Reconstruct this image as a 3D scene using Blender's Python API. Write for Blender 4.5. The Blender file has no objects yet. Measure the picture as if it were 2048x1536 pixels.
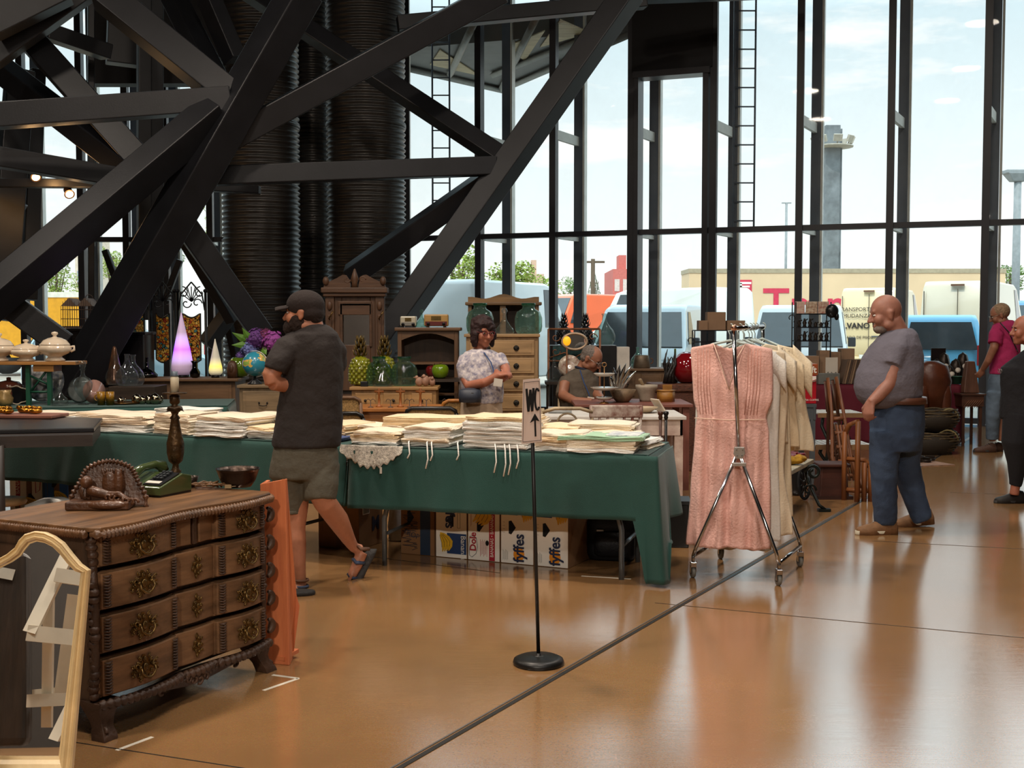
import bpy, math, random
from mathutils import Vector as V, Matrix, noise as mnoise
PI = math.pi; sin = math.sin; cos = math.cos; R = math.radians
random.seed(7)
SC = bpy.context.scene; COL = SC.collection
# ---------------------------------------------------------------- camera
F = 2400.0; CAMH = 1.55; PITCH = math.atan(123 / F)
cd = bpy.data.cameras.new('camera'); cam = bpy.data.objects.new('camera', cd); COL.objects.link(cam)
cam.location = (0, 0, CAMH); cam.rotation_euler = (PI / 2 - PITCH, 0, 0)
cd.sensor_width = 36; cd.lens = F / 2048 * 36; cd.clip_start = .05; cd.clip_end = 600
SC.camera = cam
SC.view_settings.view_transform = 'Standard'; SC.view_settings.look = 'None'
SC.view_settings.gamma = 1; SC.view_settings.use_curve_mapping = False; SC.view_settings.exposure = 0.0
SC.cycles.max_bounces = 8; SC.cycles.transparent_max_bounces = 24
SC.cycles.caustics_reflective = False; SC.cycles.caustics_refractive = False
SC.cycles.sample_clamp_indirect = 6
# ---------------------------------------------------------------- sky
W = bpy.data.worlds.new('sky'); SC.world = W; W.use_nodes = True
nt = W.node_tree; nt.nodes.clear(); N = nt.nodes.new; L = nt.links.new
out = N('ShaderNodeOutputWorld'); bg = N('ShaderNodeBackground'); tc = N('ShaderNodeTexCoord')
sp = N('ShaderNodeSeparateXYZ'); L(tc.outputs['Generated'], sp.inputs[0])
rp = N('ShaderNodeValToRGB'); L(sp.outputs[2], rp.inputs[0])
e = rp.color_ramp.elements; e[0].position = 0.0; e[0].color = (.96, .97, .93, 1)
e[1].position = .30; e[1].color = (.56, .74, .82, 1)
e2 = rp.color_ramp.elements.new(.09); e2.color = (.88, .95, .95, 1)
mp = N('ShaderNodeMapping'); mp.inputs['Scale'].default_value = (1.2, 1.2, 5.5); mp.inputs['Location'].default_value = (.35, .1, .3)
L(tc.outputs['Generated'], mp.inputs[0])
nz = N('ShaderNodeTexNoise'); nz.inputs['Scale'].default_value = 4.2; nz.inputs['Detail'].default_value = 8; nz.inputs['Roughness'].default_value = .58
L(mp.outputs[0], nz.inputs['Vector'])
cr = N('ShaderNodeValToRGB'); cr.color_ramp.elements[0].position = .53; cr.color_ramp.elements[1].position = .66
L(nz.outputs[0], cr.inputs[0])
mx = N('ShaderNodeMixRGB'); L(cr.outputs[0], mx.inputs[0]); L(rp.outputs[0], mx.inputs[1]); mx.inputs[2].default_value = (1, 1, .98, 1)
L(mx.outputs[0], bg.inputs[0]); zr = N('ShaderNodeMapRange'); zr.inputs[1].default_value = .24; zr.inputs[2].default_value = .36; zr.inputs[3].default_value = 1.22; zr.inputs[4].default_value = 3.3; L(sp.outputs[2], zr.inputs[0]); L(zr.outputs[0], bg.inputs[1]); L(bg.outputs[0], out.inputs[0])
# ---------------------------------------------------------------- sun (behind the hall, so it lights only the car park)
sd = bpy.data.lights.new('sun', 'SUN'); sd.energy = 2.4; sd.angle = R(.6); sd.color = (1, .95, .86)
sun = bpy.data.objects.new('sun', sd); COL.objects.link(sun)
sun.rotation_euler = (R(28), R(-14), 0)
# ---------------------------------------------------------------- ceiling lamps of the hall, and an added fill lamp behind the camera
LAMPS = [(-3.4, 3.2, 7.6, 250, (1, .86, .72)), (.6, 3.6, 7.6, 180, (1, .88, .76)), (-1.6, 7.4, 7.6, 330, (1, .86, .72)), (2.6, 7.4, 7.6, 120, (1, .95, .9)),
         (-6.5, 8.8, 7.6, 190, (1, .87, .74)), (-1.4, -4.2, 5.1, 880, (1, .88, .75)), (3.4, -3.4, 7.0, 240, (1, .94, .88)), (4.5, 11.5, 7.6, 130, (1, .88, .74))]  # low lamp behind the camera is added fill for cartons and upright fronts
for i, (x, y, z, p, c) in enumerate(LAMPS):
    ld = bpy.data.lights.new('lamp_light', 'AREA'); ld.shape = 'DISK'; ld.size = .62; ld.energy = p; ld.color = c
    lo = bpy.data.objects.new('lamp_light', ld); COL.objects.link(lo); lo.location = (x, y, z - .02)

# ================================================================ helpers
def Q(px, py, Y):
    """point seen at photo pixel px, py at forward distance Y"""
    u = (px - 1024) / F; v = (768 - py) / F
    d = V((u, cos(PITCH) + v * sin(PITCH), -sin(PITCH) + v * cos(PITCH)))
    return V((0, 0, CAMH)) + d * (Y / d.y)
def P(px, py, z=0):
    u = (px - 1024) / F; v = (768 - py) / F
    d = V((u, cos(PITCH) + v * sin(PITCH), -sin(PITCH) + v * cos(PITCH)))
    return V((0, 0, CAMH)) + d * ((z - CAMH) / d.z)
def lin(c):
    if isinstance(c, str):
        c = tuple(int(c[i:i + 2], 16) / 255 for i in (0, 2, 4))
        c = tuple(x / 12.92 if x <= .04045 else ((x + .055) / 1.055) ** 2.4 for x in c)
    return (c[0], c[1], c[2], 1)
MATS = {}
def mat(name, col, rough=.5, metal=0, var=.12, vs=6, bump=0, bs=40, wood=None, spec=.5, alpha=1, trans=0, ior=1.45, emit=0, ecol=None, col2=None, coat=0, sheen=0, stretch=(1, 1, 1), sss=0):
    if name in MATS: return MATS[name]
    m = bpy.data.materials.new(name); m.use_nodes = True; t = m.node_tree; b = t.nodes['Principled BSDF']
    n = t.nodes.new; l = t.links.new
    c = lin(col); b.inputs['Roughness'].default_value = rough; b.inputs['Metallic'].default_value = metal
    b.inputs['Specular IOR Level'].default_value = spec; b.inputs['IOR'].default_value = ior
    b.inputs['Transmission Weight'].default_value = trans; b.inputs['Alpha'].default_value = alpha
    b.inputs['Coat Weight'].default_value = coat; b.inputs['Coat Roughness'].default_value = .08
    b.inputs['Sheen Weight'].default_value = sheen
    if sss: b.inputs['Subsurface Weight'].default_value = sss; b.inputs['Subsurface Radius'].default_value = (.02, .008, .004)
    if emit: b.inputs['Emission Strength'].default_value = emit; b.inputs['Emission Color'].default_value = lin(ecol or col)
    tcn = n('ShaderNodeTexCoord'); mpn = n('ShaderNodeMapping'); l(tcn.outputs['Object'], mpn.inputs[0])
    mpn.inputs['Scale'].default_value = stretch if not wood else {'x': (.12, 1, 1), 'y': (1, .12, 1), 'z': (1, 1, .12)}[wood]
    nn = n('ShaderNodeTexNoise'); l(mpn.outputs[0], nn.inputs['Vector']); nn.inputs['Scale'].default_value = vs if not wood else vs * 5
    nn.inputs['Detail'].default_value = 6; nn.inputs['Roughness'].default_value = .6
    mxn = n('ShaderNodeMixRGB')
    rr = n('ShaderNodeValToRGB'); rr.color_ramp.elements[0].position = .32; rr.color_ramp.elements[1].position = .68; l(nn.outputs[0], rr.inputs[0]); l(rr.outputs[0], mxn.inputs[0])
    cc = lin(col2) if col2 else tuple(x * (1 - 2 * var) for x in c[:3]) + (1,)
    mxn.inputs[1].default_value = cc; mxn.inputs[2].default_value = c; l(mxn.outputs[0], b.inputs['Base Color'])
    if bump:
        bp = n('ShaderNodeBump'); bp.inputs['Strength'].default_value = bump; bp.inputs['Distance'].default_value = .01
        if wood: l(nn.outputs[0], bp.inputs['Height'])
        else:
            n2 = n('ShaderNodeTexNoise'); n2.inputs['Scale'].default_value = bs; n2.inputs['Detail'].default_value = 5; l(mpn.outputs[0], n2.inputs['Vector']); l(n2.outputs[0], bp.inputs['Height'])
        l(bp.outputs[0], b.inputs['Normal'])
    m.diffuse_color = c
    MATS[name] = m
    return m
def glassmat(name, col, amt=.85, rough=.03, fres=1.45, refl=1.0, haze=0):
    """thin-walled glass: tinted see-through plus mirror reflection at the rim"""
    if name in MATS: return MATS[name]
    m = bpy.data.materials.new(name); m.use_nodes = True; t = m.node_tree; t.nodes.clear(); n = t.nodes.new; l = t.links.new
    o = n('ShaderNodeOutputMaterial'); mix = n('ShaderNodeMixShader'); tr = n('ShaderNodeBsdfTransparent'); gl = n('ShaderNodeBsdfGlossy')
    lw = n('ShaderNodeLayerWeight'); lw.inputs[0].default_value = .35
    r = n('ShaderNodeValToRGB'); l(lw.outputs['Facing'], r.inputs[0]); c = lin(col)
    r.color_ramp.elements[0].color = tuple(1 - (1 - x) * (1 - amt) * 1.0 for x in c[:3]) + (1,)
    r.color_ramp.elements[1].color = tuple(x * .6 for x in c[:3]) + (1,); r.color_ramp.elements[1].position = .95
    l(r.outputs[0], tr.inputs[0]); fr = n('ShaderNodeMapRange'); pw = n('ShaderNodeMath'); pw.operation = 'POWER'; pw.inputs[1].default_value = 2.6; l(lw.outputs['Facing'], pw.inputs[0]); l(pw.outputs[0], fr.inputs[0])
    fr.inputs[3].default_value = .045 if fres > 1.4 else .03; fr.inputs[4].default_value = .6
    gl.inputs['Roughness'].default_value = rough
    mm = n('ShaderNodeMath'); mm.operation = 'MULTIPLY'; mm.inputs[1].default_value = refl; l(fr.outputs[0], mm.inputs[0])
    l(mm.outputs[0], mix.inputs[0]); l(tr.outputs[0], mix.inputs[1]); l(gl.outputs[0], mix.inputs[2]); 
    if haze:
        df = n('ShaderNodeBsdfTranslucent' if haze > .1 else 'ShaderNodeBsdfDiffuse'); df.inputs[0].default_value = tuple(min(1, .35 + x * .65) for x in c[:3]) + (1,); mh = n('ShaderNodeMixShader'); tx = n('ShaderNodeTexCoord'); nn = n('ShaderNodeTexNoise'); nn.inputs['Scale'].default_value = 2.2; nn.inputs['Detail'].default_value = 9; nn.inputs['Roughness'].default_value = .7; l(tx.outputs['Object'], nn.inputs['Vector'])
        mr = n('ShaderNodeMapRange'); mr.inputs[1].default_value = .4; mr.inputs[2].default_value = .75; mr.inputs[3].default_value = haze * .5; mr.inputs[4].default_value = haze * 1.4; l(nn.outputs[0], mr.inputs[0]); l(mr.outputs[0], mh.inputs[0]); l(mix.outputs[0], mh.inputs[1]); l(df.outputs[0], mh.inputs[2]); mix = mh
    l(mix.outputs[0], o.inputs[0])
    MATS[name] = m; return m
def frame_of(d):
    d = V(d).normalized(); a = V((0, 0, 1)) if abs(d.z) < .95 else V((0, 1, 0))
    x = d.cross(a).normalized(); return x, x.cross(d).normalized() * -1, d
class G:
    """gathers shapes that become ONE mesh object"""
    def __init__(s): s.v = []; s.f = []; s.m = []; s.sm = []; s.mi = 0; s.T = None
    def add(s, vs, fs, smooth=False):
        k = len(s.v); s.v += [(s.T @ V(p)) if s.T else V(p) for p in vs]
        s.f += [[i + k for i in f] for f in fs]; s.m += [s.mi] * len(fs); s.sm += [smooth] * len(fs); return s
    def box(s, c, d, rz=0, rx=0, ry=0, taper=1):
        M = Matrix.Translation(V(c)) @ Matrix.Rotation(rz, 4, 'Z') @ Matrix.Rotation(ry, 4, 'Y') @ Matrix.Rotation(rx, 4, 'X')
        vs = []
        for z in (-.5, .5):
            k = taper if z > 0 else 1
            for x, y in ((-.5, -.5), (.5, -.5), (.5, .5), (-.5, .5)): vs.append(M @ V((x * d[0] * k, y * d[1] * k, z * d[2])))
        return s.add(vs, [(3, 2, 1, 0), (4, 5, 6, 7), (0, 1, 5, 4), (1, 2, 6, 5), (2, 3, 7, 6), (3, 0, 4, 7)])
    def bx(s, x0, x1, y0, y1, z0, z1): return s.box(((x0 + x1) / 2, (y0 + y1) / 2, (z0 + z1) / 2), (abs(x1 - x0), abs(y1 - y0), abs(z1 - z0)))
    def loft(s, rings, smooth=True, caps=True, close=True):
        n = len(rings[0]); vs = [p for r in rings for p in r]; fs = []
        for i in range(len(rings) - 1):
            for j in range(n if close else n - 1):
                a = i * n + j; b = i * n + (j + 1) % n; fs.append((a, b, b + n, a + n))
        s.add(vs, fs, smooth)
        if caps and close:
            k = len(s.v) - len(vs); s.f += [list(range(k + n - 1, k - 1, -1)), list(range(k + len(vs) - n, k + len(vs)))]; s.m += [s.mi] * 2; s.sm += [False] * 2
        return s
    def tube(s, pts, r, n=8, closed=False, flat=1, caps=True):
        pts = [V(p) for p in pts]; m = len(pts); rs = r if isinstance(r, (list, tuple)) else [r] * m; rings = []; px = None
        for i, p in enumerate(pts):
            if closed: d = pts[(i + 1) % m] - pts[i - 1]
            else: d = pts[min(i + 1, m - 1)] - pts[max(i - 1, 0)]
            if d.length < 1e-9: d = V((0, 0, 1))
            d.normalize()
            if px is None: x, y, _ = frame_of(d)
            else:
                x = (px - d * px.dot(d)); x = x.normalized() if x.length > 1e-6 else frame_of(d)[0]; y = d.cross(x)
            px = x; rings.append([p + x * (cos(2 * PI * j / n) * rs[i]) + y * (sin(2 * PI * j / n) * rs[i] * flat) for j in range(n)])
        if closed: rings.append(rings[0][:]); caps = False
        return s.loft(rings, True, caps)
    def lathe(s, c, prof, n=24, a0=0, sq=None, ax=None, jit=None):
        c = V(c); x, y, z = (V((1, 0, 0)), V((0, 1, 0)), V((0, 0, 1)))
        if ax is not None: x, y, z = frame_of(ax)
        rings = []
        for r, h in prof:
            rr = []
            for j in range(n):
                a = a0 + 2 * PI * j / n; k = r if not jit else r * jit(a, h)
                ca, sa = cos(a), sin(a)
                if sq: q = (abs(ca) ** sq + abs(sa) ** sq) ** (-1 / sq); ca *= q; sa *= q
                rr.append(c + x * (ca * k) + y * (sa * k) + z * h)
            rings.append(rr)
        return s.loft(rings, True, True)
    def ell(s, c, r, n=16, m=10, M=None):
        c = V(c); rings = []
        if not isinstance(r, (tuple, list)): r = (r, r, r)
        for i in range(m + 1):
            t = -PI / 2 + PI * i / m; t = max(-PI / 2 + .06, min(PI / 2 - .06, t)); rr = []
            for j in range(n):
                a = 2 * PI * j / n; p = V((cos(t) * cos(a) * r[0], cos(t) * sin(a) * r[1], sin(t) * r[2]))
                rr.append(c + (M @ p if M else p))
            rings.append(rr)
        return s.loft(rings)
    def prism(s, poly, o, ux, uy, th, smooth=False):
        """outline poly (2D) placed at o with axes ux, uy and given thickness along ux x uy"""
        o, ux, uy = V(o), V(ux), V(uy); nz_ = ux.cross(uy).normalized() * th; n = len(poly)
        a = [o + ux * p[0] + uy * p[1] for p in poly]
        return s.add(a + [p + nz_ for p in a], [tuple(range(n - 1, -1, -1)), tuple(range(n, 2 * n))] + [(i, (i + 1) % n, (i + 1) % n + n, i + n) for i in range(n)], smooth)
    def grid(s, fn, nu, nv, smooth=True, th=0):
        vs = [V(fn(i / nu, j / nv)) for j in range(nv + 1) for i in range(nu + 1)]
        fs = [(j * (nu + 1) + i, j * (nu + 1) + i + 1, (j + 1) * (nu + 1) + i + 1, (j + 1) * (nu + 1) + i) for j in range(nv) for i in range(nu)]
        return s.add(vs, fs, smooth)
    def cap(s, p1, p2, r1, r2=None, n=12, fl=1):
        """capsule with round ends"""
        p1, p2 = V(p1), V(p2); r2 = r1 if r2 is None else r2; d = (p2 - p1); d = d.normalized() if d.length > 1e-6 else V((0, 0, 1)); pts = []; rs = []
        for k in range(4): t = PI / 2 * (k + .35) / 4.0; pts.append(p1 - d * r1 * cos(t)); rs.append(r1 * sin(t))
        pts.append(p1); rs.append(r1); pts.append(p2); rs.append(r2)
        for k in range(3, -1, -1): t = PI / 2 * (k + .35) / 4.0; pts.append(p2 + d * r2 * cos(t)); rs.append(r2 * sin(t))
        return s.tube(pts, rs, n, flat=fl)
    def obj(s, name, mats, parent=None, bev=0, world=False, solid=0, sub=0, remesh=0, sm=0, loc=None, rz=0, disp=None, sharp=False):
        me = bpy.data.meshes.new(name); off = V((0, 0, 0))
        if parent is not None and world: off = parent.matrix_basis.inverted() if False else None
        vs = s.v
        if parent is not None and world:
            Mi = root_matrix(parent).inverted(); vs = [Mi @ p for p in vs]
        me.from_pydata([tuple(p) for p in vs], [], s.f)
        for m in (mats if isinstance(mats, (list, tuple)) else [mats]): me.materials.append(m)
        me.polygons.foreach_set('material_index', s.m); me.polygons.foreach_set('use_smooth', s.sm); me.update()
        o = bpy.data.objects.new(name, me); COL.objects.link(o)
        if parent is not None: o.parent = parent
        if loc is not None: o.location = loc
        if rz: o.rotation_euler = (0, 0, rz)
        if remesh:
            md = o.modifiers.new('r', 'REMESH'); md.mode = 'VOXEL'; md.voxel_size = remesh; md.use_smooth_shade = True
            if sm: ms = o.modifiers.new('s', 'SMOOTH'); ms.iterations = sm; ms.factor = .5
        if disp:
            st, sc, de = disp
            tx = bpy.data.textures.new('wrinkle', 'CLOUDS'); tx.noise_scale = sc; tx.noise_depth = 3
            dm = o.modifiers.new('d', 'DISPLACE'); dm.texture = tx; dm.strength = st; dm.mid_level = .5; dm.texture_coords = 'LOCAL'
        if solid: md = o.modifiers.new('so', 'SOLIDIFY'); md.thickness = solid; md.offset = 0
        if bev: md = o.modifiers.new('b', 'BEVEL'); md.width = bev; md.segments = 2; md.limit_method = 'ANGLE'; md.angle_limit = R(40)
        if sub: md = o.modifiers.new('su', 'SUBSURF'); md.levels = sub; md.render_levels = sub
        return o
def root_matrix(o):
    M = Matrix.Translation(o.location) @ o.rotation_euler.to_matrix().to_4x4()
    return root_matrix(o.parent) @ M if o.parent else M
def tag(o, label, cat, group=None, kind=None):
    if label: o['label'] = label
    if cat: o['category'] = cat
    if group: o['group'] = group
    if kind: o['kind'] = kind
    return o
def thing(name, label, cat, loc=(0, 0, 0), rz=0, group=None, kind=None):
    o = bpy.data.objects.new(name, None); COL.objects.link(o); o.empty_display_size = .1
    o.location = loc; o.rotation_euler = (0, 0, rz); return tag(o, label, cat, group, kind)
def struct(o): o['kind'] = 'structure'; return o
def dup(r, loc, rz=None, label=None, scale=None, group=None):
    kids = list(CH(r)); c = r.copy(); COL.objects.link(c); c.location = loc
    if rz is not None: c.rotation_euler = (c.rotation_euler[0], c.rotation_euler[1], rz)
    if scale: c.scale = scale if isinstance(scale, tuple) else (scale,) * 3
    if label: c['label'] = label
    if group: c['group'] = group
    def rec(a, b):
        for k in list(CH(a)):
            q = k.copy(); COL.objects.link(q); q.parent = b; rec(k, q)
    for k in kids:
        q = k.copy(); COL.objects.link(q); q.parent = c; rec(k, q)
    return c
def CH(r): return [o for o in bpy.data.objects if o.parent == r]
def text(name, s, parent, m, size, loc, rot=(PI / 2, 0, 0), sx=1, ext=.0006, world=False, bold=0, align='LEFT', shear=0, spacing=1):
    cu = bpy.data.curves.new(name, 'FONT'); cu.body = s; cu.size = size; cu.extrude = ext; cu.offset = bold; cu.align_x = align; cu.shear = shear; cu.space_character = spacing
    cu.materials.append(m); cu.resolution_u = 3
    tmp = bpy.data.objects.new('tmp', cu); me = bpy.data.meshes.new_from_object(tmp); bpy.data.objects.remove(tmp); o = bpy.data.objects.new(name, me); COL.objects.link(o)
    if parent: o.parent = parent
    o.location = loc; o.rotation_euler = rot; o.scale = (sx, 1, 1); return o
def arc(c, r, a0, a1, n, ux=V((1, 0, 0)), uy=V((0, 0, 1)), r2=None):
    return [V(c) + ux * (cos(a0 + (a1 - a0) * i / n) * (r if r2 is None else r + (r2 - r) * i / n)) + uy * (sin(a0 + (a1 - a0) * i / n) * (r if r2 is None else r + (r2 - r) * i / n)) for i in range(n + 1)]
# ================================================================ materials of the setting
Mblack = mat('black_steel_paint', '1c1d21', .42, 0, .2, 3, .06, 60, spec=.45)
Mmull = mat('dark_grey_mullion', '33343a', .4, 0, .12, 3, spec=.5)
Mpost = mat('blue_grey_post', '5c6675', .5, 0, .12, 3)
Mpale = mat('pale_steel', 'e6e4dc', .5, 0, .08, 5)
Mwin = glassmat('window_glass', 'eef6f3', .85, .02, 1.35, .14, haze=.03)
Mdark = mat('dark_hall_paint', '2a2623', .8, 0, .15, 2)
Mpanel = mat('black_cladding', '17171a', .6, 0, .1, 2)
Mwoodsof = mat('pale_soffit_boards', 'cdb68c', .6, 0, .25, 5, wood='x')
# floor: sealed ochre concrete, slightly mottled, glossy
def floormat():
    m = bpy.data.materials.new('polished_ochre_floor'); m.use_nodes = True; t = m.node_tree; b = t.nodes['Principled BSDF']; n = t.nodes.new; l = t.links.new
    tcn = n('ShaderNodeTexCoord')
    a = n('ShaderNodeTexNoise'); a.inputs['Scale'].default_value = .55; a.inputs['Detail'].default_value = 8; a.inputs['Roughness'].default_value = .62; l(tcn.outputs['Object'], a.inputs['Vector'])
    c = n('ShaderNodeValToRGB'); l(a.outputs[0], c.inputs[0]); e = c.color_ramp.elements
    e[0].position = .30; e[0].color = lin('8a6643'); e[1].position = .68; e[1].color = lin('a67c50')
    f = n('ShaderNodeTexNoise'); f.inputs['Scale'].default_value = 120; f.inputs['Detail'].default_value = 4; l(tcn.outputs['Object'], f.inputs['Vector'])
    mm = n('ShaderNodeMixRGB'); mm.blend_type = 'MULTIPLY'; mm.inputs[0].default_value = .35; l(c.outputs[0], mm.inputs[1]); l(f.outputs['Color'], mm.inputs[2])
    # fine scratches and scuffs running one way
    mp_ = n('ShaderNodeMapping'); mp_.inputs['Scale'].default_value = (1.1, 22, 1); mp_.inputs['Rotation'].default_value = (0, 0, R(12)); l(tcn.outputs['Object'], mp_.inputs[0])
    s_ = n('ShaderNodeTexNoise'); s_.inputs['Scale'].default_value = 3.2; s_.inputs['Detail'].default_value = 10; s_.inputs['Roughness'].default_value = .75; l(mp_.outputs[0], s_.inputs['Vector'])
    sr = n('ShaderNodeValToRGB'); sr.color_ramp.elements[0].position = .35; sr.color_ramp.elements[0].color = (.07, .07, .07, 1); sr.color_ramp.elements[1].position = .75; sr.color_ramp.elements[1].color = (.20, .20, .20, 1); l(s_.outputs[0], sr.inputs[0])
    l(mm.outputs[0], b.inputs['Base Color']); l(sr.outputs[0], b.inputs['Roughness']); b.inputs['Specular IOR Level'].default_value = .5; b.inputs['IOR'].default_value = 3.1
    bp = n('ShaderNodeBump'); bp.inputs['Strength'].default_value = .07; bp.inputs['Distance'].default_value = .004; l(s_.outputs[0], bp.inputs['Height']); l(bp.outputs[0], b.inputs['Normal'])
    return m
g = G(); g.add([(-12, -6, 0), (13, -6, 0), (13, 15.2, 0), (8.4, 17.6, 0), (-1.9, 21.6, 0), (-12, 22, 0)], [(0, 1, 2, 3, 4, 5)])
struct(g.obj('floor', floormat()))
g = G(); g.bx(-12, 13, -6, 22.2, 10.4, 10.6); struct(g.obj('ceiling', Mdark))
g = G(); g.bx(-12.2, -12, -6, 22.2, 0, 10.6); struct(g.obj('wall_left', Mdark))
g = G(); g.bx(13, 13.2, -6, 16, 0, 10.6); struct(g.obj('wall_right', Mdark))
g = G(); g.bx(-12, 13, -6.2, -6, 0, 10.6); struct(g.obj('wall_back', Mdark))
# seams and tape in the floor
def strip(name, a, b, w, m, z=.0025):
    a, b = V(a), V(b); d = (b - a).normalized(); q = V((-d.y, d.x, 0)) * w / 2; g = G()
    g.prism([(0, 0), (1, 0), (1, 1), (0, 1)], a - q, b - a, q * 2, z); return struct(g.obj(name, m))
Mseam = mat('dark_joint', '2c2722', .5, .2, .2, 8); Mtape = mat('white_tape', 'd8d0c0', .6, 0, .1, 20)
A_ = P(720, 1582); B_ = P(1945, 874)
strip('floor_joint_strip', A_, B_, .022, Mseam)
dl = (B_ - A_).normalized(); ql = V((-dl.y, dl.x, 0))
strip('floor_joint_edge', A_ + ql * .024, B_ + ql * .024, .008, mat('joint_steel', '77706a', .4, .6), .003)
for nm, p1, p2 in (('a', (1310, 1206), (2300, 1300)), ('b', (1745, 1082), (2300, 1112)), ('c', (1000, 1146), (700, 1108)), ('d', (0, 1462), (900, 1600)), ('e', (1900, 985), (2200, 995))):
    strip('floor_saw_cut', P(*p1), P(*p2), .005, Mseam, .0015)
for p1, p2 in (((527, 1381), (597, 1357)), ((597, 1357), (545, 1350)), ((233, 1501), (305, 1474)), ((1163, 1152), (1262, 1158))):
    strip('floor_tape_strip', P(*p1), P(*p2), .018, Mtape, .001)
# ---------------------------------------------------------------- glazed wall
UW = V((-.934, .357, 0)); NW = V((.357, .934, 0)); W0 = V((7.06, 18.0, 0)); BAY = 1.358; ZT = 2.99; ZTOP = 10.4
rzw = math.atan2(UW.y, UW.x)
def wbox(g, c, along, deep, z0, z1, ang=rzw): g.box((c.x, c.y, (z0 + z1) / 2), (along, deep, z1 - z0), rz=ang)
wn = 0
def bay(p0, p1, nrm, header=None, ladder=False, postoff=.12):
    global wn; wn += 1; d = (p1 - p0); w = d.length; u = d / w; ang = math.atan2(u.y, u.x); mid = (p0 + p1) / 2
    root = bpy.data.objects.new('window_%d' % wn, None); COL.objects.link(root); struct(root); root.location = p0
    def ob(g, n, m, **k): return g.obj(n, m, root, world=True, **k)
    g = G(); wbox(g, p0, .075, .17, 0, ZTOP, ang); wbox(g, p0 - nrm * .1, .11, .04, 0, ZTOP, ang); wbox(g, p0 + nrm * .1, .05, .06, 0, ZTOP, ang); ob(g, 'mullion', Mmull)
    g = G()
    for z in (.03, ZT): wbox(g, mid, w, .15, z, z + .085, ang)
    wbox(g, mid, w, .15, ZTOP - .1, ZTOP, ang); ob(g, 'transom', Mmull)
    top = header or ZTOP
    g = G(); wbox(g, mid, w - .08, .01, .1, ZT, ang); ob(g, 'lower_pane', Mwin)
    g = G(); wbox(g, mid, w - .08, .01, ZT + .08, top, ang); ob(g, 'upper_pane', Mwin)
    q = p0 + nrm * 1.0 - u * postoff
    g = G(); wbox(g, q, .15, .16, 0, ZTOP, ang); ob(g, 'outer_post', Mpost)
    g = G(); wbox(g, q + nrm * .08, .02, .02, 0, ZTOP, ang); wbox(g, q - u * .1, .035, .16, 0, ZTOP, ang); ob(g, 'post_flange', Mpale)
    for z in (ZT + .02, 4.72):
        g = G(); c = (p0 + q) / 2; d2 = q - p0; g.box((c.x, c.y, z), (d2.length, .06, .16 if z > 4 else .07), rz=math.atan2(d2.y, d2.x)); ob(g, 'bracket', Mpale)
    if header:
        g = G(); wbox(g, mid, w - .04, .3, header, ZTOP, ang); ob(g, 'black_header_panel', Mpanel)
        g = G(); wbox(g, mid - nrm * .03, w - .1, .34, header - .1, header, ang); wbox(g, p0 + u * .12, .09, .34, 0, header, ang); wbox(g, p1 - u * .1, .07, .34, 0, header, ang); ob(g, 'portal_frame', Mmull)
    return root
for i in range(-3, 7):
    bay(W0 + UW * BAY * i, W0 + UW * BAY * (i + 1), NW, header=5.62 if i == 3 else None)
LX = [Q(x, 600, 21.9).x for x in (818, 660, 545, 432, 345, 268, 180, 65, -40, -180, -330)]
for a, b in zip(LX[:-1], LX[1:]): bay(V((a, 21.6, 0)), V((b, 21.6, 0)), V((0, 1, 0)), postoff=-.14)
for nm, a, b in (('wall_front', (8.33 + 2.7, 16.5), (13, 15.8)),):
    g = G(); a = V((a[0], a[1], 0)); b = V((b[0], b[1], 0)); wbox(g, (a + b) / 2, (b - a).length, .2, 0, ZTOP, math.atan2((b - a).y, (b - a).x)); struct(g.obj(nm, Mdark))
# access ladders bolted outside the glazing
def ladder(px1, px2, Y, z0, z1, label):
    t = thing('access_ladder', label, 'ladder', (Q(px1, 600, Y).x, Y, z0)); a = 0; b = Q(px2, 600, Y).x - Q(px1, 600, Y).x; h = z1 - z0
    for x in (a, b): g = G(); g.tube([(x, 0, 0), (x, 0, h)], .017, 6); g.obj('rail', Mpost, t)
    k = 0
    while k * .315 < h - .1:
        g = G(); g.tube([(a, 0, .15 + k * .315), (b, 0, .15 + k * .315)], .013, 6); g.obj('rung', Mpost, t); k += 1
    return t
ladder(1464, 1506, 20.2, 3.1, 7.6, 'metal rung ladder outside the glass, right of the black header panel'.replace('right of', 'past'))
ladder(866, 900, 21.95, 3.3, 7.6, 'metal rung ladder outside the glass beside the corrugated ducts')
# roof canopy outside
t = thing('entrance_canopy', 'angular steel canopy with pale boarded soffit hanging outside the glass', 'canopy', (0, 0, 0))
zc = 6.6; c1, c2, c3 = P(1275, 62, zc), P(1003, 180, zc), P(700, 110, zc); c4 = V((-2.5, 22.6, zc)); c5 = V((1.6, 21.2, zc))
g = G(); g.add([c1, c2, c3, c4, c5] + [p + V((0, 0, .55)) for p in (c1, c2, c3, c4, c5)], [(0, 1, 2, 3, 4), (9, 8, 7, 6, 5), (0, 5, 6, 1), (1, 6, 7, 2), (2, 7, 8, 3), (3, 8, 9, 4), (4, 9, 5, 0)]); g.obj('soffit', mat('grey_soffit', '6d6c68', .6, 0, .15, 1.5), t)
for k, (a, b, cpt) in enumerate((((1050, 122), (1090, 62), (1010, 95)), ((1080, 95), (1180, 66), (1120, 40)), ((860, 130), (960, 152), (880, 100)))):
    g = G(); A = [P(a[0], a[1], zc - .03), P(b[0], b[1], zc - .03), P(cpt[0], cpt[1], zc - .03)]; g.add(A + [p + V((0, 0, .02)) for p in A], [(0, 1, 2), (5, 4, 3), (0, 3, 4, 1), (1, 4, 5, 2), (2, 5, 3, 0)]); g.obj('soffit_board', Mwoodsof, t)
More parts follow.
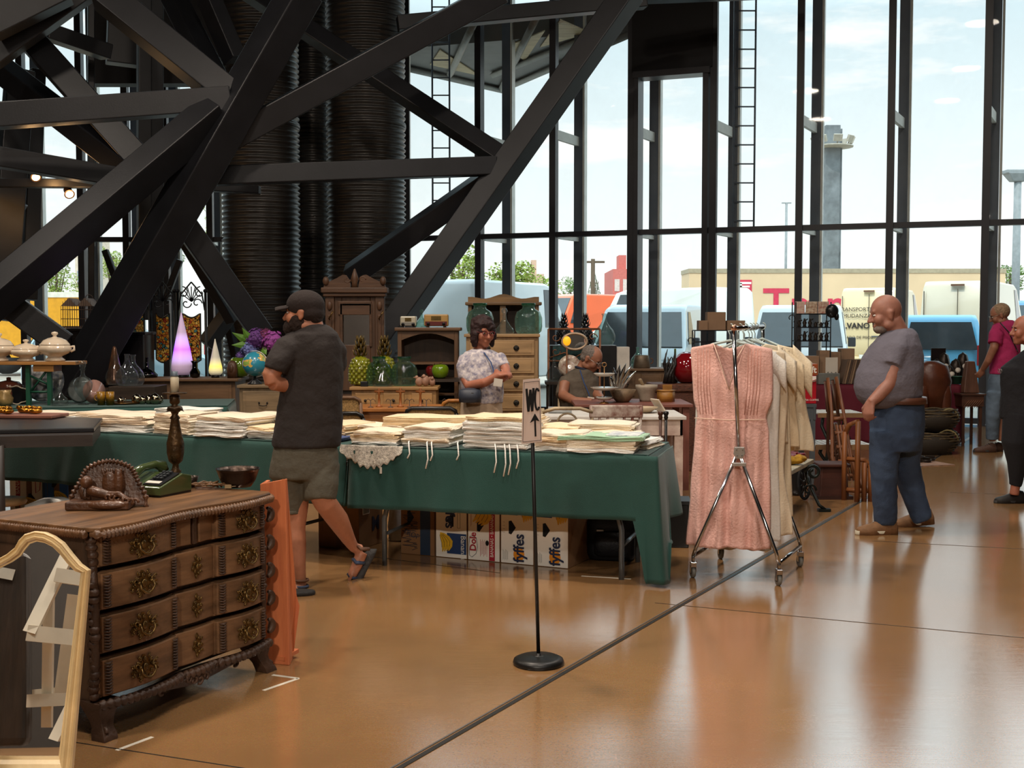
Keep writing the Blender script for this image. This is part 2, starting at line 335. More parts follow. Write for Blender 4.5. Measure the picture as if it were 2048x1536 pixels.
for a, b in (((1275, 62), (1003, 180)), ((1003, 180), (700, 110)), ((1230, 52), (985, 150)), ((1003, 178), (1080, 20)), ((900, 150), (960, 20))):
    g = G(); g.tube([P(a[0], a[1], zc - .06), P(b[0], b[1], zc - .06)], .07, 4); g.obj('edge_beam', mat('grey_beam', '8b8a84', .5), t)
# ---------------------------------------------------------------- steel truss
tr = thing('steel_truss', 'giant black box-section steel truss of crossing diagonal beams in front of the ducts', 'truss', (-2, 12, 0))
def beam(p1, p2, w, h, al, m=Mblack, name='beam', warm=None):
    """box beam; w across the truss plane, h its depth; al turns the broad face (0 = towards the viewer)"""
    a, b = V(p1), V(p2); d = (b - a).normalized(); nrm = V((sin(al), -cos(al), 0)); nrm = (nrm - d * nrm.dot(d)).normalized(); s = d.cross(nrm)
    g = G(); vs = []
    for p in (a, b):
        for i, j in ((-1, -1), (1, -1), (1, 1), (-1, 1)): vs.append(p + s * w / 2 * i + nrm * h / 2 * j)
    g.add(vs, [(3, 2, 1, 0), (4, 5, 6, 7), (0, 1, 5, 4), (1, 2, 6, 5), (2, 3, 7, 6), (3, 0, 4, 7)]); return g.obj(name, m, tr, world=True, bev=.012)
def qb(x1, y1, Y1, x2, y2, Y2, w, h=None, al=-.5, **k): return beam(Q(x1, y1, Y1), Q(x2, y2, Y2), w, h or w, al, **k)
qb(606, -20, 13.0, 140, 790, 12.45, .34, .34, -.75)                 # big diagonal leaning to the pipes
qb(1262, -20, 14.0, 702, 775, 14.0, .27, .30, -.5)
qb(205, -12, 13.0, 462, 196, 12.85, .30, .3, .5)
qb(-30, 234, 12.3, 462, 199, 12.8, .25, .26, .4)
qb(432, 222, 12.75, -40, 618, 11.6, .27, .34, -.5)
qb(25, 38, 14.6, 292, 336, 14.2, .30, .3, .3)
qb(-20, 122, 15.2, 262, 338, 14.2, .26, .26, -.9)
qb(-20, 312, 13.2, 262, 360, 13.8, .22, .24, .5)
qb(262, 358, 13.8, 320, 345, 13.8, .16, .2, .5)
qb(-20, 366, 15.2, 232, 368, 15.2, .11, .15, .4)
qb(430, 352, 13.4, 992, 332, 14.0, .21, .22, .3)
qb(420, 375, 15.0, 520, 380, 15.0, .10, .15, .3)
qb(1000, -16, 13.6, 425, 296, 13.0, .26, .26, .6)
qb(478, -30, 15.6, 1004, 316, 14.2, .21, .21, .5)
qb(975, 360, 14.2, 700, 552, 14.6, .24, .28, .5)
qb(362, 438, 13.2, 524, 668, 13.6, .25, .27, .3)
qb(352, 440, 14.6, 470, 640, 15.0, .15, .2, -.6)
qb(340, -20, 15.5, 446, 190, 14.6, .22, .26, -.8)
qb(410, -20, 14.8, 470, 120, 14.8, .2, .26, .8)
qb(-20, 50, 13.6, 130, -24, 13.8, .33, .3, .2)
qb(-20, 122, 14.0, 172, -16, 14.2, .22, .24, .2)
qb(90, 62, 15.8, 215, 105, 16.4, .20, .3, .2)
qb(40, 140, 16.0, 2, 640, 15.6, .2, .34, -.9)
qb(75, 140, 17.0, 58, 600, 16.6, .14, .2, -.9)
qb(0, 596, 12.1, 130, 690, 12.3, .26, .3, .3)
qb(478, 600, 15.4, 412, 690, 15.2, .16, .2, -.5)
qb(455, 640, 16.0, 476, 730, 16.0, .1, .1, -.5)
qb(795, 48, 16.6, 1290, 2, 17.2, .2, .24, .3)
qb(1235, -8, 17.6, 1600, -22, 17.6, .2, .3, .3)
qb(182, -10, 17.0, 182, 700, 17.0, .09, .2, .4)
qb(250, -10, 17.5, 245, 130, 17.5, .45, .3, .4)
qb(288, -10, 16.2, 288, 640, 16.2, .17, .17, .5)
qb(312, -10, 16.4, 312, 700, 16.4, .17, .17, .5)
qb(0, 405, 16.2, 40, 420, 16.2, .14, .14, .2); qb(0, 470, 16.2, 45, 405, 16.2, .14, .14, .2)
qb(210, 500, 19.5, 232, 560, 19.5, .1, .1, 0); qb(360, 520, 19.5, 330, 600, 19.5, .1, .1, 0)
# dark cladding box high up behind the truss
g = G(); a, b = Q(172, 120, 18.5), Q(440, 120, 18.5); g.box(((a.x + b.x) / 2, 18.7, 5.15 + 1.2), (b.x - a.x, .3, 2.3)); struct(g.obj('wall_panel_black', Mpanel))
# ---------------------------------------------------------------- corrugated ducts
def corr(m): return m
Mduct = mat('black_corrugated_duct', '4a4846', .38, .6, .15, 3, spec=.6)
def duct(px, Y, r, label):
    c = Q(px, 600, Y); t = thing('corrugated_duct', label, 'duct', (c.x, Y, 0)); g = G(); pr = []; z = 0; p = .075
    while z < 7.65:
        for k in range(4): pr.append((r + (.016, .022, 0, -.012)[k], z + p * k / 4))
        z += p
    g.lathe((0, 0, 0), pr, 48); g.obj('pipe', Mduct, t)
    for zz in (1.2, 4.3):
        g = G(); g.lathe((0, 0, zz), [(r + .005, 0), (r + .028, .01), (r + .028, .05), (r + .005, .06)], 48); g.obj('flange_ring', Mduct, t)
    return t
duct(524, 17.2, .53, 'wide black corrugated duct standing behind the bearded man, nearer the stained glass screen')
duct(734, 17.2, .54, 'wide black corrugated duct standing behind the carved mirror stand')
duct(628, 18.4, .26, 'narrow black corrugated duct between the two wide ones')
# spotlights clamped to the truss
Mlampon = mat('lamp_glow', 'ffe2b0', .4, emit=14, ecol='ffd08a')
def spot(px, py, Y, lbl):
    t = thing('spotlight', lbl, 'spotlight', Q(px, py, Y)); g = G(); g.lathe((0, 0, 0), [(.03, -.08), (.05, -.06), (.05, .04), (.065, .06)], 14, ax=(.4, -.6, -.5)); g.obj('housing', mat('brown_black_metal', '3a2a20', .4, .5), t)
    g = G(); g.lathe(V((.4, -.6, -.5)).normalized() * .055, [(.055, 0), (.04, .01)], 14, ax=(.4, -.6, -.5)); g.obj('bulb', Mlampon, t)
    g = G(); g.tube([(0, 0, 0), (0, .03, .1)], .012, 6); g.obj('clamp', Mblack, t)
    ld = bpy.data.lights.new('spot_light', 'POINT'); ld.energy = 9; ld.color = (1, .55, .22); ld.shadow_soft_size = .05; lo = bpy.data.objects.new('spot_light', ld); COL.objects.link(lo); lo.parent = t; lo.location = (.1, -.14, -.1)
spot(70, 350, 15.0, 'small lit spotlight clamped on the thin truss rail at the edge of the hall')
spot(137, 384, 15.2, 'small lit spotlight under the thin truss rail near the beam crossing')
t = thing('ceiling_lamp', 'x', 'lamp', (0, 0, 0)); 
g = G(); g.lathe((0, 0, 0), [(.34, 0), (.34, .05), (.2, .09), (.04, .1)], 24); h_ = g.obj('housing', Mblack, t); g = G(); g.tube([(0, 0, .1), (0, 0, 2.75)], .01, 6); g.obj('cord', Mblack, t)
LR = t
for i, (x, y, z, p, c) in enumerate(LAMPS):
    o = LR if i == 0 else dup(LR, (x, y, z)); o.location = (x, y, z); o['label'] = 'round black ceiling lamp out of view, placed to give warm light over the hall'; o['group'] = 'ceiling lamps of the hall'  # the added fill lamp gets the same housing and cord
# ================================================================ outside
g = G(); g.add([(-70, 17, -.06), (90, 10, -.06), (90, 200, -.06), (-70, 200, -.06)], [(0, 1, 2, 3)]); struct(g.obj('ground_car_park', mat('pale_asphalt', 'a09a90', .8, 0, .15, .4)))
Mtyre = mat('tyre', '1c1c1e', .8); Mrim = mat('rim', '9a9c9e', .35, .7); Mglassc = mat('car_glass', '3a444a', .08, 0, .2, 2, spec=.9); Mtail = mat('tail_lamp', 'b3202a', .2); Mhead = mat('head_lamp', 'd9dde0', .1, .3); Mplate = mat('number_plate', 'dfe0da', .5); Mbump = mat('grey_bumper', '55585c', .6)
def vehicle(name, label, cat, loc, rz, Ln, Wd, H, col, kind='van', group=None):
    """nose at +x, rear at x=0"""
    t = thing(name, label, cat, loc, rz, group); m = mat('paint_' + col, col, .28, 0, .04, 1, coat=.5)
    if kind == 'van': prof = [(.0, .35), (.0, 1.0), (.06, H - .12), (.2, H), (Ln * .66, H), (Ln * .74, H - .1), (Ln * .86, H * .55), (Ln * .985, H * .44), (Ln, .5), (Ln * .985, .3), (.1, .28)]
    else: prof = [(.02, .35), (0, .75), (.08, 1.0), (.30, H - .12), (.55, H), (Ln * .52, H), (Ln * .6, H - .06), (Ln * .75, H * .64), (Ln * .96, H * .52), (Ln, .55), (Ln * .985, .28), (.1, .26)]
    def wid(z): return Wd / 2 * (1 if z < 1.0 else 1 - .14 * ((z - 1.0) / max(.4, H - 1.0)) ** 1.4)
    def strip3(y): return [V((x, y * wid(z), z)) for x, z in prof]
    g = G(); ks = (-1, -.97, -.85, 0, .85, .97, 1); rings = []
    for k in ks:
        sh = 0 if abs(k) < .9 else (.05 if abs(k) > .98 else .012)
        cx, cz = Ln / 2, H / 2; rings.append([V((cx + (x - cx) * (1 - sh * .5), k * wid(z), cz + (z - cz) * (1 - sh))) for x, z in prof])
    g.loft(rings, True); b_ = g.obj('body', m, t, bev=0)
    for wx in (Ln * .17, Ln * .8):
        for s in (-1, 1):
            g = G(); g.lathe((wx, s * (Wd / 2 - .1), .32), [(.0, -.1), (.28, -.11), (.33, -.08), (.33, .08), (.28, .11), (.2, .1)], 20, ax=(0, s, 0)); w_ = g.obj('wheel', Mtyre, t)
            g = G(); g.lathe((wx, s * (Wd / 2 + .0), .32), [(.2, -.01), (.2, .01), (.05, .03)], 16, ax=(0, s, 0)); g.obj('rim', Mrim, w_)
    # windscreen and windows
    if kind == 'van': x0, z0, x1, z1 = Ln * .745, H - .16, Ln * .862, H * .56
    else: x0, z0, x1, z1 = Ln * .605, H - .1, Ln * .755, H * .645
    g = G(); q = [V((x0 + .02, s * wid(z0) * .9, z0)) for s in (-1, 1)] + [V((x1 + .02, s * wid(z1) * .93, z1)) for s in (1, -1)]
    g.add(q + [p + V((-.03, 0, -.03)) for p in q], [(0, 1, 2, 3), (4, 5, 6, 7), (0, 4, 5, 1), (1, 5, 6, 2), (2, 6, 7, 3), (3, 7, 4, 0)]); g.obj('windscreen', Mglassc, t)
    for s in (-1, 1):
        wl = [(Ln * .62, Ln * .78)] if kind == 'van' else [(.45, Ln * .30), (Ln * .33, Ln * .56)]
        for a, b in wl:
            za, zb = H * .58, H - .16; g = G(); q = [V((a, s * (wid(za) + .004), za)), V((b, s * (wid(za) + .004), za)), V((b - (.45 if b > Ln * .5 else .1), s * (wid(zb) + .004), zb)), V((a + .08, s * (wid(zb) + .004), zb))]
            g.add(q + [p - V((0, s * .02, 0)) for p in q], [(0, 1, 2, 3), (7, 6, 5, 4), (0, 4, 5, 1), (1, 5, 6, 2), (2, 6, 7, 3), (3, 7, 4, 0)]); g.obj('side_window', Mglassc, t)
        g = G(); g.box((Ln * .74 if kind == 'van' else Ln * .64, s * (Wd / 2 + .1), H * .6), (.12, .16, .2)); g.obj('wing_mirror', Mbump, t, bev=.02)
        g = G(); g.box((-.0, s * Wd * .45, .95 if kind == 'van' else .92), (.05, .11, .42)); g.obj('tail_lamp', Mtail, t, bev=.01)
        g = G(); g.box((Ln - .06, s * Wd * .38, .72), (.12, .34, .2)); g.obj('head_lamp', Mhead, t, bev=.03)
    for x in (0, Ln): g = G(); g.box((x, 0, .42), (.12, Wd * .96, .26)); g.obj('bumper', Mbump if x else m, t, bev=.04)
    g = G(); g.box((-.07, 0, .55 if kind == 'van' else .62), (.012, .52, .12)); g.obj('number_plate', Mplate, t)
    if kind == 'car': 
        g = G(); q = [V((.06, s * wid(1.05) * .86, 1.03)) for s in (-1, 1)] + [V((.30, s * wid(H - .14) * .8, H - .16)) for s in (1, -1)]
        g.add(q + [p + V((-.02, 0, .01)) for p in q], [(0, 1, 2, 3), (7, 6, 5, 4), (0, 4, 5, 1), (1, 5, 6, 2), (2, 6, 7, 3), (3, 7, 4, 0)]); g.obj('rear_window', Mglassc, t)
    return t
def rear_doors(t, Wd, H):
    g = G(); g.bx(-.012, .03, -.008, .008, .5, H - .2); g.bx(-.012, .03, -Wd * .42, -Wd * .41, .5, H - .25); g.bx(-.012, .03, Wd * .41, Wd * .42, .5, H - .25); g.obj('door_seam', mat('seam_dark', '6b6353', .7), t)
    g = G(); g.bx(-.04, 0, -.3, -.1, 1.15, 1.19); g.obj('door_handle', Mbump, t)
    g = G(); g.bx(-.03, .04, -.16, .16, H - .13, H - .08); g.obj('brake_lamp', mat('brown_lens', '7a5a48', .3), t)
def rear(px, Y, py=0): q = Q(px, 600, Y); return (q.x, Y, -.05)
v = vehicle('delivery_van', 'cream van with removals lettering on its rear doors behind the heavy man', 'van', rear(1738, 37), R(64), 5.3, 1.93, 2.67, 'd9c59a'); rear_doors(v, 1.93, 2.67)
Mlet = mat('dark_lettering', '2a2723', .6)
for s_, z_, h_, x_, bo in (('TRANSPORTES', 1.95, .17, .62, 0), ('Y MUDANZAS', 1.75, .17, .62, 0), ('ALVANO', 1.42, .24, .66, .008), ('VACIADO DE PISOS', 1.1, .12, .7, 0)):
    text('lettering', s_, v, Mlet, h_, (-.016, -x_ + 1.55 if False else .93, z_), (PI / 2, 0, -PI / 2), ext=.002, bold=bo)
v = vehicle('delivery_van', 'tall white van with closed rear doors behind the blue car', 'van', rear(1915, 30), R(60), 5.6, 1.95, 2.64, 'cfc5ae'); rear_doors(v, 1.95, 2.64)
v = vehicle('parked_car', 'light blue hatchback with red tail lamps parked at the glass', 'car', rear(1884, 25), R(73), 4.2, 1.68, 1.76, '5aaed8', 'car')
v = vehicle('minibus', 'pale blue-grey minibus with dark windscreen facing the glass', 'minibus', (Q(1345, 600, 29.2).x, 28.6, -.05), R(-108), 4.9, 1.95, 1.98, 'c6d6dd')
v = vehicle('minibus', 'white minibus facing the glass behind the clothes rail', 'minibus', (Q(1620, 600, 28.9).x, 29.2, -.05), R(-106), 4.9, 1.95, 1.98, 'dfe3e2')
v = vehicle('delivery_van', 'bright orange high-roof van parked behind the pale blue minibus', 'van', (Q(1262, 600, 50).x, 50, -.05), R(-140), 5.6, 2.1, 2.72, 'e8622c')
text('roof_lettering', 'ANDREA TEAM', v, mat('white_lettering', 'f2ece6', .5), .22, (1.0, 1.02, 2.05), (PI / 2, 0, PI), ext=.002)
v = vehicle('delivery_van', 'white high-roof van parked beyond the tall chest and the corner mullions', 'van', (Q(880, 600, 27).x, 26.5, -.05), R(62), 5.4, 2.0, 2.55, 'd5dbdd')
v = vehicle('delivery_van', 'low white van parked between the trees and the orange van', 'van', (Q(1085, 600, 60).x, 60, -.05), R(160), 5.0, 2.0, 2.3, 'e4e7e6')
v = vehicle('delivery_van', 'white van with quilted flank parked beside the lorry', 'van', (Q(1470, 600, 35).x, 35, -.05), R(128), 5.6, 2.0, 2.62, 'dfe2dc')
v = vehicle('parked_car', 'pale blue car parked in front of the yellow lorry', 'car', (Q(60, 600, 28).x, 28, -.05), R(10), 4.2, 1.76, 1.5, 'a9c6d4', 'car')
v = vehicle('parked_car', 'silver blue car seen between the far diagonals', 'car', (Q(420, 600, 33).x, 33, -.05), R(4), 4.2, 1.76, 1.55, 'b6c8cf', 'car')
v = vehicle('parked_car', 'blue car at the edge beyond the tall white van', 'car', (Q(2050, 600, 38).x, 38, -.05), R(60), 4.4, 1.8, 2.3, '4f84ad', 'car')
# lorry with big red lettering
t = thing('lorry_trailer', 'long cream lorry trailer with big red lettering along its side', 'lorry', (Q(1378, 600, 56).x, 56, 0)); Lh = Q(2010, 600, 56).x - Q(1378, 600, 56).x
g = G(); g.bx(0, Lh, 0, 2.5, 1.0, 3.98); g.obj('box_body', mat('cream_tarpaulin', 'd9bd98', .6, 0, .06, .5, .2, 1), t)
g = G(); g.bx(-.03, Lh + .03, -.03, 2.53, 3.85, 4.05); g.obj('roof_rail', mat('rail_tan', 'a99c82', .6), t)
for x in (1.2, Lh - 3.2, Lh - 2.0): g = G(); g.lathe((x, -.0, .5), [(.2, 0), (.5, .03), (.5, .3), (.2, .33)], 20, ax=(0, 1, 0)); g.obj('wheel', Mtyre, t)
Mred = mat('lorry_red', 'cf3350', .5)
sx_ = 56 / 2400
text('lettering', 'Trans', t, Mred, 2.05, ((1525 - 1378) * sx_, -.02, 1.72), ext=.004, bold=.02)
g = G(); x0 = (1463 - 1378) * sx_; x1 = (1503 - 1378) * sx_; z0, z1 = 1.55 + (645 - 588) * sx_, 1.55 + (645 - 560) * sx_
g.bx(x0, x1, -.02, 0, z0, z1); lg = g.obj('logo_panel', Mred, t)
g = G(); g.bx(x0 + .1, x1 - .03, -.03, 0, z1 - .2, z1 - .1); g.bx(x0 + .35, x0 + .47, -.03, 0, z0 + .1, z1 - .15); g.bx(x0 + .2, x1 - .1, -.03, 0, z0 + .3, z0 + .38); g.bx(x0 + .3, x0 + .6, -.03, 0, z0 + .07, z0 + .14); g.obj('logo_mark', mat('white_mark', 'f3ece2', .6), lg)
# yellow lorry body on the far side
t = thing('lorry_trailer', 'yellow lorry body with a white roof edge seen through the far windows', 'lorry', (Q(-60, 600, 36).x, 36, 0)); w_ = Q(195, 600, 36).x - Q(-60, 600, 36).x
g = G(); g.bx(0, w_, 0, 2.4, .5, 2.3); g.obj('box_body', mat('yellow_paint', 'e8a21c', .4), t); g = G(); g.bx(-.02, w_ + .02, -.02, 2.42, 2.3, 2.46); g.obj('roof_rail', mat('white_rail', 'efe9da', .5), t)
for x in (1, w_ - 1): g = G(); g.lathe((x, 0, .45), [(.2, 0), (.45, .03), (.45, .3)], 18, ax=(0, 1, 0)); g.obj('wheel', Mtyre, t)
# buildings
def block(label, x0, x1, ytop, Y, col, rows, cols, wc='8a8f92'):
    a, b = Q(x0, ytop, Y), Q(x1, ytop, Y); t = thing('apartment_block', label, 'building', (a.x, Y, 0)); w = b.x - a.x; h = a.z
    g = G(); g.bx(0, w, 0, 12, 0, h); g.bx(w * .3, w * .6, 2, 5, h, h + 1.6); g.obj('wall', mat('wall_' + col, col, .8), t)
    for r in range(rows):
        for c in range(cols):
            zz = h - 1.8 - r * 3; 
            if zz < 1: continue
            g = G(); xx = w * (c + .5) / cols; g.bx(xx - w / cols * .3, xx + w / cols * .3, -.06, .1, zz - .6, zz + .7); wi = g.obj('window', mat('win_' + wc, wc, .3), t)
        g = G(); g.bx(-.1, w + .1, -.5, 0, h - 3 - r * 3, h - 2.8 - r * 3); g.obj('balcony_slab', mat('slab_' + col, col, .8, var=.02), t)
block('pinkish apartment block rising behind the trees', 1052, 1088, 548, 130, 'cfae98', 4, 3)
block('red brick apartment block behind the orange van', 1226, 1276, 538, 130, 'c96f66', 4, 3, 'd8c8c0')
block('pale office block seen through the far windows beside the trees', 150, 192, 512, 90, 'd9c8b4', 4, 2, '9aa4b0')
# trees
Mleaf = [mat('leaf_yellow_green', '9db446', .6, 0, .3, 1.2, sss=0), mat('leaf_green', '6f9440', .6, 0, .3, 1.2), mat('leaf_dark', '4f6f42', .6, 0, .3, 1.2)]; Mtrunk = mat('bark', '5b4a38', .8)
def tree(label, px, py, Y, wpx, hpx, mi, seed, n=2600, cat='tree', group='trees beyond the car park', cone=False):
    rnd = random.Random(seed); c = Q(px, py, Y); s = Y / F; rx = wpx / 2 * s; rz_ = hpx / 2 * s; t = thing('broadleaf_tree' if not cone else 'conifer_tree', label, cat, (c.x, Y, 0), group=group); g = G()
    bl = [(rnd.uniform(-.7, .7), rnd.uniform(-.7, .7), rnd.uniform(-.75, .75), rnd.uniform(.28, .5)) for _ in range(16)]
    for _ in range(n):
        b = rnd.choice(bl); th = rnd.uniform(0, 2 * PI); ph = math.acos(rnd.uniform(-1, 1)); k = b[3] * rnd.uniform(.75, 1.05)
        p = V(((b[0] + k * sin(ph) * cos(th)) * rx, (b[1] + k * sin(ph) * sin(th)) * rx, (b[2] + k * cos(ph)) * rz_))
        if cone: f_ = rnd.random(); p = V((rx * (1 - f_) * cos(th), rx * (1 - f_) * sin(th), (f_ * 2 - 1) * rz_))
        p.z += c.z; r = rx * .055 * rnd.uniform(.7, 1.4); a = V((rnd.uniform(-1, 1), rnd.uniform(-1, 1), rnd.uniform(-1, 1))).normalized(); x, y, _ = frame_of(a)
        g.add([p - x * r, p - y * r * .6, p + x * r, p + y * r * .6], [(0, 1, 2, 3)])
    g.obj('foliage', Mleaf[mi], t); g = G(); g.tube([(0, 0, 0), (.1, 0, c.z * .5), (0, 0, c.z + rz_ * .3)], [.06 * rx + .1, .05 * rx + .08, .04], 8)
    for k in range(5): a = k * 1.3; g.tube([(0, 0, c.z * .6), (rx * .5 * cos(a), rx * .5 * sin(a), c.z + rz_ * .3)], [.05 * rx, .02], 6)
    g.obj('trunk', Mtrunk, t)
tree('bushy yellow-green tree just past the lowest end of the steel diagonal', 918, 540, 50, 100, 110, 0, 1)
tree('yellow-green tree between the corner mullions and the pinkish block', 1012, 560, 52, 110, 90, 0, 2)
tree('low green tree in front of the pinkish block', 1090, 578, 84, 70, 50, 0, 3, 1200)
tree('green tree beside the telegraph pole', 1148, 575, 74, 50, 40, 1, 4, 1200)
tree('dark pointed conifer right behind the telegraph pole', 1188, 572, 64, 34, 60, 2, 5, 1200, cone=True)
tree('rounded green tree at the edge beyond the tall white van', 2020, 556, 60, 70, 55, 1, 6, 1500)
tree('green tree seen through the far windows above the yellow lorry', 112, 560, 46, 70, 90, 0, 7, 2000)
tree('small green tree seen between the yellow lorry and the far diagonal', 170, 572, 56, 60, 50, 0, 8, 1200)
tree('sunlit green tree behind the crossing of the long diagonals', 225, 525, 46, 60, 70, 0, 9, 1500)
tree('green tree seen beside the narrow window at the first wide duct', 335, 520, 46, 60, 60, 1, 10, 1500)
tree('green tree rising tall against the first wide duct', 440, 470, 46, 60, 160, 0, 11, 2000)
tree('low hedge-like tree behind the quilted white van', 1320, 588, 60, 50, 22, 1, 12, 800)
# masts
def pole(label, px, ytop, ybot, Y, w, m, cat='pole', name='lamp_post', head=None):
    a = Q(px, ytop, Y); t = thing(name, label, cat, (a.x, Y, 0)); g = G(); g.tube([(0, 0, 0), (0, 0, a.z)], [w / 2, w / 2 * .8], 10); g.obj('pole', m, t)
    if head: head(t, a.z)
    return t
t = thing('floodlight_mast', 'massive grey floodlight mast with a ring of lamps against the sky', 'mast', (Q(1664, 400, 60).x, 60, 0)); zt = Q(1664, 252, 60).z; zp = Q(1664, 297, 60).z
g = G(); g.bx(-.42, .30, -.3, .3, 0, zt); g.bx(.30, .44, -.12, .12, 0, zt - .15); g.obj('mast_shaft', mat('weathered_grey', '7d8488', .7, 0, .25, 1.5), t)
g = G(); g.lathe((0, 0, zp), [(.5, 0), (1.0, .05), (1.0, .12), (.5, .16)], 16); g.obj('platform', mat('pale_galv', 'a8a294', .6), t)
for k in range(8):
    a = k * PI / 4; g = G(); g.box((cos(a) * .95, sin(a) * .95, zp + .4), (.12, .42, .34), rz=a, ry=.4); g.tube([(cos(a) * .8, sin(a) * .8, zp + .1), (cos(a) * .95, sin(a) * .95, zp + .35)], .03, 5); g.obj('floodlight', mat('pale_galv', 'a8a294', .6), t)
Mpg = mat('grey_pole', '8e9496', .6)
def hd(t, z): g = G(); g.box((0, 0, z), (1.0, .5, .14)); g.box((0, 0, z - .2), (.5, .35, .3), taper=1.8); g.obj('lamp_head', Mpg, t, bev=.03)
pole('grey street lamp with flat head at the edge of the glazing', 2036, 344, 0, 44, .32, Mpg, head=hd)
def hd2(t, z): g = G(); g.box((.0, 0, z), (.7, .15, .08)); g.obj('lamp_head', Mpg, t)
pole('thin distant street lamp beside the second ladder', 1573, 406, 0, 90, .22, Mpg, head=hd2)
pole('thin pale flag pole behind the outside ladder', 1477, 370, 0, 80, .12, Mpg, name='flag_pole')
t = pole('wooden telegraph pole in front of the dark conifer', 1186, 518, 0, 62, .26, Mtrunk, name='telegraph_pole')
g = G(); g.bx(-.6, .6, -.05, .05, Q(0, 526, 62).z, Q(0, 524, 62).z + .05); g.obj('crossarm', Mtrunk, t)
# ================================================================ commode and the things on and around it
Woak = mat('dark_carved_oak', '7d5c40', .46, 0, .30, 4, .35, wood='x', spec=.4)
Woak2 = mat('dark_oak_edge', '4a3222', .5, 0, .3, 6, .4, 60)
Wtop = mat('worn_oak_top', '7a5636', .42, 0, .34, 3, .3, wood='x')
Mbrass = mat('aged_brass', '7c6034', .36, .8, .3, 30, .3, 80)
CT = thing('carved_commode', 'dark carved serpentine commode with four rows of drawers and brass pulls', 'commode', (-1.544, 4.38, 0), R(63.3))
CW, CD, CH_ = 1.005, .58, .80
def fy(x):
    """front line of the serpentine drawers: three swelling blocks, the middle one set back"""
    u = x / CW
    if u < .43: q = u / .43; return -.028 * sin(PI * q) - .004
    if u > .67: q = (u - .67) / .33; return -.026 * sin(PI * q) - .004
    q = (u - .43) / .24; return .012 - .012 * sin(PI * q)
def ty(x): return -.035 - .022 * sin(2 * PI * min(max(x / CW, 0), 1) * 1.5 + .3)
# top with ribbed, wavy edge
g = G(); N_ = 60; outl = [(CW * i / N_, ty(CW * i / N_)) for i in range(N_ + 1)]
outl = [(-.02, -.005)] + outl + [(CW + .03, .0), (CW + .03, CD + .02), (-.03, CD + .02), (-.03, .03)]
g.prism(outl, (0, 0, CH_ - .018), (1, 0, 0), (0, 1, 0), .018); tp = g.obj('top', Wtop, CT, bev=.004)
g = G(); pts = [V((x, y - .004, CH_ - .026)) for x, y in outl[:N_ + 3]]; acc = 0; dense = []
for a, b in zip(pts[:-1], pts[1:]):
    for k in range(4): dense.append(a.lerp(b, k / 4))
g.tube(dense, [.0135 + .0045 * (1 if (i // 2) % 2 else -1) for i in range(len(dense))], 8)
side = [V((-.03, .0 + CD * i / 90, CH_ - .026)) for i in range(91)]; g.tube(side, [.0135 + .004 * (1 if i % 2 else -1) for i in range(91)], 8)
g.obj('gadrooned_edge', mat('carved_edge_brown', '6e4c31', .42, 0, .3, 12, .3, 90, coat=.15), tp)
# carcase
g = G(); g.bx(.01, CW - .005, .035, CD, .135, CH_ - .03); g.obj('body', mat('dark_oak_side', '4f3a29', .55, 0, .35, 3, .4, wood='z'), CT)
g = G(); g.bx(-.004, .012, .10, CD - .06, .2, CH_ - .1); g.obj('side_panel', mat('dark_oak_side', '4f3a29'), CT, bev=.006)
for x in (.012, CW - .015):
    g = G()
    for k in range(22):
        z = .16 + k * .028; g.ell((x, .015 + .006 * sin(k * 1.3), z), (.022, .02 + .006 * sin(k), .017), 8, 6)
    g.tube([(x, .02, .15), (x, .01, .3), (x + .006, .012, .5), (x, .02, .75)], .017, 8); g.obj('carved_post', Woak2, CT)
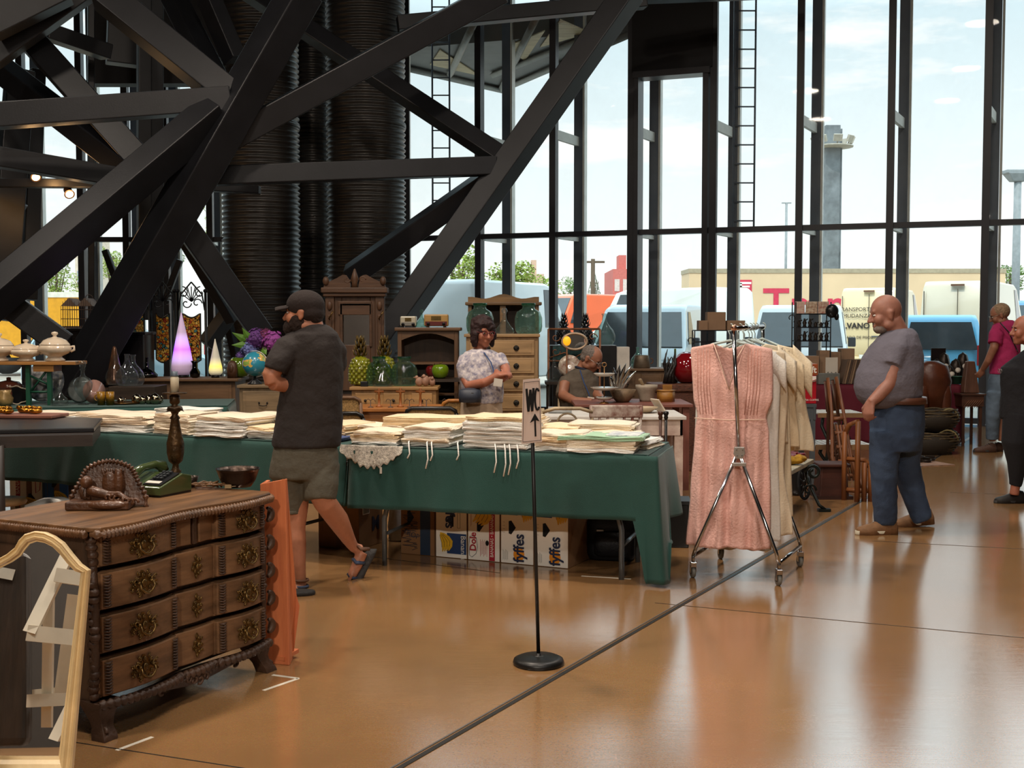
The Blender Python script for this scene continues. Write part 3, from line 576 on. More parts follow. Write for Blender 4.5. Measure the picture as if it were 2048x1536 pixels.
# scrolls that stand out of the far corner, seen against the orange trough
g = G()
for k in range(5): z = .2 + k * .125; g.tube(arc((CW + .012, .0, z), .028, -PI / 2, PI / 2, 8, V((1, 0, 0)), V((0, 0, 1))), [.008, .012, .016, .018, .018, .016, .013, .01, .006], 8)
g.obj('corner_scroll', Woak2, CT)
rows = [(.640, .768), (.478, .628), (.315, .466), (.150, .303)]
def slab(x0, x1, z0, z1, th=.03, off=0, mt=Woak, n=14):
    g = G(); rings = []
    for i in range(n + 1):
        x = x0 + (x1 - x0) * i / n; y = fy(min(max(x, x0 + .002), x1 - .002)) + off; rings.append([V((x, y, z0)), V((x, y, z1)), V((x, y + th + .02, z1)), V((x, y + th + .02, z0))])
    g.loft(rings, False); return g
def handle(par, x, z, big=True):
    y = fy(x) - .004; g = G(); k = 1.18 if big else .75; pl = []
    for i in range(48):
        a = 2 * PI * i / 48; r = (.036 + .009 * cos(4 * a) + .006 * cos(7 * a + 1) + .003 * cos(11 * a)) * k; pl.append((cos(a) * r * (1.25 if big else .85), sin(a) * r * (.85 if big else 1.35)))
    g.prism(pl, (x, y, z), (1, 0, 0), (0, 0, 1), .004); rn = random.Random(int(z * 999 + x * 77))
    for i in range(16 if big else 10):
        a = 2 * PI * i / 16 if big else 2 * PI * i / 10; rr = (.03 + .012 * (i % 2)) * k; cx, cz = x + cos(a) * rr * (1.3 if big else .8), z + sin(a) * rr * (.85 if big else 1.3)
        g.tube(arc((cx, y - .006, cz), .009 * k, a, a + 4.6, 7, r2=.004), [.0035, .0035, .003, .003, .0025, .0025, .002, .002], 5)
        g.ell((cx, y - .006, cz), (.0045, .004, .0045), 6, 4)
    g.ell((x, y - .008, z), (.012 * k, .006, .014 * k), 10, 6)
    if big:
        for s in (-1, 1): g.ell((x + s * .034, y - .012, z + .006), (.007, .01, .007), 8, 6); g.tube(arc((x + s * .046, y - .009, z + .01), .012, 0, 5, 8, r2=.004), .0035, 5)
        g.tube([(x - .034, y - .02, z + .004), (x - .036, y - .027, z - .014), (x - .018, y - .03, z - .030), (x, y - .03, z - .036), (x + .018, y - .03, z - .030), (x + .036, y - .027, z - .014), (x + .034, y - .02, z + .004)], [.0035, .0045, .005, .006, .005, .0045, .0035], 8)
    return g.obj('brass_pull' if big else 'keyhole_plate', Mbrass, par)
def ribs(g, xc, z0, z1):
    n = int((z1 - z0) / .011)
    for i in range(n):
        z = z0 + (z1 - z0) * (i + .5) / n; g.tube([(xc - .017, fy(xc - .017) - .008, z + .002), (xc, fy(xc) - .013, z - .002), (xc + .017, fy(xc + .017) - .008, z + .003)], [.002, .0055, .002], 5)
for ri, (z0, z1) in enumerate(rows):
    g = slab(.02, CW - .02, z0 + .004, z1 - .004, off=.012, mt=Woak); dr = g.obj('drawer', Woak, CT)
    for (x0, x1) in ((.028, .432), (.438, .662), (.672, CW - .03)):
        if ri == 0 and x0 == .438:
            for a, b in ((.438, .525), (.575, .662)): slab(a, b, z0 + .008, z1 - .008, off=-.002).obj('drawer_block', Woak, dr, bev=.004)
            gg = G(); gg.box((.55, .014, (z0 + z1) / 2), (.022, .03, z1 - z0 - .01)); gg.obj('divider', Woak2, dr, bev=.003)
        else: slab(x0, x1, z0 + .008, z1 - .008, off=-.004).obj('drawer_block', Woak, dr, bev=.004)
    for xc in (.048, .408, .695, CW - .052): g = G(); ribs(g, xc, z0 + .014, z1 - .014); g.obj('carved_ribbing', Woak2, dr)
    handle(dr, .215, (z0 + z1) / 2); handle(dr, .835, (z0 + z1) / 2)
    if ri: handle(dr, .55, (z0 + z1) / 2, False)
# plinth rail with ribs, apron carving and scroll feet
g = G(); pts = [V((CW * i / 140, fy(CW * i / 140) - .014, .132 - .012 * sin(PI * i / 140))) for i in range(141)]; g.tube(pts, [.017 + .004 * (1 if (i // 2) % 2 else -1) for i in range(141)], 8); g.obj('base_moulding', Woak2, CT)
g = G(); g.loft([[V((x, fy(x) + .0, .13)), V((x, fy(x) + .03, .13)), V((x, fy(x) + .03, .13 - dz)), V((x, fy(x), .13 - dz))] for x, dz in ((.12, .01), (.2, .02), (.3, .028), (.4, .045), (.5, .062), (.6, .062), (.7, .045), (.8, .028), (.88, .02), (.92, .01))])
for k in range(9): g.tube(arc((.42 + k * .032, -.02, .085 + .012 * abs(k - 4) * .8), .018, k, k + 5, 9, r2=.006), .006, 6)
for s, x in ((1, .33), (-1, .77)): g.tube(arc((x, -.015, .095), .03, 0 if s > 0 else PI, (0 if s > 0 else PI) + 5 * s, 10, r2=.01), .008, 6)
g.obj('carved_apron', Woak2, CT)
def foot(x, y, sx, sy, nm='foot'):
    g = G(); g.loft([[V((x - .05 + o[0] * sx, y - .035 + o[1] * sy, z)), V((x + .05 + o[0] * sx, y - .035 + o[1] * sy, z)), V((x + .05 + o[0] * sx * 1, y + .05 + o[1] * sy, z)), V((x - .05 + o[0] * sx, y + .05 + o[1] * sy, z))] if False else [V((x + sx * dx + ux * w, y + sy * dx + uy * w, z)) for ux, uy in ((-1, -1), (1, -1), (1, 1), (-1, 1))] for z, dx, w, o in ((.14, 0, .055, (0, 0)), (.11, .004, .046, (0, 0)), (.075, .012, .034, (0, 0)), (.045, .026, .028, (0, 0)), (.02, .042, .033, (0, 0)), (.0, .048, .034, (0, 0)))], True)
    g.tube(arc((x + sx * .052, y + sy * .052, .028), .02, 0, 5, 10, V((sx, sy, 0)).normalized(), V((0, 0, 1)), r2=.008), .009, 6); return g.obj(nm, Woak2, CT, bev=.006)
foot(.05, .03, -.5, -1); foot(CW - .05, .03, 1, -.6); foot(.05, CD - .06, -.8, .3); foot(CW - .05, CD - .06, .8, .3)
def onC(px, py, z=CH_): return P(px, py, z + .001)
# carved wall bracket
BR = thing('carved_bracket', 'round-topped carved wooden bracket with a winged figure lying on the commode', 'wall bracket', onC(212, 1016), R(4)); Wbr = mat('walnut_carving', '5e3a22', .4, 0, .3, 10, .4, 60, coat=.2)
g = G(); ou = []
for i in range(41):
    a = PI * i / 40; r = .142 + .010 * cos(6 * a); ou.append((cos(a) * r, .02 + sin(a) ** .9 * .165 if i not in (0, 40) else 0))
ou = [(.15, 0)] + ou + [(-.15, 0)]
g.prism(ou, (0, .06, 0), (1, 0, 0), (0, .18, .985), .022); g.obj('back_board', Wbr, BR, bev=.004)
g = G(); rim = [V((x * .99, .035 + y * .18, y * .985)) for x, y in ou]; dn = []
for a, b in zip(rim[:-1], rim[1:]):
    for k in range(3): dn.append(a.lerp(b, k / 3))
g.tube(dn, [.009 + .0035 * (1 if (i // 2) % 2 else -1) for i in range(len(dn))], 7); g.obj('carved_rim', Wbr, BR)
g = G(); g.box((-.02, -.01, .017), (.25, .11, .034)); g.ell((.02, -.05, .02), (.09, .03, .02)); g.obj('ledge', Wbr, BR, bev=.01)
g = G(); g.cap((-.055, .0, .07), (.01, -.015, .055), .022, .018); g.cap((.01, -.015, .055), (.06, -.03, .06), .016, .012); g.cap((.06, -.03, .06), (.10, -.035, .035), .012, .009); g.ell((-.075, .0, .105), (.024, .024, .026)); g.ell((.01, .02, .095), (.03, .012, .05)); g.ell((.045, .02, .10), (.02, .012, .055))
for k in range(7): g.tube(arc((.02 + k * .018, -.05, .05 - .003 * k), .014, k, k + 4.5, 8, r2=.005), .006, 6)
for k in range(4): g.tube([(-.08, .0, .1), (-.10 + .005 * k, .0, .07 - .01 * k), (-.09 + .01 * k, .0, .04)], .009, 6)
for k in range(5): g.cap((.0 + .012 * k, .03, .09), (-.02 + .018 * k, .035, .15), .008, .006)
g.obj('carved_figure', Wbr, BR)
# push-button telephone
TE = thing('telephone', 'olive green push-button desk telephone on the commode', 'telephone', onC(316, 986), R(-24)); Mol = mat('olive_plastic', '3f4b2a', .2, 0, .06, 4, coat=.5); Mbk = mat('black_plastic', '17181a', .3)
g = G(); g.prism([(-.10, 0), (.10, 0), (.10, .035), (.03, .075), (-.05, .085), (-.10, .06)], (-.115 + .02, .0, .006), (0, 1, 0), (0, 0, 1), .0001)
g = G(); g.loft([[V((x, -.11, .006)), V((x, .10, .006)), V((x, .10, .075)), V((x, .04, .088)), V((x, -.11, .042))] for x in (-.10, -.095, .10, .105)], False); g.obj('base', Mol, TE, bev=.008)
g = G(); g.box((0, 0, .003), (.20, .2, .008)); g.obj('foot_plate', Mbk, TE)
g = G(); g.loft([[V((x, -.095, .052)), V((x, .03, .091)), V((x, .03, .087)), V((x, -.095, .046))] for x in (.0, .095)], False); kp = g.obj('keypad_panel', Mbk, TE)
for i in range(4):
    for j in range(3): g = G(); g.box((.022 + j * .019, .015 - i * .02, .093 - i * .0064), (.013, .013, .008), rx=.3); g.obj('push_button', mat('dark_key', '2d2f30', .4), kp)
g = G(); g.box((.045, -.078, .0605), (.075, .022, .002), rx=.3); g.obj('number_card', mat('card_white', 'cfc8bc', .6), kp)
g = G(); g.tube([(-.06, -.105, .062), (-.06, -.1, .085), (-.06, -.03, .112), (-.06, .05, .118), (-.06, .10, .105), (-.06, .11, .085)], [.024, .026, .017, .017, .026, .024], 12); g.obj('handset', Mol, TE)
# brass candlestick lamp
CS = thing('candlestick_lamp', 'tall carved brass candlestick with a white candle tube on the commode', 'candlestick', onC(352, 976), 0); Mcs = mat('brown_brass', '5a4226', .4, .6, .4, 25, .5, 60)
sc = 5.1 / 2400; H0 = (968 - 740) * sc
pr = [(0, 0), (.062, 0), (.064, .012), (.05, .03), (.03, .045), (.018, .06), (.024, .072), (.016, .082), (.012, .10), (.028, .115), (.034, .15), (.036, .19), (.026, .24), (.016, .29), (.021, .298), (.012, .31), (.018, .325), (.034, .332), (.030, .345), (.012, .352), (.021, .362), (.022, .392), (.012, .397), (.05, .4), (.052, .404), (.012, .408)]
g = G(); g.lathe((0, 0, 0), pr, 20, jit=lambda a, h: 1 + .05 * sin(a * 6 + h * 40) * (1 if .1 < h < .3 else 0)); g.obj('stem', Mcs, CS)
g = G()
for k in range(8): a = k * PI / 4; g.prism([(-.011, 0), (.011, 0), (.013, .014), (0, .026), (-.013, .014)], (cos(a) * .016, sin(a) * .016, .338), (-sin(a), cos(a), 0), (cos(a) * .9, sin(a) * .9, -.45), .002)
g.obj('leaf_collar', Mcs, CS)
g = G(); g.lathe((0, 0, .405), [(.0175, 0), (.0175, .062), (.013, .07)], 16, jit=lambda a, h: 1 + .04 * sin(3 * a)); g.obj('candle_tube', mat('ivory', 'd9cfb4', .5, 0, .1, 20), CS)
g = G(); g.lathe((0, 0, .472), [(.012, 0), (.018, .003), (.018, .006), (.013, .01), (.014, .022), (.0, .023)], 16); g.obj('lamp_socket', mat('socket_grey', '56606a', .4, .3), CS); CS.scale = (1.07,) * 3
# tangled cord, plug, pliers-like jug, bowl, copper disc
CO = thing('electric_cord', 'tangled brown electric cord with a plug beside the telephone', 'cord', onC(415, 977)); rn = random.Random(3); g = G(); pts = []
for i in range(70): a = i * .75; rr = .02 + .04 * rn.random(); pts.append((-.05 + i * .0019 + cos(a) * rr, sin(a) * rr * .8, .006 + .012 * rn.random() + .012 * abs(sin(i * .3))))
g.tube(pts, .0035, 6); g.obj('wire', mat('brown_flex', '6b4a2c', .5), CO); g = G(); g.box((.10, -.02, .012), (.03, .022, .016)); g.tube([(.11, -.015, .012), (.135, -.015, .014)], .002, 5); g.tube([(.11, -.025, .012), (.135, -.025, .014)], .002, 5); g.obj('plug', mat('plug_tan', '9c8460', .4), CO, bev=.003)
JG = thing('metal_jug', 'small dark metal jug with a cut rim behind the cord', 'jug', onC(382, 974)); g = G(); g.lathe((0, 0, 0), [(.0, 0), (.022, 0), (.026, .02), (.034, .05), (.031, .05), (.022, .02), (0, .01)], 14, jit=lambda a, h: 1 + (.12 * cos(3 * a) if h > .04 else 0)); g.obj('bowl', mat('dark_metal', '43362c', .35, .7, .3, 20), JG)
BW = thing('metal_bowl', 'dark hammered metal bowl at the corner of the commode', 'bowl', onC(476, 974)); g = G(); g.lathe((0, 0, 0), [(0, .003), (.06, .003), (.078, .03), (.098, .085), (.101, .086), (.098, .083), (.076, .034), (.058, .008), (0, .008)], 36); g.obj('shell', mat('tarnished_metal', '50423a', .3, .85, .3, 8, .15, 60), BW)
DC = thing('copper_disc', 'small round copper lid leaning against the metal bowl', 'lid', onC(492, 975)); g = G(); g.lathe((0, 0, .032), [(0, 0), (.031, 0), (.033, .004), (.028, .008), (0, .009)], 28, ax=(.3, -1, .35)); g.obj('disc', mat('orange_copper', 'a4512a', .4, .3, .15, 12), DC)
# orange trough standing on end against the commode
TR = thing('wooden_trough', 'long orange-painted wooden trough standing on end against the commode', 'trough', (0, 0, 0)); Mor = mat('worn_orange_paint', 'cf7a4c', .55, 0, .22, 3, .3, wood='z', col2='ac5c38')
Yt = 5.35
def T(px, py, dy=0): return Q(px, py, Yt + dy)
bot = [P(528, 1326), P(578, 1331), P(590, 1300), P(542, 1290)]; Yt = bot[1].y
tl, tr_, = Q(514, 955, bot[0].y), Q(571, 958, bot[1].y); d1, d2 = bot[3] - bot[0], bot[2] - bot[1]
outer = [Q(526, 968, bot[0].y), Q(571, 958, bot[1].y + .02), Q(598, 1215, bot[2].y + .12), bot[2] , bot[1], bot[0]]
g = G(); Fw = [bot[0], bot[1], Q(571, 958, bot[1].y), Q(520, 968, bot[0].y)]; n_ = (Fw[1] - Fw[0]).cross(Fw[3] - Fw[0]).normalized(); n_ = n_ if n_.y > 0 else -n_
def slabp(g, pts, th, nn=None): 
    a = [V(p) for p in pts]; nn = nn or n_; k = len(a); g.add(a + [p + nn * th for p in a], [tuple(range(k)), tuple(range(2 * k - 1, k - 1, -1))] + [(i, i + k, (i + 1) % k + k, (i + 1) % k) for i in range(k)])
slabp(g, Fw, .018); g.obj('front_board', Mor, TR, world=True, bev=.003)
sd_ = [bot[1] + V((.002, 0, 0)), P(586, 1318), Q(600, 1212, bot[1].y + .10), Q(592, 1190, bot[1].y + .1), Q(575, 962, bot[1].y + .03), Q(571, 958, bot[1].y)]
g = G(); sn = V((1, -.3, 0)).normalized(); slabp(g, sd_, -.018, sn); g.obj('side_board', Mor, TR, world=True, bev=.003)
g = G(); o_ = V((-.0, .14, 0)); slabp(g, [bot[0], Fw[3], Fw[3] + o_ + V((.0, 0, -.0)), bot[0] + o_], .018, V((1, .2, 0)).normalized()); g.obj('side_board', Mor, TR, world=True, bev=.003)
g = G(); slabp(g, [Fw[0] + V((.02, .0, .02)), Fw[1] + V((-.02, 0, .02)), Fw[1] + V((.02, .14, .02)), Fw[0] + V((.03, .14, .02))], .018, V((0, 0, 1))); g.obj('end_board', Mor, TR, world=True)
# ---------------------------------------------------------------- mirror leaning against the commode
Mcream = mat('cream_gilt_wood', 'd9be8c', .38, 0, .12, 8, .1, 40, coat=.25)
MY = 3.70
def mq(px, py):  # the mirror plane: leans back
    z = 0; p = None; Y = MY
    for _ in range(6): p = Q(px, py, Y); Y = MY + (p.z) * .16 + (p.x + 1.4) * .06
    return p
MO = mq(60, 1530); MIR = thing('arched_mirror', 'cream arched mirror with moulded frame leaning on the commode', 'mirror', (MO.x, MO.y, 0))
out_px = [(143, 1568), (180, 1140), (163, 1128), (146, 1108), (128, 1085), (110, 1072), (92, 1064), (72, 1062), (52, 1068), (40, 1080), (32, 1095), (16, 1108), (-2, 1118), (-22, 1128), (-46, 1135), (-70, 1142), (-88, 1568)]
in_px = [(118, 1512), (162, 1146), (150, 1142), (136, 1128), (120, 1108), (106, 1094), (90, 1086), (74, 1083), (60, 1088), (50, 1100), (42, 1112), (25, 1124), (5, 1134), (-16, 1144), (-36, 1150), (-50, 1154), (-66, 1512)]
def offp(k): return [mq(a[0] * (1 - k) + b[0] * k, a[1] * (1 - k) + b[1] * k) for a, b in zip(out_px, in_px)]
mn = (mq(180, 1140) - mq(143, 1520)).cross(mq(0, 1400) - mq(143, 1400)).normalized(); mn = mn if mn.y < 0 else -mn
ringsL = [(0, -.012), (0, .012), (.12, .02), (.28, .012), (.4, .014), (.55, .024), (.75, .018), (.88, .006), (1, .004), (1, -.012)]
rr = [[p + mn * h for p in offp(k)] for k, h in ringsL]; nP = len(out_px); g = G(); vs = [p for r in rr for p in r]; fs = []
for i in range(len(rr)):
    j = (i + 1) % len(rr)
    for k in range(nP): fs.append((i * nP + k, i * nP + (k + 1) % nP, j * nP + (k + 1) % nP, j * nP + k))
g.add(vs, fs, False); g.obj('frame', Mcream, MIR, world=True)
g = G(); gp = offp(1.0); g.add(gp + [p - mn * .008 for p in gp], [tuple(range(nP)), tuple(range(2 * nP - 1, nP - 1, -1))]); mm = mat('mirror_silver', 'f4f4f2', .01, 1, 0, 1); g.obj('mirror_glass', mm, MIR, world=True)
mcen = offp(1.0)[4]
def mirp(p): return p - mn * (2 * (p - mcen).dot(mn))
# things that stand before the mirror and show only in it: post, step ladder
Wpost = mat('blackened_timber', '3a2c20', .7, 0, .35, 5, .6, wood='z')
def vq(px, py, Y): return mirp(Q(px, py, Y))
PS = thing('timber_post', 'blackened old timber post with a paper tag, seen in the mirror', 'post', (0, 0, 0)); g = G(); p0, p1 = vq(18, 1105, 4.5), vq(18, 1492, 4.3); rings = []
PS.location = (p1.x, p1.y, 0); dx_ = V((.062, 0, 0)); dy_ = V((0, .05, 0))
for k, w in ((0, .8), (.03, 1), (.5, 1.02), (.96, 1), (1, .85)): c = p0.lerp(p1, k); rings.append([c + dx_ * w * 1.15 * sx + dy_ * w * sy for sx, sy in ((-1, -1), (1, -1), (1, 1), (-1, 1))])
g.loft(rings, False); g.obj('timber', Wpost, PS, world=True, bev=.012)
tg = p0.lerp(p1, .12); g = G(); g.box(tg + V((0, .06, 0)), (.07, .003, .04), rx=0, ry=.2); g.obj('price_tag', mat('paper_tag', 'd8d4c8', .7), PS, world=True)
LD = thing('folding_chair', 'white wooden folding chair standing before the mirror and seen in it', 'chair', (0, 0, 0)); Mwht = mat('white_painted_wood', 'dcd3c0', .5, 0, .08, 5); lp = vq(110, 1490, 4.4); LD.location = (lp.x, lp.y, 0)
def bar(g, a, b, w, th):
    A = vq(*a); B = vq(*b); d = (B - A).normalized(); s = d.cross(V((0, 1, 0))).normalized() * w / 2; n2 = V((0, th / 2, 0)); g.add([A - s - n2, A + s - n2, A + s + n2, A - s + n2, B - s - n2, B + s - n2, B + s + n2, B - s + n2], [(3, 2, 1, 0), (4, 5, 6, 7), (0, 1, 5, 4), (1, 2, 6, 5), (2, 3, 7, 6), (3, 0, 4, 7)])
for nm, a, b, w in (('leg', (138, 1105, 4.4), (60, 1265, 4.2), .045), ('leg', (98, 1188, 4.3), (94, 1455, 4.3), .035), ('leg', (150, 1190, 4.45), (122, 1400, 4.45), .05), ('leg', (150, 1395, 4.3), (108, 1480, 4.2), .035), ('back_rail', (112, 1150, 4.3), (165, 1158, 4.3), .05), ('seat', (56, 1266, 4.2), (155, 1276, 4.25), .055), ('stretcher', (55, 1402, 4.25), (140, 1398, 4.3), .045), ('stretcher', (60, 1388, 4.5), (150, 1380, 4.5), .03)):
    g = G(); bar(g, a, b, w, .03); g.obj(nm, Mwht, LD, world=True)
# ================================================================ linen tables
Mgreen = mat('green_tablecloth', '1d4841', .85, 0, .12, 3, .25, 260, sheen=.2)
def cloth(t, p0, p1, depth, ztop, drop, name='tablecloth', parent_world=True, seed=0, endR=None, mt=None, nf=9, endL=None, backdrop_drop=None):
    """tablecloth from front-near corner p0 to p1 (left to right), depth backwards"""
    p0, p1 = V(p0), V(p1); u = (p1 - p0); Ln = u.length; u /= Ln; v = V((-u.y, u.x, 0)); per = []
    def fold(s, k): return .012 * sin(s * nf + seed) * k + .008 * sin(s * nf * 2.3 + seed * 2) * k + .005 * sin(s * 31 + seed) * k * k
    def hang(a, b, nrm, drp, flare):
        L_ = (b - a).length; nn = max(8, int(L_ / .035))
        def f(i, j):
            p = a.lerp(b, i); k = j; off = fold(i * L_, k) + flare * k
            z = ztop - drp * k; q = p + nrm * (off + .006 + (.012 * (1 - (1 - min(1, k * 12)) ** 2) - .012)); return (q.x, q.y, z if k > 0 else ztop + .002)
        return f, nn
    g = G(); f, nn = hang(p0, p1, -v, drop, .025); g.grid(f, nn, 14)
    b0, b1 = p0 + v * depth, p1 + v * depth
    g.grid(lambda i, j: tuple((p0 + u * (Ln * i) + v * (depth * j)) + V((0, 0, ztop + .003))), 12, 4, False)
    f, nn = hang(p1, b1, u, endR or drop, .05); g.grid(f, nn, 14)
    f, nn = hang(b0, p0, -u, endL or drop, .03); g.grid(f, nn, 14)
    return g.obj(name, mt or Mgreen, None, solid=.004), u, v
def tag_cloth(o, label, group=None): return tag(o, label, 'tablecloth', group)
TZ = .77
R0, R1 = V((-1.02, 7.535, 0)), V((.80, 7.01, 0))
uR = (R1 - R0).normalized(); vR = V((-uR.y, uR.x, 0))
L1 = V((-1.05, 7.60, 0)); L0 = V((-4.75, 9.36, 0)); uL = (L1 - L0).normalized(); vL = V((-uL.y, uL.x, 0))
co, _, _ = cloth(None, R0, R1, .80, TZ, .385, seed=1); tag_cloth(co, 'dark green cloth over the table by the clothes rail, reaching the floor at its corner')
# the corner drape that reaches the floor
g = G(); cn = R1 + V((.01, 0, 0))
def cornerf(i, j):
    a = cn - uR * .16; b = cn + vR * .62 + uR * .04; mid = cn + (uR - vR * .9) * .05
    p = (a.lerp(mid, i * 2.5) if i < .4 else mid.lerp(b, (i - .4) / .6)); k = j; fl = sin(i * 15) * .03 * k
    dz = TZ - (.75 if .12 < i < .55 else (.75 - 1.6 * abs(i - (.12 if i <= .12 else .55)) * (2.2 if i <= .12 else 1.1))) * k
    q = p + (uR - vR * .5) * (fl + .05 * k); return (q.x, q.y, max(.012, min(TZ + .001, dz if i < .5 else max(dz, .25)) if i < .62 else TZ - .42 * k))
g.grid(cornerf, 44, 24); tg_ = g.obj('corner_drape', Mgreen, co, solid=.004)
def trestle(label, p0, u, v, Ln, depth):
    t = thing('folding_table', label, 'table', tuple(p0), math.atan2(u.y, u.x)); g = G(); g.bx(.02, Ln - .02, .03, depth - .03, TZ - .035, TZ - .004); g.obj('tabletop', mat('grey_board', 'a8a8a4', .6), t, bev=.004); Mt = mat('grey_tube', '6d7478', .35, .5)
    for x in (.18, Ln - .18):
        for y in (.12, depth - .12):
            sx = 1 if x < 1 else -1; g = G(); g.tube([(x + .12 * sx, y, TZ - .03), (x + .05 * sx, y, .5), (x, y, .3), (x, y, .0)], .017, 10); g.obj('leg', Mt, t)
        g = G(); g.tube([(x, .12, .2), (x, depth - .12, .2)], .012, 8); g.obj('crossbar', Mt, t)
    return t
trestle('folding table with grey tube legs hidden under the green cloth nearer the clothes rail', R0, uR, vR, (R1 - R0).length, .8)
co2, _, _ = cloth(None, L0, L1, .80, TZ, .385, seed=4); tag_cloth(co2, 'dark green cloth over the linen table behind the commode')
trestle('folding table with grey tube legs hidden under the green cloth behind the commode', L0, uL, vL, (L1 - L0).length - .3, .8)
# folded linens --------------------------------------------------
def foldmesh(w, d, h, seed, layers=3):
    """one folded cloth: stacked layers joined by a rounded fold at one side, edges slightly uneven"""
    rn = random.Random(seed); g = G(); prof = []; th = h / layers
    for k in range(layers):
        z0 = k * th; z1 = z0 + th * .92; e = rn.uniform(-.012, .012); f_ = rn.uniform(-.02, .004)
        xs0, xs1 = -w / 2 + (rn.uniform(0, .012)), w / 2 - rn.uniform(0, .02) + e
        ring = []
        for j in range(9):
            y = -d / 2 + d * j / 8 + (f_ if j == 0 else 0); sag = .004 * sin(j * 1.7 + seed + k); up = .0035 * sin(j * 2.3 + k * 2 + seed)
            a = [V((xs0 - .3 * th + .004 * sin(j + k), y, (z0 + z1) / 2 + up))]
            n2 = 10
            bot_ = [V((xs0 + (xs1 - xs0) * i / n2, y + .006 * sin(i * 1.1 + seed + k), z0 + .0035 * sin(i * .9 + seed * 1.7) + (up if k else 0) * (1 - abs(2 * i / n2 - 1)))) for i in range(n2 + 1)]
            top = [V((xs1 - (xs1 - xs0) * i / n2, y + .006 * sin((n2 - i) * 1.1 + seed + k), z1 + .0035 * sin((n2 - i) * .9 + seed * 1.7) + up * (1 - abs(2 * i / n2 - 1)) + .004)) for i in range(n2 + 1)]
            b = [V((xs1 + .3 * th + .004 * cos(j + k), y, (z0 + z1) / 2))]
            ring.append(a + bot_ + b + top)
        g.loft(ring, True)
    return g
cols = {'c': ('cream_linen', 'f6e4ca'), 'w': ('white_linen', 'f3f1ea'), 'p': ('pink_linen', 'e8b3a2'), 'o': ('warm_ecru_linen', 'f4dcb4'), 'g': ('pale_green_linen', 'a9cfae'), 'b': ('blue_linen', '40507c'), 'e': ('ecru_linen', 'efe2cb')}
def lm(c): n, h = cols[c]; return mat(n, h, .9, 0, .05, 8, .5, 120, sheen=.15)
protos = {}
def folded(c, w, d, h, seed):
    k = (c, round(w, 2), round(d, 2), round(h, 3), seed % 3)
    if k not in protos: protos[k] = foldmesh(w, d, h, seed % 3 + 3 * len(protos), 3 if h > .02 else 2).obj('folded_linen', lm(c)).data; o = [x for x in bpy.data.objects if x.data == protos[k]][0]; return o
    o = bpy.data.objects.new('folded_linen', protos[k]); COL.objects.link(o); return o
def stack(p0, u, v, s, dback, desc, cloths, w, d, ang=0, seed=0, grp=None, z0=TZ + .009, names=None):
    """s = distance along the table front; cloths = string of colours bottom to top"""
    rn = random.Random(seed * 13 + 5); z = z0; base = p0 + u * s + v * dback; a0 = math.atan2(u.y, u.x)
    for i, (c, h) in enumerate(cloths):
        ww = w * rn.uniform(.9, 1.04); o = folded(c, round(ww, 1) + .02, d, h, seed + i)
        o.location = (base.x + rn.uniform(-.012, .012), base.y + rn.uniform(-.012, .012), z); o.rotation_euler = (0, 0, a0 + ang + rn.uniform(-.05, .05)); z += h + .0035
        nm = cols[c][0].replace('_linen', '').replace('_', ' ')
        tag(o, desc % nm, 'linen', (grp or desc.replace('%s ', '')) + ', ' + nm)
    return z
def cl(s, h=.022): return [(c, h) for c in s]
S = stack
# nearer the rail: front row
S(R0, uR, vR, .14, .20, 'folded %s linen in the lace-edged pile beside the bearded man', cl('wcoc', .018), .34, .32, .05, 1)
S(R0, uR, vR, .02, .55, 'folded %s linen at the back behind the lace-edged pile', cl('woc', .026), .36, .28, .1, 2)
S(R0, uR, vR, .50, .22, 'folded %s linen with loose ties in the pile between lace edge and tallest stack', cl('wcwwc', .021), .36, .34, 0, 3)
S(R0, uR, vR, .36, .58, 'folded %s linen in the broad humped pile in front of the black cane chair', cl('wwoo', .034), .56, .30, .04, 4)
S(R0, uR, vR, .96, .22, 'folded %s linen in the tallest stack behind the toilet sign', cl('wwwwwwo', .024), .42, .36, -.03, 5)
S(R0, uR, vR, .92, .60, 'folded %s linen behind the tallest stack', cl('wwoc', .034), .40, .3, 0, 6)
S(R0, uR, vR, 1.22, .50, 'folded %s linen in the soft pile just past the toilet sign', cl('ewoo', .026), .34, .34, .1, 7)
S(R0, uR, vR, 1.34, .18, 'folded %s linen in the low pile past the sign pole', cl('weoe', .023), .30, .30, .02, 8)
S(R0, uR, vR, 1.60, .16, 'folded %s linen in the scalloped pile at the corner of the table', cl('weeg', .020), .44, .28, 0, 9)
S(R0, uR, vR, 1.50, .58, 'folded %s linen in the back pile beside the table corner', cl('eeoe', .030), .46, .30, .06, 10)
S(R0, uR, vR, 1.76, .42, 'folded %s linen lying by the end edge of the table', cl('ew', .022), .24, .32, -.1, 11)
S(R0, uR, vR, 1.62, .38, 'folded %s linen in the crumpled pile above the pale green cloth', cl('eee', .028), .34, .22, .15, 12)
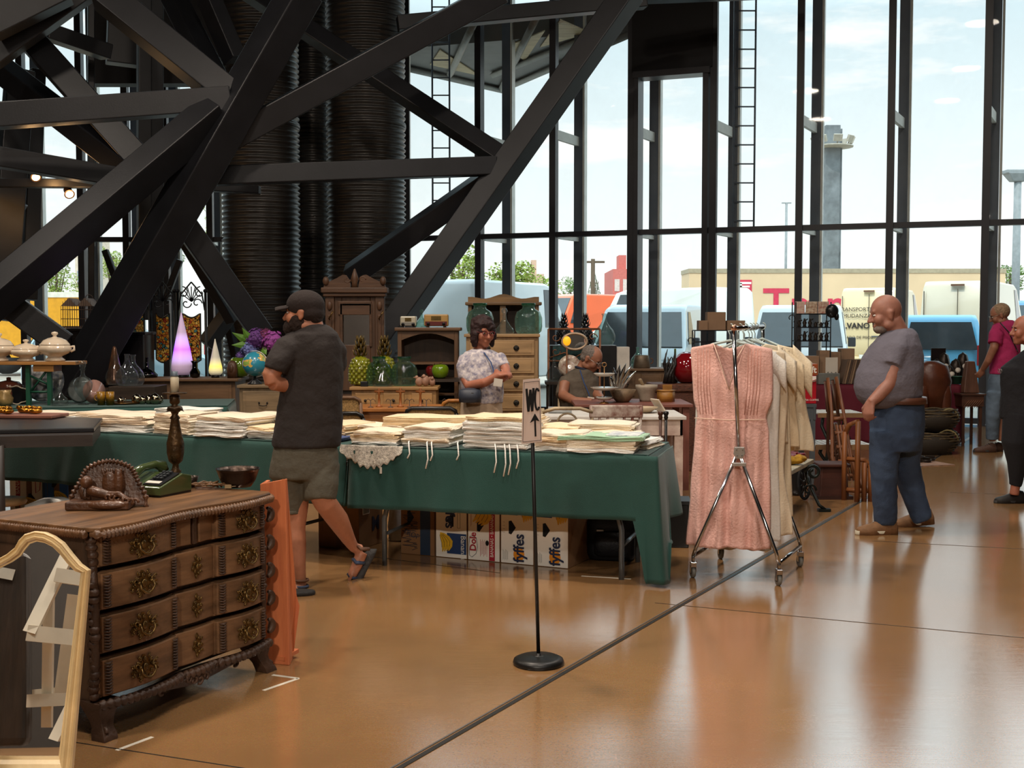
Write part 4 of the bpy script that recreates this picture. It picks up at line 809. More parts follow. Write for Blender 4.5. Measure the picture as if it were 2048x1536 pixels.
# behind the commode
LL = (L1 - L0).length
S(L0, uL, vL, LL - .32, .14, 'folded %s linen rolled along the front edge beside the bearded man', cl('bp', .026), .36, .28, .12, 13)
S(L0, uL, vL, LL - .34, .40, 'folded %s linen in the crumpled golden pile by the bearded man', cl('ooo', .030), .40, .34, -.1, 14)
S(L0, uL, vL, LL - .66, .20, 'folded %s linen in the small pile before the golden one', cl('wwo', .022), .30, .28, .1, 15)
S(L0, uL, vL, LL - 1.02, .18, 'folded %s linen in the monogrammed pile behind the candlestick', cl('wwwwc', .024), .44, .32, 0, 16)
S(L0, uL, vL, LL - .86, .56, 'folded %s linen in the loose monogrammed pile at the back', cl('cccc', .028), .50, .30, .1, 17)
S(L0, uL, vL, LL - 1.46, .20, 'folded %s linen in the tidy ecru stack beside the candlestick', cl('eeeec', .025), .34, .32, 0, 18)
S(L0, uL, vL, LL - 1.36, .58, 'folded %s linen at the back behind the ecru stack', cl('ecc', .032), .40, .28, 0, 19)
S(L0, uL, vL, LL - 1.96, .20, 'folded %s linen in the curled pile near the black table corner', cl('wwcc', .024), .54, .32, .02, 20)
S(L0, uL, vL, LL - 1.80, .62, 'folded %s linen in the fringed pile at the back', cl('wwww', .030), .42, .26, 0, 21)
S(L0, uL, vL, LL - 2.40, .52, 'folded %s linen in the long flat pile behind the black table corner', cl('wcc', .028), .50, .34, 0, 22)
S(L0, uL, vL, LL - 2.50, .14, 'folded %s linen lying flat under the black table corner', cl('wc', .022), .5, .26, 0, 23)
S(L0, uL, vL, LL - 3.0, .36, 'folded %s linen at the far end of the green table', cl('wwc', .024), .5, .4, 0, 24)
# hanging lace corner, ties
Mlace = mat('lace_white', 'e4dccd', .9, 0, .3, 60, .8, 160)
lc = thing('lace_cloth', 'white lace cloth edge drooping over the table front', 'lace cloth', (0, 0, 0)); b_ = R0 + uR * .14; lc.location = tuple(b_ + V((0, 0, TZ)))
def lacef(i, j):
    x = -.2 + i * .42; dp = (.02 + .12 * max(0, sin(PI * (i * .9 + .05))) ** 1.0) * (1 + .08 * sin(i * 60)); p = b_ + uR * x - vR * (.012 + .018 * j + .01 * sin(i * 22)); return (p.x, p.y, TZ + .012 - dp * j)
g = G(); g.grid(lacef, 70, 10); g.obj('lace_edge', Mlace, lc, world=True, solid=.002)
g = G(); q = b_ + uR * .08 - vR * .04; g.tube([q + V((0, 0, TZ - .07)), q + V((.003, 0, TZ - .12))], .0015, 5); g.box(q + V((.003, 0, TZ - .14)), (.014, .003, .04)); g.obj('price_tag', mat('paper_tag', 'd8d4c8', .7), lc, world=True)
tiec = 0
for s, ln in ((.40, .06), (.52, .12), (.55, .07), (.96, .13), (1.02, .15), (1.05, .14), (1.10, .10), (.72, .06)):
    q = R0 + uR * s - vR * .02; t = thing('cotton_tie', 'loose white cotton tie dangling over the table front from the linen stacks', 'ribbon', (q.x, q.y, TZ), group='cotton ties hanging from the linens'); g = G()
    g.tube([(0, .10, .045), (0, .02, .04), (.004, -.012, .015), (.008, -.012, -ln * .5), (-.006, -.014, -ln)], .0045, 6, flat=.35); g.obj('tie', lm('w'), t)
# pale green cloth corner and printed napkins over the scalloped pile
q = R0 + uR * 1.72 + vR * .2; t = thing('printed_napkin', 'white napkin printed with dark sprigs on the corner pile', 'napkin', (q.x, q.y, TZ + .098), math.atan2(uR.y, uR.x)); g = G(); g.box((0, 0, .006), (.2, .24, .012)); g.obj('napkin', mat('printed_cotton', 'e6e6de', .9, 0, .3, 26, col2='8d99a8'), t, bev=.004)
# ---------------------------------------------------------------- boxes below the table
Mkraft = mat('kraft_board', '8a6542', .8, 0, .1, 4, .1, 60); Mwb = mat('white_box_board', 'f0ece2', .55, 0, .02, 3); Mblu = mat('box_blue', '24406f', .6); Myel = mat('banana_yellow', 'e9b92a', .5, 0, .12, 30); Mredb = mat('box_red', 'b02436', .5); Mink = mat('box_dark_ink', '1f2b4a', .6); Mblkh = mat('hole_black', '0c0b0b', .9); Morg = mat('logo_orange', 'ee9524', .5)
B0, B1 = P(871, 1113), P(1137.5, 1138); uB = (B1 - B0).normalized(); vB = V((-uB.y, uB.x, 0)); angB = math.atan2(uB.y, uB.x); bw = (B1 - B0).length / 4
def ribbon(g, pts, ws, y, th):
    L_, R_ = [], []
    for i, (px_, pz) in enumerate(pts):
        a, b = pts[max(i - 1, 0)], pts[min(i + 1, len(pts) - 1)]; dx, dz = b[0] - a[0], b[1] - a[1]; q = math.hypot(dx, dz) or 1; w = ws[i] if isinstance(ws, (list, tuple)) else ws
        L_.append((px_ - dz / q * w, pz + dx / q * w)); R_.append((px_ + dz / q * w, pz - dx / q * w))
    g.prism(L_ + R_[::-1], (0, y, 0), (1, 0, 0), (0, 0, 1), th)
def bananas(par, x, z, s, rot=0):
    def T_(p): return (x + s * (cos(rot) * p[0] - sin(rot) * p[1]), z + s * (sin(rot) * p[0] + cos(rot) * p[1]))
    g = G(); h = G()
    for k in range(4):
        cv = [T_(p) for p in ((-.05, .52), (-.03 + .06 * k, .4), (-.02 + .13 * k, .2), (-.0 + .16 * k, -.02), (-.03 + .15 * k, -.25), (-.12 + .12 * k, -.46))]
        ribbon(g, cv, [.02 * s, .06 * s, .085 * s, .09 * s, .075 * s, .02 * s], -.0045 - .0003 * k, .001); ribbon(h, [(p[0] - .07 * s, p[1]) for p in cv[1:5]], .009 * s, -.0075, .0006)
    o = g.obj('banana_print', Myel, par); h.obj('banana_outline', mat('print_brown', '5a3c12', .6), o)
def disk(g, x, z, r, y=-.004, th=.003, sx=1, sz=1, n=24): g.prism([(cos(2 * PI * i / n) * r * sx, sin(2 * PI * i / n) * r * sz) for i in range(n)], (x, y, z), (1, 0, 0), (0, 0, 1), th)
def hole(par, x, z, flip=1):
    g = G(); g.prism([(-.018, -.04), (.0, -.045), (.032 * flip, 0), (.0, .045), (-.018, .04)] if flip > 0 else [(.018, .04), (0, .045), (-.032, 0), (0, -.045), (.018, -.04)], (x, -.002, z), (1, 0, 0), (0, 0, 1), .0015); g.obj('hand_hole', Mblkh, par)
def cbox(label, i, w, h=.40, name='banana_box', dep=.5, m=Mwb, gap=.004, off=0):
    p = B0 + uB * (bw * i + gap) + vB * off; t = thing(name, label, 'box', (p.x, p.y, 0), angB); g = G(); g.mi = 0; g.bx(0, w - gap * 2, 0, dep, 0, h); o = g.obj('box_board', Mkraft, t, bev=.004)
    g = G(); g.bx(.002, w - gap * 2 - .002, -.0015, 0, .004, h - .004); g.obj('printed_face', m, t); return t
# local x = right, z = up, face y = 0
b = cbox('white banana carton printed with bananas on a blue corner, first of the four white ones', 0, bw); fc = bw
g = G(); g.bx(.085, fc - .012, -.004, -.0015, .03, .165); g.obj('blue_panel', Mblu, b); bananas(b, .055, .10, .13, .2); text('lettering', 'Bananas', b, Mwb, .05, (fc - .05, -.0055, .155), (PI / 2, PI / 2, 0), ext=.0004); text('lettering', 'fyffes', b, Mink, .10, (.075, -.003, .40), (PI / 2, PI / 2, 0), bold=.002); hole(b, .115, .25, -1)
g = G(); g.bx(.16, .163, -.003, -.0015, .2, .3); g.bx(.18, .183, -.003, -.0015, .2, .3); g.bx(.16, .183, -.003, -.0015, .3, .302); g.bx(.16, .183, -.003, -.0015, .2, .202); g.obj('print_frame', mat('print_grey', '8d8d8a', .6), b)
b = cbox('white banana carton with a red stripe along its side', 1, bw)
g = G(); g.bx(.155, .196, -.004, -.0015, .006, .395); g.obj('red_stripe', Mredb, b); text('lettering', 'BANANAS • BANANAS • BANANAS', b, Mwb, .034, (.187, -.0055, .03), (PI / 2, -PI / 2, 0), sx=.8, ext=.0004)
bananas(b, .085, .32, .17, -.35); hole(b, .085, .235, 1); g = G(); disk(g, .142, .34, .012); disk(g, .142, .12, .012, sz=1.4); g.obj('vent_hole', Mblkh, b)
text('lettering', 'Dole', b, Mredb, .062, (.058, -.003, .06), (PI / 2, -PI / 2, 0), bold=.0015); g = G(); g.tube([(.012, -.003, .03), (.008, -.003, .1), (.014, -.003, .155), (.035, -.003, .16), (.062, -.003, .15), (.07, -.003, .09), (.06, -.003, .045), (.03, -.003, .02)], .0016, 5, closed=True); g.obj('logo_outline', Mink, b)
g = G()
for k in range(7): g.bx(.09 + k * .008, .092 + k * .008, -.003, -.0015, .03 + .008 * (k % 3), .14 - .01 * (k % 2)); g.bx(.02, .021, -.003, -.0015, .22, .33); g.bx(.026, .027, -.003, -.0015, .23, .32)
g.obj('small_print', mat('print_red', 'b8545c', .6), b)
for i, lb in ((2, 'white banana carton with orange and navy logo, third of the white ones'), (3, 'white banana carton with orange and navy logo at the end of the row')):
    b = cbox(lb, i, bw, .41); ox = .0 if i == 2 else .012
    g = G(); disk(g, .130 + ox, .065, .038, sz=1.15); g.obj('logo_sun', Morg, b); text('lettering', 'fyffes', b, Mink, .105, (.165 + ox, -.009, .015), (PI / 2, -PI / 2, 0), bold=.0022, sx=.85)
    g = G(); g.bx(.012, .12, -.003, -.0015, .315, .395); g.obj('blue_panel', Mblu, b); text('lettering', 'Bananas', b, Mwb, .04, (.045, -.0045, .325), (PI / 2, -PI / 2, 0), ext=.0004); bananas(b, .155, .34, .14, .4); hole(b, .075, .235, 1)
    g = G()
    for k in range(4): g.bx(.012 + .002, .03, -.003, -.0015, .2 + k * .022, .2015 + k * .022)
    for k in range(6): g.bx(.014 + k * .007, .0155 + k * .007, -.003, -.0015, .02 + .006 * (k % 2), .09 - .006 * (k % 3))
    g.obj('small_print', mat('print_grey', '8d8d8a', .6), b)
b = cbox('brown and dark blue carton lying before the white banana cartons', -1.12, bw * 1.1, .37, 'fruit_box', m=Mkraft)
g = G(); g.bx(.15, .225, -.004, -.0015, .004, .366); g.obj('blue_panel', mat('box_dark_blue', '203248', .6), b); hole(b, .07, .25, 1)
g = G(); rn = random.Random(5); g.tube([(rn.uniform(.01, .135), -.003, .03 + .0048 * k) for k in range(62)], .0018, 4)
g.obj('line_pattern', mat('print_navy', '2b3142', .6), b); text('lettering', 'TROPY', b, mat('print_navy', '2b3142'), .05, (.015, -.003, .14), (PI / 2, .3, 0))
def floor_box(label, px0, py0, px1, py1, h, dep, name='cardboard_box', m=Mkraft, extra=None):
    a, b_ = P(px0, py0), P(px1, py1); u = (b_ - a).normalized(); t = thing(name, label, 'box', (a.x, a.y, 0), math.atan2(u.y, u.x)); w = (b_ - a).length; g = G(); g.bx(0, w, 0, dep, 0, h); g.obj('box_board', m, t, bev=.004)
    g = G(); g.bx(w * .1, w * .11, -.002, 0, h * .3, h * .8); g.bx(w / 2 - .02, w / 2 + .02, -.0015, .0005, 0, h); g.obj('box_tape', mat('brown_tape', '7a5638', .4), t)
    if extra: extra(t, w, h)
    return t
def ex1(t, w, h):
    g = G(); g.bx(w, w + .003, .05, .14, h * .66, h * .86); g.obj('barcode_label', Mwb, t); g = G()
    for k in range(8): g.bx(w + .003, w + .004, .058 + k * .01, .062 + k * .01, h * .68, h * .84)
    g.obj('barcode', Mblkh, t); text('lettering', 'M', t, Mink, .14, (w + .003, .17, h * .3), (PI / 2, 0, PI / 2), bold=.003); g = G(); disk(g, w * .45, h * .5, .02, -.001, .002); g.obj('hand_hole', Mblkh, t)
floor_box('plain cardboard box with a letter M and barcode on its side, behind the lifted foot', 637, 1093, 718, 1100, .35, .33, extra=ex1)
t = thing('cardboard_box', 'red and white flat carton lying on the plain cardboard boxes', 'box', tuple(P(690, 1100) + V((0, .05, .352))), -.05); g = G(); g.bx(-.18, .22, 0, .24, .012, .045); g.obj('box_board', Mredb, t); g = G(); g.bx(-.182, .222, -.002, .242, 0.0, .012); g.obj('white_band', Mwb, t)
# white bag, black bag, grey crate under the drape
def blob(g_, name, m, par, vox=.02, sm=6, **k): return g_.obj(name, m, par, remesh=vox, sm=sm, **k)
p = P(800, 1082); t = thing('plastic_bag', 'white plastic bag sagging between the cardboard box and brown carton', 'bag', tuple(p)); g = G(); g.lathe((0, .05, 0), [(.02, 0), (.085, .005), (.09, .1), (.075, .22), (.06, .34), (.02, .38)], 20, jit=lambda a, h: 1 + .12 * sin(5 * a + h * 20)); g.obj('bag_film', mat('white_plastic', 'cfd0cf', .35, 0, .1, 20, .5, 30), t)
p = P(1228, 1122); t = thing('travel_bag', 'black travel bag with a buckle under the table behind the grey leg', 'bag', tuple(p + V((0, .12, 0))), -.2); Mnyl = mat('black_nylon', '14171c', .6, 0, .1, 8, .4, 90)
g = G(); g.lathe((0, 0, 0), [(.05, .005), (.15, .01), (.165, .05), (.165, .24), (.14, .32), (.05, .34)], 28, sq=4); g.obj('bag_body', Mnyl, t); g = G(); g.lathe((0, -.12, .05), [(.02, 0), (.10, .005), (.105, .1), (.09, .15), (.02, .155)], 24, sq=4); g.obj('front_pocket', Mnyl, t)
g = G(); g.tube(arc((0, -.02, .33), .07, 0, PI, 10), .011, 8, flat=.6); g.obj('handle', Mnyl, t); g = G(); g.box((-.06, -.175, .2), (.05, .01, .03)); g.obj('buckle', mat('steel_buckle', '9a9a9a', .3, .9), t, bev=.004)
p = P(1352, 1100); t = thing('plastic_crate', 'black plastic crate under the drooping corner of the green cloth', 'crate', tuple(p + V((-.05, .2, 0))), -.1); g = G(); g.bx(-.16, .16, -.12, .12, 0, .3); g.obj('crate_body', mat('black_crate', '1a1b1c', .5), t, bev=.01); g = G(); g.bx(-.17, .17, -.13, .13, .3, .325); g.obj('rim', mat('black_crate', '1a1b1c'), t)
# under the table behind the commode
def ex2(t, w, h):
    g = G(); g.bx(0, w * .16, -.003, 0, 0, h); g.obj('red_stripe', Mredb, t); text('lettering', 'BANANAS • BANANAS', t, Mwb, .04, (w * .13, -.005, .02), (PI / 2, -PI / 2, 0)); bananas(t, w * .45, h * .3, .16, .2); hole(t, w * .55, h * .45, 1); g = G(); g.tube([(w * .75, -.002, h * .55), (w * .74, -.002, h * .8), (w * .85, -.002, h * .9), (w * .93, -.002, h * .78), (w * .9, -.002, h * .6)], .003, 5, closed=True); g.obj('logo_outline', Mredb, t)
a_ = P(34, 1046); floor_box('white banana carton with a red stripe under the table behind the commode', 33, 1050, 86, 1046, .43, .4, 'banana_box', Mwb, ex2)
floor_box('bright blue banana carton under the table behind the commode', 91, 1045.6, 138, 1042.2, .42, .36, 'banana_box', mat('box_bright_blue', '2d63a6', .5), lambda t, w, h: (bananas(t, w * .5, h * .4, .15, .1), hole(t, w * .4, h * .75, 1)))
t = thing('white_sack', 'white cloth bundle on the floor behind the carved bracket', 'sack', tuple(P(110, 1070))); g = G(); g.lathe((0, 0, 0), [(.05, 0), (.2, .02), (.24, .12), (.2, .22), (.08, .27), (.02, .275)], 20, jit=lambda a, h: 1 + .08 * sin(4 * a + 9 * h)); g.obj('bundle', lm('w'), t)
t = thing('wooden_stool', 'round-topped pale stool under the table at the edge of the view', 'stool', tuple(P(12, 1110))); g = G(); g.lathe((0, 0, .34), [(.0, 0), (.13, 0), (.14, .02), (.13, .04), (0, .04)], 24); g.obj('seat', mat('pale_wood', 'a6855c', .5, 0, .2, 5), t)
for k in range(3): a = k * 2.1; g = G(); g.tube([(cos(a) * .08, sin(a) * .08, .34), (cos(a) * .13, sin(a) * .13, 0)], .014, 8); g.obj('leg', mat('grey_tube', '6d7478'), t)
# ---------------------------------------------------------------- WC sign
p = P(1077, 1328); WS = thing('toilet_sign_stand', 'black pole stand with a round base carrying the pale WC arrow sign', 'sign', (p.x, p.y, 0)); Msb = mat('black_cast_iron', '191817', .38, .2, .15, 10)
g = G(); g.lathe((0, 0, 0), [(0, 0), (.113, 0), (.117, .01), (.112, .024), (.09, .034), (.03, .038), (.012, .04), (.012, .05), (0, .05)], 40); g.obj('base', Msb, WS)
pt = Q(1062, 775, p.y + .02); g = G(); g.tube([(0, 0, .04), (pt.x - p.x, 0, pt.z)], .0085, 12); pl_ = g.obj('pole', Msb, WS)
sx = p.y / F; lean = (pt.x - p.x) / pt.z
sg = [Q(1046, 760, p.y - .06), Q(1080, 757, p.y - .03), Q(1084, 884, p.y - .03), Q(1043, 888, p.y - .06)]
g = G(); n2 = V((0, .012, 0)); g.add([q for q in sg] + [q + n2 for q in sg], [(3, 2, 1, 0), (4, 5, 6, 7), (0, 1, 5, 4), (1, 2, 6, 5), (2, 3, 7, 6), (3, 0, 4, 7)]); bd = g.obj('sign_board', mat('pinkish_paper', 'd2bfb4', .45, 0, .03, 3, coat=.3), WS, world=True)
ux = (sg[1] - sg[0]); uz = (sg[0] - sg[3]); nf = ux.cross(uz).normalized(); nf = nf if nf.y < 0 else -nf
def sp_(a, b, h=.001): return sg[3].lerp(sg[2], a).lerp(sg[0].lerp(sg[1], a), b) + nf * h
g = G()
for a, b in (((.06, .03), (.94, .03)), ((.94, .03), (.94, .96)), ((.94, .96), (.06, .96)), ((.06, .96), (.06, .03))): g.tube([sp_(*a, .0015), sp_(*b, .0015)], .0009, 4)
g.obj('border_line', Mblkh, WS, world=True)
def stroke(g, pts, w):
    for a, b in zip(pts[:-1], pts[1:]):
        A, B = sp_(*a, .002), sp_(*b, .002); d = (B - A).normalized(); s = d.cross(nf).normalized() * w / 2; g.add([A - s, A + s, B + s, B - s] + [q + nf * .001 for q in (A - s, A + s, B + s, B - s)], [(0, 1, 2, 3), (7, 6, 5, 4), (0, 4, 5, 1), (1, 5, 6, 2), (2, 6, 7, 3), (3, 7, 4, 0)])
g = G(); stroke(g, [(.20, .86), (.32, .50), (.42, .84), (.52, .50), (.60, .86)], .011); g.obj('letter_w', Mblkh, WS, world=True)
g = G(); cpts = [(.80 + .12 * cos(a), .68 + .17 * sin(a)) for a in [PI * .25 + 1.5 * PI * i / 14 for i in range(15)]]; stroke(g, cpts, .009); g.obj('letter_c', Mblkh, WS, world=True)
g = G(); stroke(g, [(.68, .1), (.66, .36)], .008); A, B, C_ = sp_(.40, .32, .002), sp_(.66, .46, .002), sp_(.90, .33, .002); D_ = sp_(.66, .36, .002); g.add([A, B, C_, D_] + [q + nf * .001 for q in (A, B, C_, D_)], [(0, 1, 2, 3), (7, 6, 5, 4), (0, 4, 5, 1), (1, 5, 6, 2), (2, 6, 7, 3), (3, 7, 4, 0)]); g.obj('arrow', Mblkh, WS, world=True)
# ================================================================ clothes rail
Mchrome = mat('chrome', 'c4c4c6', .14, 1, .05, 4); Mrub = mat('grey_rubber', '77756f', .6)
RK = thing('clothes_rail', 'chrome wheeled clothes rail with A-shaped ends', 'clothes rail', (1.2, 7.2, 0))
def rb(pts, r, nm='tube', m=Mchrome, n=10): g = G(); g.tube(pts, r, n); return g.obj(nm, m, RK, world=True)
FL, FR, BL, BR_ = V((1.10, 7.22, 0)), V((1.572, 7.0, 0)), V((1.37, 7.80, 0)), V((1.83, 7.55, 0))
TF, TB = V((1.306, 7.08, 1.515)), V((1.60, 7.66, 1.525)); KF, KB = Q(1477, 903, 7.1), Q(1525, 880, 7.7)
for T_, K_, A_, B_2 in ((TF, KF, FL, FR), (TB, KB, BL, BR_)):
    rb([T_, K_ + V((0, 0, .02))], .012, 'upright')
    for e_ in (A_, B_2): rb([K_, K_.lerp(e_ + V((0, 0, .15)), .93), e_ + V((0, 0, .135))], .0115, 'leg')
    g = G(); ax_ = V((0.3, -.9, 0)).normalized(); c_ = K_ + V((0, -.015, 0)); g.prism([(-.03, .03), (.03, .03), (.035, -.01), (.02, -.04), (-.02, -.04), (-.035, -.01)], c_ + V((0, -.004, 0)), (1, 0, 0), (0, 0, 1), .012); g.box(c_ + V((0, -.003, -.075)), (.085, .014, .022)); kn = g.obj('knuckle_plate', mat('cast_alloy', 'c9c6c0', .3, .7), RK, world=True, bev=.004)
    g = G()
    for x, z in ((-.018, .015), (.018, .015), (-.014, -.02), (.014, -.02)): g.ell(c_ + V((x, -.02, z)), (.005, .004, .005), 8, 5)
    g.obj('rivet', mat('steel_buckle', '9a9a9a', .3, .9), kn, world=False) if False else g.obj('rivet', Mrub, RK, world=True)
rb([TF, TB], .013, 'hanging_bar'); g = G(); g.ell(TF + V((0, -.01, .004)), .02, 12, 8); g.obj('end_cap', mat('orange_tinted_chrome', 'd9a488', .15, .9), RK, world=True)  # end cap chrome has an orange tint in its base colour
for a, b in ((FL, BL), (FR, BR_)): rb([a + V((0, 0, .135)), b + V((0, 0, .135))], .0115, 'base_rail')
for w_ in (FL, FR, BL, BR_):
    g = G(); g.tube([w_ + V((0, 0, .135)), w_ + V((0, 0, .095))], .011, 8); g.box(w_ + V((0, 0, .085)), (.034, .05, .03)); g.box(w_ + V((-.016, 0, .06)), (.004, .04, .05)); g.box(w_ + V((.016, 0, .06)), (.004, .04, .05)); fk = g.obj('caster_fork', Mchrome, RK, world=True, bev=.003)
    g = G(); g.lathe(w_ + V((-.011, .012, .036)), [(.014, 0), (.033, 0), (.0365, .004), (.0365, .018), (.033, .022), (.014, .022)], 22, ax=(1, .15, 0)); wh = g.obj('caster_wheel', Mrub, RK, world=True)
    g = G(); g.lathe(w_ + V((-.014, .012, .036)), [(.0, 0), (.014, 0), (.014, .028), (0, .028)], 14, ax=(1, .15, 0)); g.obj('caster_hub', mat('dark_hub', '2f3032', .4), RK, world=True)
def garment(name, label, cat, col, s, prof, neck, sleeves=None, dep=.05, seed=0, yaw=-.22, group=None, m=None, trim=None, dx=0, hemwave=.006):
    """s 0..1 position along the bar; prof = [(z, xl, xr)] top to bottom; neck = (half width, front drop, back drop)"""
    c = TF.lerp(TB, s); zt = c.z; t = thing(name, label, cat, (c.x + dx, c.y + .02, 0), yaw, group); zs = [p[0] for p in prof]
    def wd(z):
        for a, b in zip(prof[:-1], prof[1:]):
            if a[0] >= z >= b[0]: k = (a[0] - z) / (a[0] - b[0]); k = k * k * (3 - 2 * k) if abs(a[1] - b[1]) > .02 else k; return a[1] + (b[1] - a[1]) * k, a[2] + (b[2] - a[2]) * k
        return prof[-1][1:]
    ztop, zbot = zs[0], zs[-1]; nw, fd, bd_ = neck
    g = G()
    for side_, drop in ((-1, fd), (1, bd_)):
        def f(i, j, side_=side_, drop=drop):
            l, r = wd(ztop); xt = l + (r - l) * i; k = abs(xt) / nw if nw else 9
            z0 = ztop - (drop * (1 - k) if k < 1 and side_ < 0 else drop * (1 - k * k) if k < 1 else (abs(xt) - nw) * .22)
            z = z0 + (zbot - z0) * j; l, r = wd(z); x = l + (r - l) * i; q = 2 * i - 1; env = math.sqrt(max(0, 1 - q * q))
            fo = (.010 * sin(x * 55 + seed + z * 2) + .007 * sin(x * 92 + seed * 3 - z * 3)) * min(1, (ztop - z) * 1.6) + .004 * sin(z * 25 + x * 12 + seed)
            y = side_ * (dep * env * (.45 + .55 * min(1, (ztop - z) * 3))) + fo * (.4 + env); z += hemwave * sin(x * 26 + seed) * j
            return (x, y, z)
        g.grid(f, 56, 70)
    o = g.obj('cloth_body', m or mat('fabric_' + col, col, .85, 0, .05, 6, .35, 90, sheen=.1), t, solid=.003)
    mm_ = m or MATS['fabric_' + col]
    if sleeves:
        for sd in (-1, 1):
            L_, w_, dz = sleeves; l, r = wd(ztop - .03); x0 = (l if sd < 0 else r); g = G(); rings = []
            for k in range(9):
                u = k / 8; rr = [V((x0 - sd * .03 + sd * (u * L_) + (cos(a) * .0), sin(a) * .035 * (1 + .3 * u) + .006 * sin(3 * a + k), ztop - .075 - u * dz + cos(a) * (w_ * (.75 + .35 * u)) / 2)) for a in [2 * PI * n / 16 for n in range(16)]]; rings.append(rr)
            g.loft(rings, True, caps=False); g.obj('sleeve', mm_, t, solid=.003)
    # hanger
    g = G(); hz = zt; hook = [(0, -.0, hz - .075), (0, 0, hz - .04)] + [(sin(a) * .022, 0, hz + .004 - cos(a) * .022 + .0) for a in [PI * 1.0 * k / 7 - .6 for k in range(9)]]
    g.tube(hook, .003, 6); g.tube([(-.19, 0, ztop - .045), (-.1, 0, ztop - .005), (0, 0, hz - .075), (.1, 0, ztop - .005), (.19, 0, ztop - .045)], .008, 8)
    hg = g.obj('clothes_hanger', mat('pale_hanger', 'b9c9c6', .4), None); hg.location = t.location; hg.rotation_euler = t.rotation_euler
    tag(hg, 'pale plastic hanger holding up the %s' % (label.split(',')[0].split(' with')[0]), 'hanger', 'hangers on the clothes rail')
    return t
pk = garment('pink_dress', 'long sleeveless pink linen dress, front garment on the rail', 'dress', 'e3a691', .20, [(1.425, -.21, .235), (1.38, -.235, .25), (1.25, -.225, .255), (1.1, -.215, .255), (.98, -.19, .22), (.9, -.205, .235), (.5, -.23, .25), (.19, -.255, .25)], (.095, .27, .03), seed=1, yaw=-.28, dx=-.055, m=mat('pink_linen_dress', 'e9b9ae', .85, 0, .07, 5, .6, 70, sheen=.1))
g = G(); 
for k in range(5):
    for sd in (-1, 1): x = sd * (.115 + .018 * k); g.tube([(x, -.055 + .002 * k, 1.395 - .003 * k), (x - sd * .004, -.062, 1.15), (x - sd * .02, -.06, 1.0)], .0016, 4)
g.obj('pleat_stitching', mat('pink_stitch', 'c98a78', .9), pk)
g = G(); g.tube([(-.095, -.03, 1.425), (-.06, -.058, 1.34), (-.02, -.068, 1.22), (.005, -.07, 1.15)], .003, 5); g.tube([(.095, -.03, 1.425), (.05, -.058, 1.34), (.02, -.068, 1.22), (.005, -.07, 1.15)], .003, 5); g.tube([(-.2, -.064, .975), (0, -.07, .968), (.22, -.064, .975)], .003, 5); g.obj('edge_trim', mat('cream_trim', 'e9c9b4', .9), pk)
GP = [('white_dress', 'white cotton nightdress directly behind the pink dress, sticking out beside it', 'dress', 'dcd8d0', .30, [(1.40, -.2, .22), (1.2, -.25, .25), (.8, -.26, .24), (.22, -.30, .26)], (.1, .12, .04), (.09, .16, .1), -.02),
      ('cream_petticoat', 'cream petticoat with a pale hem hanging behind the pink dress', 'petticoat', 'e0cfb4', .38, [(1.40, -.2, .24), (1.1, -.2, .26), (.7, -.2, .24), (.26, -.18, .3)], (.1, .1, .04), None, 0),
      ('white_slip', 'sheer white slip whose hem shows below the pink dress', 'slip', 'd8d3c9', .46, [(1.36, -.18, .18), (.9, -.18, .2), (.15, -.16, .18)], (.1, .1, .04), None, -.02),
      ('cream_shift', 'cream shift with short sleeves, middle of the rail', 'dress', 'e4d6bd', .54, [(1.42, -.2, .2), (1.2, -.22, .22), (.82, -.24, .24)], (.1, .08, .03), (.11, .17, .13), .0),
      ('ecru_nightshirt', 'long ecru nightshirt behind the short-sleeved shift', 'nightshirt', 'd8c6a8', .64, [(1.41, -.2, .2), (1.0, -.22, .23), (.34, -.24, .26)], (.1, .06, .03), (.1, .17, .12), 0),
      ('orange_trimmed_smock', 'cream smock with an orange neck trim near the far end of the rail', 'smock', 'e0ccaa', .74, [(1.40, -.2, .21), (1.1, -.24, .25), (.78, -.26, .28)], (.1, .08, .03), (.12, .18, .14), 0),
      ('wide_cream_smock', 'wide cream smock with a scalloped hem, last garment on the rail', 'smock', 'e2d2b4', .88, [(1.41, -.2, .22), (1.1, -.24, .27), (.74, -.27, .33)], (.1, .08, .03), (.12, .2, .15), .02)]
for i, (n, lb, ct, col, s, pr_, nk, sl, dx) in enumerate(GP): garment(n, lb, ct, col, s, pr_, nk, sl, dep=.03, seed=i * 3 + 2, dx=dx)
t_ = [o for o in bpy.data.objects if o.name == 'orange_trimmed_smock'][0]; g = G(); g.tube([(.09, -.04, 1.41), (.14, -.045, 1.34), (.10, -.05, 1.22), (.02, -.05, 1.14)], .012, 6, flat=.3); g.obj('neck_trim', mat('orange_trim', 'e08a4c', .8), t_)
